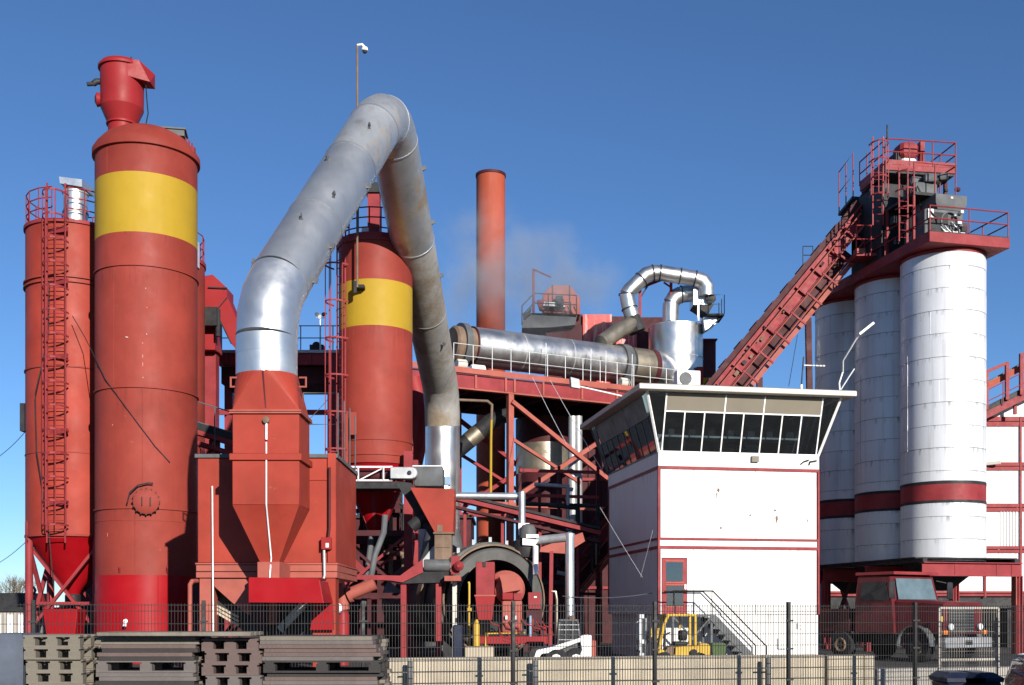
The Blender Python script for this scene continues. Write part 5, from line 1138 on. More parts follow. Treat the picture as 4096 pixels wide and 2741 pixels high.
# steel portal under the silos
def WM(): return MB(W0, wy)
t = thing('steel_portal', 'red steel portal frame carrying the white silos above the truck lane', 'steel frame', tuple(W0))
pz0, pz1 = 3.18, 3.66
bs = [-2.3, 1.9, 5.6, 9.6]
for a in (-2.35, 1.85):
    for bb in bs:
        WM().box(a - .15, a + .15, bb - .02, bb + .02, 0, pz0).build('column_web', m_redst, t)
        for s in (-1, 1): WM().box(a - .03 + s * .0, a + .03, bb + s * .14 - .02, bb + s * .14 + .02, 0, pz0).build('column_flange', m_redst, t); 
        WM().box(a - .16, a - .12, bb - .15, bb + .15, 0, pz0).build('column_flange', m_redpink if bb < 0 else m_redst, t); WM().box(a + .12, a + .16, bb - .15, bb + .15, 0, pz0).build('column_flange', m_redst, t)
for bb in bs:
    WM().box(-2.5, 2.0, bb - .03, bb + .03, pz0, pz1).build('cross_beam', m_redst, t); WM().box(-2.5, 2.0, bb - .16, bb + .16, pz1, pz1 + .04).build('beam_flange', m_redst, t); WM().box(-2.5, 2.0, bb - .16, bb + .16, pz0 - .04, pz0).build('beam_flange', m_redst, t)
for a in (-2.35, 1.85): WM().box(a - .1, a + .1, -2.3, 9.6, pz1 + .05, pz1 + .2).build('long_beam', m_dark, t)
WM().box(-2.6, 2.1, -2.0, 9.8, pz1 + .2, pz1 + .25).build('deck_plate', m_dark, t)
for a in (-1.0, .9, 1.6): WM().box(a - .04, a + .04, -2.35, -2.2, pz0, pz1).build('web_stiffener', m_redst, t)
for bb in bs[1:]:
    WM().bar((1.7, bb, .2), (.6, bb, pz0), .14, .14).build('knee_brace', m_redst, t); WM().bar((-2.2, bb, .2), (-1.1, bb, pz0), .14, .14).build('knee_brace', m_maroon, t)

# top deck and machines over the silos
t = thing('silo_top_deck', 'red edged steel deck across the tops of the white silos', 'platform', tuple(W0 + V((0, 0, 16.5))))
WM().box(-1.95, 1.75, -2.0, 9.5, 16.58, 17.0).build('deck_frame', m_redst, t, bevel=.01); WM().box(-1.9, 1.7, -1.95, 9.4, 17.0, 17.05).build('grating', m_dark, t)
railing(t, [WM().T(p) for p in ((-1.9, 3.0, 17.05), (-1.9, -1.95, 17.05), (1.7, -1.95, 17.05), (1.7, 3.0, 17.05))], 1.0, 1, 1.75, .028, m_redst)
t = thing('drive_cabinet', 'dark drive cabinet with bright fan rotor behind the lowest silo railing', 'machine', tuple(WM().T((0, -.6, 17.05))))
WM().box(-1.45, .35, -.9, .6, 17.05, 18.35).build('cabinet', m_grey, t, bevel=.03); WM().box(-1.3, -.4, -.96, -.9, 17.1, 18.2).build('panel', m_dark, t)
random.seed(77)
for k in range(9):
    a_, z_ = random.uniform(-1.3, .25), random.uniform(17.2, 18.25); s_ = random.uniform(.05, .13)
    b = WM(); b.bbox(a_ - s_, a_ + s_, -1.02 - random.uniform(0, .15), -.88, z_ - s_ * .7, z_ + s_ * random.uniform(.5, 1.3), .02); b.build('valve_block', random.choice((m_trim, m_rail, m_dark, m_dark, m_steel)), t)
for k in range(5):
    a_, z_ = random.uniform(-1.3, .1), random.uniform(17.5, 18.3)
    b = WM(); b.path([(a_, -.95, z_), (a_ + .1, -1.05, z_ - .2), (a_ + .3, -1.05, z_ - .35), (a_ + .35, -.95, z_ - .6)], .03, 6); b.build('hose', random.choice((m_dark, m_steel)), t)
b = WM(); b.lathe_ax([(.38, 0), (.42, .04), (.42, .1), (.36, .12)], (-.35, -.9, 17.85), (0, -1, 0), 24, False); b.build('fan_ring', m_grey, t)
b = WM(); b.box(-.2, .2, -.99, -.9, 17.2, 17.5); b.box(-1.35, -1.1, -1.0, -.9, 17.9, 18.3); b.build('valve', m_steel, t)
t = thing('machine_hood', 'dark box hood standing above the drive cabinet', 'machine', tuple(WM().T((0, -.6, 18.35))))
b = WM(); b.loft([rect(-.85, .35, -.9, .5, 18.35), rect(-1.0, .45, -1.0, .6, 18.6), rect(-1.0, .45, -1.0, .6, 18.95)]); b.build('hood', m_grey, t); WM().box(-.3, -.2, -1.01, -1.0, 18.8, 18.87).build('lamp', m_trim, t)
t = thing('middle_platform', 'small railed red platform with grey motor in the middle of silo tower', 'platform', tuple(WM().T((-.8, .3, 19.1))))
WM().box(-1.75, .2, -.6, 1.6, 19.0, 19.12).build('floor', m_dark, t); railing(t, [WM().T(p) for p in ((-1.75, -.6, 19.12), (.2, -.6, 19.12), (.2, 1.6, 19.12))], 1.2, 0, 1.0, .03, m_redst)
WM().bbox(-1.4, -.3, -.1, .8, 19.12, 19.75, .06).build('motor_block', m_grey, t); b = WM(); b.lathe_ax([(.2, 0), (.24, .05), (.24, .7), (.15, .75)], (-.75, .3, 20.0), (1, 0, 0), 18); b.build('motor', m_dark, t)
for a in (-1.7, .15): WM().bar((a, -.5, 17.05), (a, -.5, 19.0), .09, .09).build('post', m_redst, t); WM().bar((a, 1.5, 17.05), (a, 1.5, 19.0), .09, .09).build('post', m_redst, t)
b = WM(); 
la_ = WM().T((-2.05, -.3, 17.1)); ladder(t, la_, 19.1, WM().T((0, -1, 0)) - WM().T((0, 0, 0)), .4, True, m_redst, 1.3, .75, rise=1.1, rr=.38)
t = thing('upper_platform', 'topmost railed red platform with hoist motor above the white silos', 'platform', tuple(WM().T((-1.2, 1.8, 20.9))))
ux0, ux1, uz = ax(3542, 49.4), ax(3838, 49.4), az(655, 49.4)
MB((0, 0, 0), 0)
UO = V((ux0, 49.3, 0)); uyaw = R(8)
def UM(): return MB(UO, uyaw)
ul = (ux1 - ux0) / math.cos(uyaw) * .99
UM().box(0, ul, 0, 2.6, uz - .3, uz - .05).build('deck_frame', m_redst, t, bevel=.01); UM().box(.05, ul - .05, .05, 2.55, uz - .4, uz - .3).build('deck_soffit', m_dark, t)
railing(t, [UM().T(p) for p in ((0, 2.6, uz - .05), (0, 0, uz - .05), (ul, 0, uz - .05), (ul, 2.6, uz - .05))], 1.1, 1, 1.1, .03, m_redst, kick=.2)
b = UM(); b.bbox(1.05, 1.75, .6, 1.3, uz, uz + .55, .08); b.build('hoist_motor', m_lens, t); b = UM(); b.bbox(.95, 1.8, .5, 1.4, uz + .55, uz + 1.2, .12); b.build('motor_cover', m_redst, t)
UM().box(.8, 1.05, .7, 1.4, uz - .05, uz + .8).build('gearbox', m_dark, t); UM().box(1.9, 2.1, .6, .9, uz - .05, uz + 1.3).build('stand', m_redst, t)
b = UM(); b.prism([(.1, .8, uz), (.7, .8, uz), (.7, .8, uz + .5)], (0, .5, 0)); b.build('chute', m_steel, t)
for a in (.15, ul - .15):
    for bb in (.6, 2.4): UM().bar((a, bb, 17.0), (a, bb, uz - .4), .14, .14).build('post', m_maroon, t)
la_ = UM().T((-.45, -.15, az(905, 49.2))); ladder(t, la_, uz, (0, -1, 0), .45, True, m_redst, 1.2, .75, rise=1.05, rr=.4)
b = UM(); b.path([(-.15, -.1, uz + .4), (.0, -.1, uz + 1.0), (.0, -.1, uz + 1.6)], .04, 6); b.build('aerial', m_black, t)
t = thing('hoist_head', 'dark skip head block filled with pulleys and chutes under upper platform', 'machine', tuple(at(3600, 900, 51.0)))
hx0, hx1 = ax(3570, 51.5), ax(3745, 51.5)
MB().box(hx0, hx1, 51.2, 54.5, 17.0, 20.5).build('head_block', m_dark, t)
MB().box(hx1, hx1 + .9, 50.2, 52.5, 17.05, 18.9).build('side_bin', m_maroon, t); MB().box(ax(3500, 51.4), hx0, 51.4, 53, 17.2, 20.3).build('rope_housing', m_maroon, t)
for k in range(3): MB().box(hx0 + .25 + .55 * k, hx0 + .35 + .55 * k, 51.1, 51.2, 17.0, 20.0).build('wall_rib', m_redst, t)
b = MB(); b.prism([at(x, y, 50.9) for x, y in ((3470, 790), (3505, 755), (3545, 752), (3575, 790), (3570, 830), (3530, 860), (3490, 830))], (0, .6, 0)); b.build('sheave_cover', m_redpink, t)
b = MB(); b.prism([at(x, y, 51.0) for x, y in ((3430, 860), (3470, 810), (3500, 850), (3500, 905), (3450, 900))], (0, .5, 0)); b.build('skip_bucket', m_redst, t)
random.seed(14)
for k in range(26):
    p = at(random.uniform(3480, 3660), random.uniform(740, 960), 50.8 + random.uniform(-.2, .3)); s = random.uniform(.06, .2)
    nm, m = random.choice((('pulley', m_dark), ('hose', m_brown), ('bracket', m_redst), ('roller', m_steel), ('cable_drum', m_dark), ('guard', m_maroon)))
    b = MB()
    if nm in ('pulley', 'roller', 'cable_drum'): b.lathe_ax([(s, -.06), (s * .8, 0), (s, .06)], p, (random.uniform(-.4, .4), -1, random.uniform(-.3, .3)), 14)
    elif nm == 'hose': b.path([p, p + V((.15, -.05, -.2)), p + V((.35, 0, -.15)), p + V((.5, .05, -.4))], .035, 6)
    else: b.bar(p, p + V((random.uniform(-.4, .4), .05, random.uniform(-.5, .5))), .1, .12)
    b.build(nm, m, t)
for px, py in ((3590, 795), (3600, 815), (3640, 790)): b = MB(); q = at(px, py, 50.6); b.bbox(q.x - .14, q.x + .14, q.y - .1, q.y + .1, q.z - .08, q.z + .12, .04); b.build('white_cover', m_trim, t)
b = MB(); q = at(3645, 735, 50.6); b.bar(q + V((-.2, 0, -.15)), q + V((.15, 0, .15)), .12, .25); b.build('blue_sheet', m_bpipe, t)
WM().box(-1.85, -.2, 1.7, 4.2, 17.05, 20.3).build('dark_backing', m_dark, t)  # black box added to darken the view behind the hoist machinery
random.seed(15)
for k in range(22):
    p = WM().T((random.uniform(-2.1, .6), random.uniform(-.3, 1.2), random.uniform(17.1, 20.3))); s_ = random.uniform(.08, .26)
    MB((p.x, p.y, p.z), random.uniform(-.4, .4)).bbox(-s_, s_, -s_ * .8, s_ * .8, -s_ * random.uniform(.3, 1), s_, .03).build(random.choice(('gearbox', 'cable_box', 'actuator', 'pump')), random.choice((m_dark, m_dark, m_maroon, m_grey, m_brown)), t)
for k in range(8):
    p = WM().T((random.uniform(-2.1, 0), random.uniform(-.4, .6), random.uniform(17.6, 20.2))); MB().path([p, p + V((.1, -.1, -.3)), p + V((.35, -.05, -.45)), p + V((.5, .1, -.9))], .035, 6).build('cable_loop', m_dark, t)
t = thing('side_gallery', 'narrow railed walkway on the left flank of the skip head', 'walkway', tuple(at(3430, 780, 51.6)))
p, q = at(3408, 785, 51.4), at(3475, 745, 52.0); MB().prism([p, at(3470, 790, 51.4), at(3470, 790, 51.4) + V((0, 2.2, 0)), p + V((0, 2.2, 0))], (0, 0, -.12)).build('floor', m_dark, t)
railing(t, [p + V((.05, 2.2, 0)), p + V((.05, 0, 0)), at(3468, 785, 51.4)], 1.95, 1, .9, .028, m_redst)
t = thing('mid_gallery', 'red railed landing where the skip incline meets the silo deck', 'walkway', tuple(at(3480, 1010, 49.6)))
p = at(3425, 1012, 49.6); MB().box(ax(3425, 49.6), ax(3545, 49.6), 49.6, 50.6, p.z - .12, p.z).build('floor', m_redst, t)
railing(t, [(ax(3425, 49.6), 49.6, p.z), (ax(3545, 49.6), 49.6, p.z)], 1.2, 1, .65, .028, m_redst)
MB().box(ax(3432, 49.6), ax(3470, 49.6), 49.9, 50.3, p.z, p.z + .3).build('tool_box', m_redpink, t); MB().box(ax(3495, 49.6), ax(3522, 49.6), 49.9, 50.3, p.z, p.z + .35).build('tool_box', m_redst, t)

# ================================================================ white warehouse on the right
HYw = 62.0
t = thing('warehouse', 'white sheet-clad warehouse with red double rails right of the white silos', 'building', (ax(4050, HYw) + 4, HYw + 4, 0))
hx = ax(3290, HYw)
bands = [(2385, 2365), (2212, 2185), (2047, 2015), (1882, 1850), (1706, 1668)]
prev = 0
for i, (ya, yb) in enumerate(bands):
    za, zb = az(ya, HYw), az(yb, HYw)
    if i:
        for k in range(8): MB().box(hx + 2.4 * k + .01, hx + 2.4 * (k + 1) - .01, HYw, HYw + .1, prev, za).build('wall_panel', m_white, t)
    zm = (za + zb) / 2
    if i < 4 or True:
        MB().box(hx - .02, hx + 19.3, HYw - .08, HYw + .12, za, zm - .02).build('rail', m_redst, t); MB().box(hx - .02, hx + 19.3, HYw - .08, HYw + .12, zm + .02, zb).build('rail', m_redst, t)
    prev = zb
MB().box(hx, hx + 19.2, HYw + .12, HYw + 8, 0, prev).build('core', m_dark, t)
b = MB(); b.prism([(hx + 8.7, HYw, prev), (hx + 19.2, HYw, prev), (hx + 19.2, HYw, prev + 4.6), (hx + 9.0, HYw, prev + .1)], (0, .1, 0)); b.build('gable', m_white, t)
rm = MB().box(-.035, .035, -.05, 0, 0, az(2047, HYw) * 0 + (az(2047, HYw) - az(2185, HYw))).mesh('panel_rib', m_white, Z0)
for k in range(10): inst('panel_rib', rm, t, (ax(4003, HYw) + .17 * k, HYw, az(2185, HYw)))
for px in (3938, 4080): MB().box(ax(px, HYw) - .05, ax(px, HYw) + .05, HYw - .12, HYw - .08, az(2390, HYw), prev).build('post', m_redst, t)
for a, zz in ((9.6, 5.0), (10.6, 7.2), (10.0, 9.0), (10.5, 3.2)):
    MB().box(hx + a, hx + a + .05, HYw - .006, HYw - .001, zz, zz + .35).build('rust_run', m_aluold, t)
b = MB(); b.bar((hx + 8.75, HYw - .1, az(1858, HYw)), (hx + 9.5, HYw - .5, az(1855, HYw)), .2, .16); b.build('wall_lamp', m_cream, t)
t = thing('sloping_gallery', 'red sloping conveyor gallery climbing over the warehouse gable', 'conveyor', (ax(3990, 60.5), 60.5, az(1660, 60.5)))
p, q = at(3930, 1668, 60.5), at(4600, 1338, 60.5)
MB().bar(p, q, .3, .35).build('lower_girder', m_redst, t); MB().bar(p + V((0, 1.4, 0)), q + V((0, 1.4, 0)), .3, .35).build('lower_girder', m_redst, t)
MB().bar(p + V((0, .2, 1.5)), q + V((0, .2, 1.9)), .25, .3).build('belt_frame', m_orange, t); MB().bar(p + V((0, .6, 1.7)), q + V((0, .6, 2.1)), .8, .08).build('belt', m_grey, t)
MB().bar(p + V((0, .1, .3)), q + V((0, .1, .35)), .4, .3).build('walkway', m_dark, t)
for px, yt, yb in ((3945, 1482, 1640), (4028, 1450, 1600), (4085, 1415, 1580), (4170, 1382, 1540), (4300, 1310, 1475), (4430, 1246, 1410)):
    MB().bar(at(px, yb, 60.3), at(px, yt, 60.3), .18, .18).build('portal_post', m_redst, t)
MB().bar(at(3945, 1487, 60.3), at(4028, 1453, 60.3), .16, .16).build('portal_beam', m_redst, t); MB().bar(at(4085, 1420, 60.3), at(4160, 1390, 60.3), .16, .16).build('portal_beam', m_redst, t)
railing(t, [p + V((0, -.25, .1)), q + V((0, -.25, .15))], 1.2, 1, 1.1, .028, m_redst)
for px, yb in ((3960, 1650), (4060, 1600), (4300, 1482), (4560, 1355)): e = at(px, yb, 61.2); MB().bar(V((e.x, 61.2, prev)), e, .15, .15).build('support_leg', m_redst, t)
t = thing('low_shed', 'black low shed with sloping roof below the warehouse rails', 'shed', (ax(4070, 55) + 1, 56, 0))
MB().box(ax(4030, 55), ax(4300, 55), 55, 58, 0, 1.9).build('wall', m_dark, t); b = MB(); b.prism([(ax(4030, 55) - .2, 54.8, 1.9), (ax(4300, 55), 54.8, 1.9), (ax(4300, 55), 54.8, 2.9)], (0, 3.4, 0)); b.build('roof', m_dark, t)

# ================================================================ truck
KO = V((ax(3862, 38.0), 38.0, 0)); ky = R(31)     # front bumper centre, local -b is forward
def KM(): return MB(KO, ky)
t = thing('parked_truck', 'red bonneted truck with large windscreen parked beside the silo portal', 'truck', tuple(KO + V((-1, 2, 0))))
def tsec(w, b_, z): return [(-w, b_, z), (w, b_, z)]
b = KM(); b.loft([[(-1.0, .1, .95), (1.0, .1, .95), (1.0, .1, 1.95), (.85, .1, 2.02), (-.85, .1, 2.02), (-1.0, .1, 1.95)], [(-1.12, 2.0, .95), (1.12, 2.0, .95), (1.12, 2.0, 2.05), (1.0, 2.0, 2.14), (-1.0, 2.0, 2.14), (-1.12, 2.0, 2.05)]]); b.build('bonnet', m_truck, t)
b = KM(); b.loft([rect(-1.22, 1.22, 1.95, 3.7, .95), rect(-1.22, 1.22, 2.0, 3.7, 2.0), rect(-1.12, 1.12, 2.2, 3.65, 2.95), rect(-1.05, 1.05, 2.3, 3.6, 3.0)]); b.build('cab', m_truck, t, bevel=.03)
KM().box(-1.16, 1.16, 2.0, 3.7, 3.0, 3.1).build('sun_visor', m_redst, t)
b = KM(); b.prism([(-.98, 1.96, 2.12), (.98, 1.96, 2.12), (.92, 2.14, 2.86), (-.92, 2.14, 2.86)], (0, -.02, .006)); b.build('windscreen', m_screen, t, 'pale reflecting windscreen')
b = KM(); b.prism([(-1.235, 2.15, 2.1), (-1.235, 3.4, 2.1), (-1.155, 3.4, 2.75), (-1.155, 2.35, 2.75)], (-.012, 0, 0)); b.build('door_window', m_dark, t)
KM().box(-.78, .5, .03, .1, 1.0, 1.9).build('grille', m_dark, t); 
for k in range(8): KM().box(-.75, .47, .01, .03, 1.05 + .1 * k, 1.08 + .1 * k).build('grille_bar', m_grey, t)
KM().box(-1.2, 1.2, -.15, .08, .5, .85).build('bumper', m_steel, t, bevel=.02); KM().box(-.2, .15, -.17, -.15, .6, .75).build('number_plate', m_dark, t)
for s in (-1, 1):
    b = KM(); b.lathe_ax([(.11, 0), (.11, .06), (.03, .08)], (s * .75, .02, 1.2), (0, -1, 0), 14); b.build('headlight', m_lens, t); KM().box(s * 1.0 - .1, s * 1.0 + .1, -.02, .1, .95, 1.08).build('indicator', m_orl, t)
    b = KM(); b.bbox(s * 1.5 - .14, s * 1.5 + .14, 1.75, 1.83, 2.15, 2.75, .03); b.build('mirror', m_dark, t); KM().bar((s * 1.1, 2.05, 2.8), (s * 1.5, 1.8, 2.7), .03).build('mirror_arm', m_dark, t)
    for bb in (1.0, 4.35):
        b = KM(); b.lathe_ax([(.25, 0), (.48, .0), (.52, .05), (.52, .28), (.46, .32), (.25, .32)], (s * 1.22 - (.32 if s > 0 else 0), bb, .52), (1, 0, 0), 28); WH = b.build('wheel', m_rubber, t)
        b = KM(); b.lathe_ax([(.05, .02), (.12, -.02), (.24, .04), (.26, .0)], (s * 1.22 if s < 0 else 1.22, bb, .52), (s, 0, 0), 18, False); b.build('rim', m_brown, WH)
    b = KM(); ar = [(s * 1.25, 1.0 + math.cos(R(a)) * .68, .55 + math.sin(R(a)) * .68) for a in range(0, 181, 20)]
    for p, q in zip(ar, ar[1:]): b.bar(p, q, .3, .04)
    b.build('mudguard', m_grey, t)
KM().box(-.5, .5, .3, 5.5, .6, .9).build('chassis', m_dark, t)
b = KM(); b.loft([rect(-1.2, 1.2, 3.95, 5.5, 1.0), rect(-1.25, 1.25, 3.9, 5.6, 1.75)]); b.build('tipper_body', m_maroon, t)
KM().box(-1.28, 1.28, 3.88, 5.62, 1.75, 1.82).build('body_rim', m_truck, t)
KM().tube((1.05, 3.85, .9), (1.05, 3.85, 3.0), .09, n=12).build('exhaust', m_steel, t)
b = KM(); b.bar((-1.27, .05, 1.45), (-1.1, .05, 1.45), .02, .2); b.build('yellow_strip', m_yelmach, t)
# ================================================================ perimeter fence
f0 = V((.02, 19.15, 0)); ft = R(12.9); fu = V((math.cos(ft), math.sin(ft), 0)); FP = 2.52; FHt = 1.80
def fpx(px, off=0.0):
    k = (px - CX) / F; fv = V((-fu.y, fu.x, 0)); o = f0 + fv * off
    return (k * o.y - o.x) / (fu.x - fu.y * k)
fence = thing('mesh_fence', 'black welded mesh fence with square posts along the yard edge', 'fence', tuple(f0))
def FM(): return MB(f0, ft)
pan = FM()
nw = 50
for k in range(nw): x = .03 + k * .05; pan.bar((x, 0, .06), (x, 0, FHt), .0075, .0075)
for zz in (.08, .28, .48, .68, .88, 1.08, 1.28, 1.48, 1.68, 1.775):
    for y in (-.006, .006): pan.bar((.01, y, zz), (FP - .03, y, zz), .009, .009)
pm = pan.mesh('mesh_panel', m_black, f0)
post = FM(); post.bbox(-.03, .03, -.04, .04, 0, FHt + .05, .006); post_me = post.mesh('post', m_black, f0)
clip = FM(); clip.box(-.07, .07, -.06, -.035, 0, .03); clip_me = clip.mesh('clamp', m_dark, f0)
for k in range(-4, 5):
    p = f0 + fu * (FP * k)
    inst('mesh_panel', pm, fence, p + fu * .0); po = inst('post', post_me, fence, p)
    for zz in (.45, 1.0, 1.5): inst('clamp', clip_me, fence, p + V((0, 0, zz)))
# low concrete wall behind it
wall = thing('block_wall', 'low cream concrete block wall behind the mesh fence', 'wall', tuple(f0 + V((0, 1.4, 0))))
wo = 1.45; wa, wb = fpx(1542, wo), fpx(3300, wo); wz = .84
random.seed(2)
a = wa; k = 0
while a < wb - .1:
    L_b = min(2.4, wb - a); dy = random.uniform(-.012, .012)
    b = FM(); b.box(a + .003, a + L_b - .003, wo + dy, wo + .4 + dy, 0, wz + random.uniform(-.006, .006)); b.build('block', m_conc, wall, bevel=.015)
    a += L_b; k += 1
wall2 = thing('block_wall', 'short weathered concrete block wall right of the long cream wall', 'wall', tuple(f0 + fu * fpx(3400, 1.5) + V((0, 1.5, 0))))
a = fpx(3310, 1.6); wb = fpx(3500, 1.6)
while a < wb - .1:
    b = FM(); b.box(a + .006, min(a + .8, wb) - .006, 1.6, 2.0, 0, wz - .02); b.build('block', m_conc, wall2, bevel=.012); a += .8
a = fpx(3510, 4.0); wall3 = thing('block_wall', 'low grey concrete kerb wall in front of the truck', 'wall', tuple(f0 + fu * a + V((0, 4, 0))))
for k in range(5): b = FM(); b.box(a + 1.5 * k + .006, a + 1.5 * k + 1.49, 4.0, 4.4, 0, .42); b.build('block', m_conc2, wall3, bevel=.012)
# grey posts between fence and wall
for px, lab in ((1640, 'short grey post at the left end of the cream wall'), (2140, 'short grey post before the middle of the cream wall'), (3072, 'short grey post before the stair foot')):
    a = fpx(px, 1.2); b = FM(); b.bbox(a - .045, a + .045, 1.15, 1.24, 0, .80, .008); b.box(a - .13, a + .13, 1.16, 1.2, .60, .62)
    tag(b.build('short_post', m_grey), lab, 'post')
# galvanised gate leaf
t = thing('mesh_gate', 'loose galvanised mesh panel leaning in front of the truck', 'gate panel', tuple(f0 + fu * fpx(3870, 1.0)))
g0, g1 = fpx(3757, .9), fpx(3992, .9)
for p, q in (((g0, .9, 0), (g0, .9, 1.75)), ((g1, .9, 0), (g1, .9, 1.75)), ((g0, .9, 1.75), (g1, .9, 1.75)), ((g0, .9, .75), (g1, .9, .75))): b = FM(); b.bar(p, q, .04, .04); b.build('frame_bar', m_conc2, t)
b = FM(); x = g0 + .05
while x < g1: b.bar((x, .9, 0), (x, .9, 1.75), .005, .005); x += .055
for k in range(9): b.bar((g0, .905, .15 + .19 * k), (g1, .905, .15 + .19 * k), .005, .005)
o = b.build('wire_infill', m_conc2, t); o['kind'] = 'stuff'
# bins
for k, px in enumerate((3832, 3905)):
    q = at(px, 2700, 17.2); t = thing('wheelie_bin', ('dark blue wheeled bin left of its twin under the mesh panel', 'dark blue wheeled bin nearer the black car')[k], 'bin', (q.x, 17.2, 0), 'two wheeled bins')
    b = MB(); b.loft([rect(q.x - .2, q.x + .2, 17.0, 17.5, .05), rect(q.x - .27, q.x + .27, 16.9, 17.6, .62)]); b.build('body', m_blue, t, bevel=.03)
    b = MB(); b.loft([rect(q.x - .28, q.x + .28, 16.88, 17.62, .62), rect(q.x - .29, q.x + .29, 16.88, 17.62, .68), rect(q.x - .18, q.x + .18, 17.0, 17.6, .76)]); b.build('lid', m_blue, t)
    for s in (-1, 1): b = MB(); b.lathe_ax([(.1, 0), (.1, .05)], (q.x + s * .22, 17.55, .1), (1, 0, 0), 14); b.build('wheel', m_rubber, t)

# black car, only its corner in frame
CO = V((6.32, 13.6, 0))
def CMb(): return MB(CO, R(-84))
t = thing('parked_car', 'black car cut off by the lower right corner', 'car', tuple(CO + V((0, 2, 0))))
def csec(b_, w, z0_, z1_, tw): return [(-w, b_, z0_), (w, b_, z0_), (w + .02, b_, z0_ + .25), (w, b_, (z0_ + z1_) / 2 + .15), (tw, b_, z1_), (-tw, b_, z1_), (-w, b_, (z0_ + z1_) / 2 + .15), (-w - .02, b_, z0_ + .25)]
b = CMb(); b.loft([csec(-.05, .7, .4, .92, .55), csec(.03, .82, .32, 1.06, .66), csec(.15, .89, .28, 1.13, .74), csec(.9, .93, .25, 1.2, .80), csec(1.4, .93, .25, 1.24, .84), csec(3.6, .93, .25, 1.24, .84), csec(4.2, .86, .3, 1.1, .75)]); b.build('body', m_carbl, t)
b = CMb(); b.loft([[(-.82, 1.2, 1.2), (.82, 1.2, 1.2), (.82, 4.0, 1.2), (-.82, 4.0, 1.2)], [(-.66, 1.9, 1.68), (.66, 1.9, 1.68), (.66, 3.5, 1.7), (-.66, 3.5, 1.7)]]); b.build('cabin', m_carbl, t, bevel=.04)
b = CMb(); b.prism([(-.74, 1.28, 1.25), (.74, 1.28, 1.25), (.62, 1.86, 1.64), (-.62, 1.86, 1.64)], (0, -.015, .01)); b.build('windscreen', m_glass, t)
for s in (-1, 1):
    b = CMb(); b.bbox(s * .55 - .2, s * .55 + .2, -.02, .1, .62, .78, .03); b.build('headlight', m_lens, t); b = CMb(); b.bbox(s * 1.0 - .1, s * 1.0 + .1, 1.5, 1.62, 1.05, 1.2, .03); b.build('mirror', m_carbl, t)
    for bb in (.85, 3.45): b = CMb(); b.lathe_ax([(.2, 0), (.3, 0), (.33, .04), (.33, .18), (.2, .2)], (s * .92 - (.2 if s > 0 else 0), bb, .33), (1, 0, 0), 24); b.build('wheel', m_rubber, t)
for k in range(3): CMb().box(-.45, .45, -.02, .02, .5 + .08 * k, .54 + .08 * k).build('grille_bar', m_grey, t)

# ================================================================ yellow forklift
GO = V((ax(2790, 34.0), 34.0, 0))
t = thing('forklift', 'yellow forklift with open cab parked before the tower stair', 'forklift', tuple(GO))
def gx(px): return ax(px, 33.6)
def gzz(py): return az(py, 33.6)
y0, y1 = 33.6, 34.7
b = MB(); b.prism([(gx(x), y0, gzz(y)) for x, y in ((2632, 2625), (2632, 2598), (2655, 2600), (2668, 2622), (2700, 2622), (2702, 2588), (2735, 2586), (2770, 2586), (2790, 2585), (2798, 2575), (2830, 2577), (2840, 2588), (2842, 2632), (2690, 2640))], (0, y1 - y0, 0)); b.build('chassis', m_yelmach, t, bevel=.02)
b = MB(); b.prism([(gx(x), y0 - .02, gzz(y)) for x, y in ((2797, 2573), (2834, 2575), (2841, 2588), (2841, 2622), (2797, 2625))], (0, y1 - y0 + .04, 0)); b.build('counterweight', m_yelmach, t, bevel=.03)
for y in (y0 + .03, y1 - .03):
    b = MB(); b.path([(gx(2636), y, gzz(2600)), (gx(2656), y, gzz(2500)), (gx(2674), y, gzz(2460))], .045, 8); b.build('front_pillar', m_yelmach, t)
    b = MB(); b.path([(gx(2782), y, gzz(2590)), (gx(2781), y, gzz(2465))], .045, 8); b.build('rear_pillar', m_yelmach, t)
b = MB(); b.bbox(gx(2664), gx(2787), y0, y1, gzz(2465), gzz(2457), .02); b.build('overhead_guard', m_yelmach, t)
for k in range(5): MB().box(gx(2672 + 22 * k), gx(2676 + 22 * k), y0 + .05, y1 - .05, gzz(2457), gzz(2455)).build('guard_slat', m_yelmach, t)
MB().box(gx(2736), gx(2744), y1 - .12, y1 - .05, gzz(2520), gzz(2465)).build('rear_window_post', m_yelmach, t)
b = MB(); b.bbox(gx(2726), gx(2757), y0 + .3, y1 - .3, gzz(2565), gzz(2522), .06); b.build('seat_back', m_black, t)
b = MB(); b.bbox(gx(2700), gx(2758), y0 + .25, y1 - .25, gzz(2586), gzz(2568), .05); b.build('seat', m_black, t)
b = MB(); b.path([(gx(2664), y0 + .5, gzz(2590)), (gx(2668), y0 + .5, gzz(2545))], .035, 8); b.build('steering_column', m_black, t)
b = MB(); b.lathe_ax([(.15, -.015), (.17, 0), (.15, .015)], (gx(2672), y0 + .5, gzz(2540)), (-.5, 0, 1), 18, False); b.build('steering_wheel', m_black, t)
for px in (2655, 2802):
    for y in (y0 - .02, y1 - .18): 
        b = MB(); b.lathe_ax([(.1, 0), (.22, 0), (.26, .03), (.26, .17), (.1, .2)], (gx(px), y, .26), (0, 1, 0), 22); W_ = b.build('wheel', m_rubber, t); b = MB(); b.lathe_ax([(.02, -.01), (.12, 0)], (gx(px), y - .005, .26), (0, -1, 0), 14); b.build('rim', m_yelmach, W_)
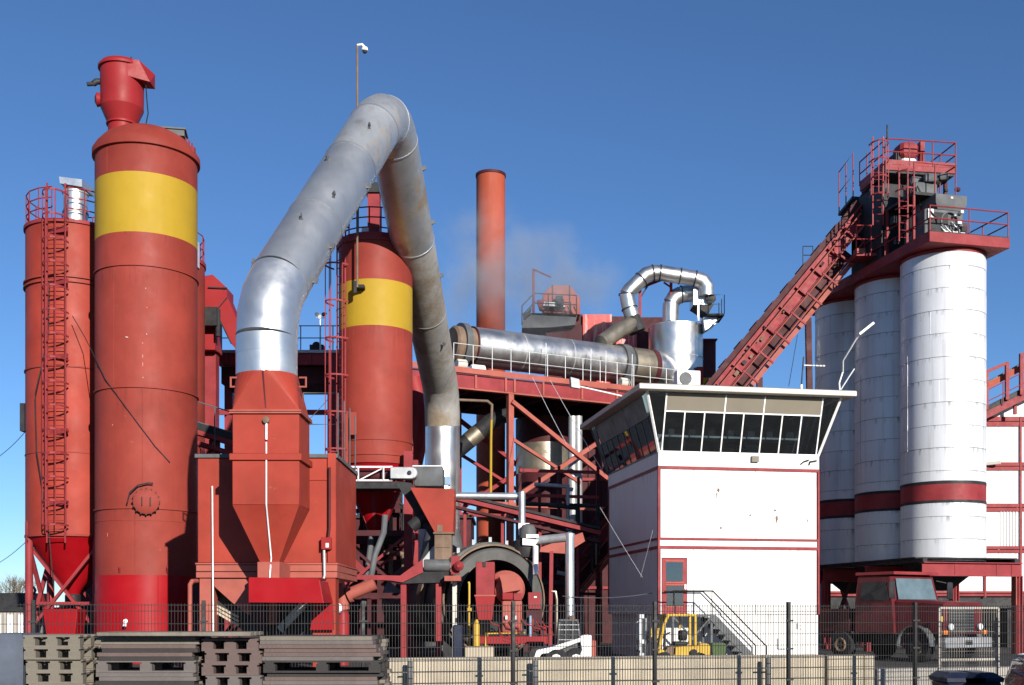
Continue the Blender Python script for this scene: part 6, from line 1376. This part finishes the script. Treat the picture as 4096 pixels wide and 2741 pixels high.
for y in (y0 + .15, y1 - .25):
    for px, w in ((2560, 6), (2572, 5), (2600, 4)): MB().box(gx(px), gx(px + w * 1.8), y, y + .1, .1 if w < 6 else .2, gzz(2458 + w)).build('mast_rail', m_dark if px != 2560 else m_steel, t)
    MB().box(gx(2500), gx(2562), y, y + .12, .08, .14).build('fork', m_dark, t); MB().box(gx(2556), gx(2563), y, y + .12, .08, .55).build('fork_heel', m_dark, t)
for zz in (.35, .75, 1.5): MB().box(gx(2560), gx(2580), y0 + .1, y1 - .1, zz, zz + .12).build('mast_tie', m_steel, t)
b = MB(); b.path([(gx(2585), y0 + .55, .3), (gx(2588), y0 + .55, 1.5)], .05, 10); b.build('lift_cylinder', m_rail, t)
b = MB(); b.prism([(gx(x), y0 + .2, gzz(y)) for x, y in ((2596, 2560), (2610, 2510), (2612, 2545), (2600, 2566))], (0, .06, 0)); b.build('side_guard', m_yelmach, t)
b = MB(); b.lathe_ax([(.06, 0), (.1, .02), (.1, .06)], (gx(2774), y0 - .02, gzz(2610)), (0, -1, 0), 14); b.build('filler_cap', m_black, t)
b = MB(); b.prism([(gx(x), y0 + .1, gzz(y)) for x, y in ((2655, 2620), (2672, 2592), (2690, 2586), (2705, 2588), (2704, 2622))], (0, .8, 0)); b.build('floor_plate', m_brown, t)
# green bin
q = at(2868, 2600, 36.5)
t = thing('waste_bin', 'green waste bin between forklift and stair', 'bin', (q.x, 36.5, 0))
b = MB(); b.loft([rect(q.x - .16, q.x + .2, 36.3, 36.8, .03), rect(q.x - .2, q.x + .24, 36.25, 36.85, .62)]); b.build('body', m_green, t); b = MB(); b.loft([rect(q.x - .22, q.x + .26, 36.22, 36.88, .62), rect(q.x - .18, q.x + .2, 36.26, 36.84, .7)]); b.build('lid', m_green, t)

# ================================================================ white skid steer
SO = V((ax(2260, 33.0), 33.0, 0))
t = thing('skid_steer', 'white skid steer loader with long lift arm behind the wall', 'loader', tuple(SO))
def sx(px): return ax(px, 32.6)
def sz(py): return az(py, 32.6)
y0, y1 = 32.6, 34.0
b = MB(); b.prism([(sx(x), y0 + .2, sz(y)) for x, y in ((2180, 2640), (2180, 2605), (2240, 2590), (2310, 2570), (2320, 2560), (2360, 2560), (2372, 2575), (2372, 2645))], (0, 1.0, 0)); b.build('chassis', m_grey, t)
for y in (y0, y1 - .15):
    b = MB(); b.prism([(sx(x), y, sz(y_)) for x, y_ in ((2200, 2590), (2320, 2552), (2362, 2540), (2368, 2545), (2366, 2560), (2320, 2568), (2205, 2612), (2168, 2616), (2150, 2640), (2130, 2640), (2148, 2600))], (0, .15, 0)); b.build('lift_arm', m_trim, t, bevel=.015)
    b = MB(); b.prism([(sx(x), y - .01, sz(y_)) for x, y_ in ((2320, 2555), (2364, 2542), (2368, 2560), (2368, 2640), (2310, 2640), (2328, 2600))], (0, .17, 0)); b.build('rear_tower', m_trim, t, bevel=.015)
    for px in (2225, 2305): b = MB(); b.lathe_ax([(.12, 0), (.28, 0), (.33, .04), (.33, .2), (.12, .22)], (sx(px), y - .0, .33), (0, 1, 0), 22); W_ = b.build('wheel', m_rubber, t); b = MB(); b.lathe_ax([(.02, -.01), (.15, .0)], (sx(px), y - .005, .33), (0, -1, 0), 14); b.build('rim', m_trim, W_)
MB().box(sx(2368), sx(2386), y0 + .15, y1 - .15, .3, sz(2562)).build('engine_door', m_redpink, t, bevel=.03)
b = MB(); b.prism([(sx(x), y0 + .2, sz(y)) for x, y in ((2232, 2585), (2238, 2490), (2262, 2482), (2310, 2484), (2325, 2560))], (0, 1.0, 0)); b.build('cab_interior', m_dark, t)
cw = [(2232, 2586, 2240, 2488), (2262, 2580, 2266, 2484), (2290, 2575, 2292, 2484), (2322, 2560, 2312, 2486)]
for p in cw:
    for y in (y0 + .17, y1 - .2): b = MB(); b.bar((sx(p[0]), y, sz(p[1])), (sx(p[2]), y, sz(p[3])), .05, .05); b.build('cab_post', m_grey, t)
for yy in (2500, 2520, 2540, 2560): b = MB(); b.bar((sx(2236), y0 + .15, sz(yy)), (sx(2318), y0 + .15, sz(yy)), .02, .02); b.build('cab_mesh_bar', m_steel, t)
b = MB(); b.bbox(sx(2236), sx(2316), y0 + .15, y1 - .15, sz(2486), sz(2478), .02); b.build('cab_roof', m_grey, t)
b = MB(); b.lathe([(.1, sz(2478)), (.12, sz(2470)), (.05, sz(2462))], sx(2290), y0 + .6, 14); b.build('beacon', m_brown, t)
b = MB(); b.prism([(sx(x), y0 + .05, sz(y)) for x, y in ((2110, 2645), (2125, 2598), (2165, 2588), (2150, 2640))], (0, 1.3, 0)); b.build('bucket', m_dark, t)

# ================================================================ pallet stacks in front
def make_pallet(w, d, m, name='pallet'):
    r = thing(name, 'x', 'pallet', (0, 0, 0))
    n = max(3, int(d / .17))
    bd = MB().box(-w / 2, w / 2, 0, .11, 0, .022).mesh('deck_board', m, Z0)
    for k in range(n): inst('deck_board', bd, r, (0, -d / 2 + k * (d - .11) / (n - 1), .122))
    st_ = MB().box(-.05, .05, 0, d, 0, .022).mesh('cross_board', m, Z0)
    bk_ = MB().box(-.07, .07, 0, .12, 0, .078).mesh('block', m, Z0); bt_ = MB().box(-w / 2, w / 2, 0, .1, 0, .022).mesh('bottom_board', m, Z0)
    for x in (-w / 2 + .07, 0, w / 2 - .07):
        inst('cross_board', st_, r, (x, -d / 2, .1))
        for y in (-d / 2, -.06, d / 2 - .12): inst('block', bk_, r, (x, y, .022))
    for y in (-d / 2, -.05, d / 2 - .1): inst('bottom_board', bt_, r, (0, y, 0))
    return r
_pl = {}
def plank_mesh(w, d, mi):
    key = (round(w, 1), round(d, 2), mi)
    if key not in _pl: _pl[key] = MB().box(-w / 2, w / 2, 0, d, 0, .045).mesh('plank', m_wood[mi], Z0)
    return _pl[key]
random.seed(31)
ords = ['topmost', 'second', 'third', 'fourth', 'fifth', 'sixth', 'seventh', 'eighth', 'ninth', 'tenth', 'lowest']
PYd = 13.4
stacks = [(108, 335, 2541, 1, .8, 'small pale stack at the far left'), (392, 790, 2545, 0, .9, 'stack left of centre under the bright red silo foot'), (812, 1040, 2556, 2, .8, 'narrow pinkish stack'), (1052, 1525, 2545, 0, 1.0, 'widest grey stack beside the cream wall')]
for si, (xa, xb, ytop, mi, dep, nm) in enumerate(stacks):
    w = (xb - xa) * PYd / F; ztop = az(ytop, PYd); cxp = (ax(xa, PYd) + ax(xb, PYd)) / 2
    protos = [make_pallet(w, dep, m_wood[mi]), make_pallet(w * .985, dep, m_wood[(mi + 1) % 3 if si != 3 else 2]), make_pallet(w * .99, dep, m_wood[3])]
    npal = int(ztop / .144); used = set()
    zc_ = ztop - npal * .144
    if zc_ > .02:
        b = MB(); 
        for x in (-w * .4, 0, w * .4): b.box(cxp + x - .06, cxp + x + .06, PYd + .1, PYd + .1 + dep * .8, 0, zc_)
        for x in (-w * .4, 0, w * .4): pass
        o = MB().box(cxp - w * .45, cxp + w * .45, PYd + .05, PYd + dep * .95, 0, zc_).build('timber_bearer', m_wood[3]); tag(o, 'flat timber base under the ' + nm, 'timber')
    for k in range(npal):
        if k > 7: 
            pass
        pi_ = random.choice((0, 0, 1, 2)) if k else 0
        if si in (1, 3) and k not in (2, 5): o = thing('plank_layer', 'x', 'planks')
        elif pi_ in used: o = copy_tree(protos[pi_])
        else: o = protos[pi_]; used.add(pi_)
        o.location = (cxp + random.uniform(-.035, .035), PYd + dep / 2 + random.uniform(-.03, .04), ztop - .144 * (k + 1) + .0005 * k); o.rotation_euler = (0, 0, random.uniform(-.02, .02))
        if si in (1, 3) and k not in (2, 5):
            for ch in list(o.children): bpy.data.objects.remove(ch)
            for row, zz in enumerate((0, .048, .096)):
                for j in range(4):
                    bw = dep / 4 - .012; jx = random.uniform(-.05, .05)
                    inst('plank', plank_mesh(w * random.uniform(.94, 1.0), bw, random.choice((0, 0, 1, 2, 3))), o, o.location + V((jx, -dep / 2 + j * dep / 4 + random.uniform(-.012, .012), zz)))
            o.name = 'plank_layer'
            tag(o, '%s layer, close-laid planks, of the %s' % (ords[min(k, 10)], nm), 'planks', 'stacked plank layers')
        else: tag(o, '%s wooden pallet of the %s' % (ords[min(k, 10)], nm), 'pallet', 'stacked wooden pallets')
    for i, pr in enumerate(protos):
        if i not in used:
            for ch in list(pr.children): bpy.data.objects.remove(ch)
            bpy.data.objects.remove(pr)
# grey boards lying on the second stack
t = thing('timber_pack', 'long pale grey board pack lying on the pallets before the red silo foot', 'timber', (ax(600, 13.2), 13.4, az(2545, 13.4)))
for k in range(3): b = MB(); b.box(ax(398, 13.3), ax(1010, 13.3), 13.2 + .24 * k, 13.42 + .24 * k, az(2545, 13.4) + .004, az(2545, 13.4) + .05); b.build('board', m_wood[1], t, bevel=.006)
m_crate = mat('blue_grey_plastic', (0.085, 0.10, 0.13), 0.6, 0, 0.25, 2)
q = at(45, 2560, 13.6); t = thing('plastic_crate', 'grey-blue plastic crate at the lower left corner', 'crate', (q.x, 13.6, 0))
b = MB(); b.bbox(ax(-60, 13.6), ax(98, 13.6), 13.5, 14.3, .55, az(2535, 13.6), .06); b.build('crate_body', m_crate, t); MB().box(ax(-70, 13.6), ax(105, 13.6), 13.45, 14.35, .0, .55).build('crate_base', m_dark, t)

# ================================================================ far left background
t = thing('freight_wagon', 'low black wagon on the horizon left of the ladder silo', 'wagon', (ax(60, 70), 70, 0))
MB().box(ax(-200, 70), ax(125, 70), 70, 72.5, 1.9, az(2372, 70)).build('wagon_body', m_dark, t); MB().box(ax(-200, 70), ax(180, 70), 70, 72.5, 1.2, 1.9).build('frame', m_dark, t)
for px in (-150, 0, 100, 160): b = MB(); b.lathe_ax([(.45, 0), (.45, .12)], (ax(px, 70), 69.9, .75), (0, -1, 0), 18); b.build('wheel', m_dark, t)
b = MB(); b.lathe_ax([(.3, 0), (.3, .2), (.22, .2), (.22, 0)], (ax(113, 70), 70.5, az(2362, 70)), (0, -1, 0), 18, False); b.build('eye_ring', m_dark, t)
t = thing('cabin', 'light grey site cabin with windows behind the fence at far left', 'cabin', (ax(70, 45), 45, 0))
MB().box(ax(-80, 45), ax(125, 45), 45, 48, 0, 1.75).build('wall', m_conc2, t)
for px in (-20, 30, 75): MB().box(ax(px, 45), ax(px + 24, 45), 44.96, 44.99, .7, 1.6).build('window', m_trim, t)
MB().box(ax(-85, 45), ax(130, 45), 44.8, 48.2, 1.75, 1.9).build('roof', m_dark, t)
b = MB(); q = at(262, 2450, 39.2); b.loft([rect(q.x - .42, q.x + .42, 38.8, 39.5, .2), rect(q.x - .58, q.x + .6, 38.7, 39.6, 1.8)]); tag(b.build('dust_tub', m_redfresh, bevel=.02), 'bright red tub standing below the ladder silo cone', 'tub')
random.seed(9)
def twig_tree(x, y, h, seed):
    rnd = random.Random(seed); tw_ = MB(); tr = MB()
    tr.tube((x, y, 0), (x + rnd.uniform(-.1, .1), y, h * .45), .13, .07, 7)
    def grow(p, d, L, r, lvl):
        q = p + d * L; tw_.tube(p, q, r, r * .6, 4)
        if lvl == 0: return
        for _ in range(rnd.choice((3, 4))):
            nd = (d + V((rnd.uniform(-.7, .7), rnd.uniform(-.7, .7), rnd.uniform(.0, .5)))).normalized(); grow(p.lerp(q, rnd.uniform(.45, 1)), nd, L * rnd.uniform(.6, .8), r * .55, lvl - 1)
    for _ in range(5): grow(V((x, y, h * rnd.uniform(.25, .45))), V((rnd.uniform(-.45, .45), rnd.uniform(-.45, .45), 1)).normalized(), h * .28, .05, 3)
    return tr, tw_
for k, (px, h) in enumerate(((15, 5.2), (62, 5.8), (105, 5.0))):
    x = ax(px, 98); tr, tw_ = twig_tree(x, 98, h, 40 + k)
    t = thing('bare_tree', ('bare twiggy tree at the left picture edge', 'bare twiggy tree, tallest of the three on the gravel bank', 'bare twiggy tree nearest the ladder silo leg')[k], 'tree', (x, 98, 0), 'bare trees on the bank')
    tr.build('trunk', m_bark, t); tw_.build('crown', m_bark, t)
# crowded pipework in the shade below the gantry and the middle silo
random.seed(19)
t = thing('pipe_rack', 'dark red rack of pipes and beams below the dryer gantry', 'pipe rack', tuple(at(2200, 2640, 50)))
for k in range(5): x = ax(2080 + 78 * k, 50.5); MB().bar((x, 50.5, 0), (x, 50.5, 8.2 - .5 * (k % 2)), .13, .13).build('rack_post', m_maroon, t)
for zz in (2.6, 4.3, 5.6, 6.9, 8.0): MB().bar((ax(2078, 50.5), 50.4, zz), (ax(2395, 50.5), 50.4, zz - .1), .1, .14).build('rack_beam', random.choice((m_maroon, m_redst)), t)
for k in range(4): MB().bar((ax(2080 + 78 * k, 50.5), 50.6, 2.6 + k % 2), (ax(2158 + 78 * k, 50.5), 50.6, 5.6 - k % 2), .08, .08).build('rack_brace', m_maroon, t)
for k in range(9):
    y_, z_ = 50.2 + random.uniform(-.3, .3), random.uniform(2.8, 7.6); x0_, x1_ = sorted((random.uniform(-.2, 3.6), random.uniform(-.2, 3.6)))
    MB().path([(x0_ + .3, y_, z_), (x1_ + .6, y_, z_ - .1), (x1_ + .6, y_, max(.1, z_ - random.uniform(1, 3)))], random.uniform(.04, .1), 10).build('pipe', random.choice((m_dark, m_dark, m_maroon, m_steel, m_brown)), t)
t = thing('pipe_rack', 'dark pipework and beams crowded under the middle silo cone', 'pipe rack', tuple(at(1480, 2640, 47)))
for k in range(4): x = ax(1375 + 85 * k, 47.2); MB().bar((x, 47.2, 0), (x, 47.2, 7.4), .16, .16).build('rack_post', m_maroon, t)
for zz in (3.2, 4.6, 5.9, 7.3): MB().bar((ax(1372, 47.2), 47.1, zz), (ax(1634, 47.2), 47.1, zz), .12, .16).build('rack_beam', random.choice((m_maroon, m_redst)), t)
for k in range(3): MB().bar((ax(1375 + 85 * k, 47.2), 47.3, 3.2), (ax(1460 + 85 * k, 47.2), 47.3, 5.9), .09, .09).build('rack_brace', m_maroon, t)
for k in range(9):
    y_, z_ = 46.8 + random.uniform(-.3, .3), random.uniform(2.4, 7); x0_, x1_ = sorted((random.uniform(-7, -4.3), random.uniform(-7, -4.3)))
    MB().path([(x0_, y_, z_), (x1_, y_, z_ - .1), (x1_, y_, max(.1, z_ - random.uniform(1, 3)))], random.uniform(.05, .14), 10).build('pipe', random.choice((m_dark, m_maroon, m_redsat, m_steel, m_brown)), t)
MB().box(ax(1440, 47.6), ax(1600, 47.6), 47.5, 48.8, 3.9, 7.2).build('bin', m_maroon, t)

# cables
def cable(p, q, sag, lab, m=m_dark, r=.012):
    p, q = V(p), V(q); b = MB(); b.path([p.lerp(q, i / 10) - V((0, 0, sag * 4 * (i / 10) * (1 - i / 10))) for i in range(11)], r, 5); tag(b.build('cable', m), lab, 'cable')
cable(at(-40, 1850, 44), at(106, 1722, 40), .1, 'thin cable running off the picture left of the ladder silo')
cable(at(-40, 2270, 50), at(112, 2160, 40), .1, 'lower thin cable running off left of the ladder silo legs')
b = MB(); b.path([at(290, 1265, 39.3), at(340, 1350, 39.0)] + [onsilo(x, y, .05) for x, y in ((392, 1455), (420, 1515), (447, 1553), (500, 1625), (560, 1705), (620, 1785), (680, 1850))], .014, 8); tag(b.build('rubber_hose', m_dark), 'black hose slanting across the tallest silo', 'hose')
cable(at(2130, 1510, 52), at(2265, 1775, 46), .05, 'pale stay wire under the dryer gantry', m_rail)
cable(at(2200, 1520, 52), at(2420, 1900, 44), .05, 'second stay wire under the gantry nearer the tower', m_rail)
cable(at(2400, 2030, 40.0), at(2570, 2310, 39.6), .02, 'pale rope slanting in front of the tower side wall', m_steel, .006)
cable(at(2612, 2120, 39.8), at(2562, 2310, 39.6), .0, 'short pale rope meeting the longer rope at the tower side', m_steel, .006)
cable(at(1345, 1560, 44), at(1225, 1690, 41), .02, 'thin wire between middle silo ladder and filter house rail', m_grey)
cable(at(3190, 1340, 47), at(3155, 1545, 42), .0, 'thin wire hanging from the skip incline to the tower roof', m_dark)
cable(at(2250, 2385, 38), at(2620, 2370, 41), .12, 'slack cable behind the thick upright pipe', m_grey)

# ================================================================ drifting steam
st = MB()
def steam_mat():
    m = bpy.data.materials.new('thin_steam'); m.use_nodes = True
    nt = m.node_tree; N = nt.nodes; L = nt.links
    for n in list(N):
        if n.type != 'OUTPUT_MATERIAL': N.remove(n)
    o = [n for n in N if n.type == 'OUTPUT_MATERIAL'][0]
    pv = N.new('ShaderNodeVolumePrincipled'); pv.inputs['Color'].default_value = (.86, .88, .9, 1); pv.inputs['Anisotropy'].default_value = 0.1
    tc = N.new('ShaderNodeTexCoord'); nz = N.new('ShaderNodeTexNoise'); nz.inputs['Scale'].default_value = .38; nz.inputs['Detail'].default_value = 4
    L.new(tc.outputs['Object'], nz.inputs[0])
    gr = N.new('ShaderNodeTexGradient'); gr.gradient_type = 'SPHERICAL'
    mp = N.new('ShaderNodeMapping'); mp.inputs['Scale'].default_value = (1, 1, 1)
    mr = N.new('ShaderNodeMapRange'); mr.inputs[1].default_value = .42; mr.inputs[2].default_value = .72; mr.inputs[3].default_value = 0; mr.inputs[4].default_value = 1
    L.new(nz.outputs[0], mr.inputs[0])
    # fade towards the hull of the puff (generated box coordinates, centred)
    sb_ = N.new('ShaderNodeVectorMath'); sb_.operation = 'MULTIPLY_ADD'; sb_.inputs[1].default_value = (2, 2, 2); sb_.inputs[2].default_value = (-1, -1, -1)
    L.new(tc.outputs['Generated'], sb_.inputs[0]); L.new(sb_.outputs[0], gr.inputs[0])
    mu = N.new('ShaderNodeMath'); mu.operation = 'MULTIPLY'; L.new(mr.outputs[0], mu.inputs[0]); L.new(gr.outputs[0], mu.inputs[1])
    m2 = N.new('ShaderNodeMath'); m2.operation = 'MULTIPLY'; m2.inputs[1].default_value = STEAM; L.new(mu.outputs[0], m2.inputs[0])
    L.new(m2.outputs[0], pv.inputs['Density']); L.new(pv.outputs[0], o.inputs['Volume'])
    return m
STEAM = 1.2
ms = steam_mat()
for (px, py, Y, rx, ry, rz), lab in (((2200, 1140, 60.0, 4.4, 2.0, 3.6), 'thin white steam drifting up beside the fan housing'), ((1930, 1090, 63.0, 3.2, 1.7, 5.0), 'faint steam veil in front of the chimney')):
    c = at(px, py, Y); b = MB(); n = 20
    b.loft([[c + V((max(.02, math.sin(pi * i / 10)) * math.cos(2 * pi * j / n) * rx, max(.02, math.sin(pi * i / 10)) * math.sin(2 * pi * j / n) * ry, -math.cos(pi * i / 10) * rz)) for j in range(n)] for i in range(11)])
    o = b.build('steam', ms); o['kind'] = 'stuff'; o['label'] = lab
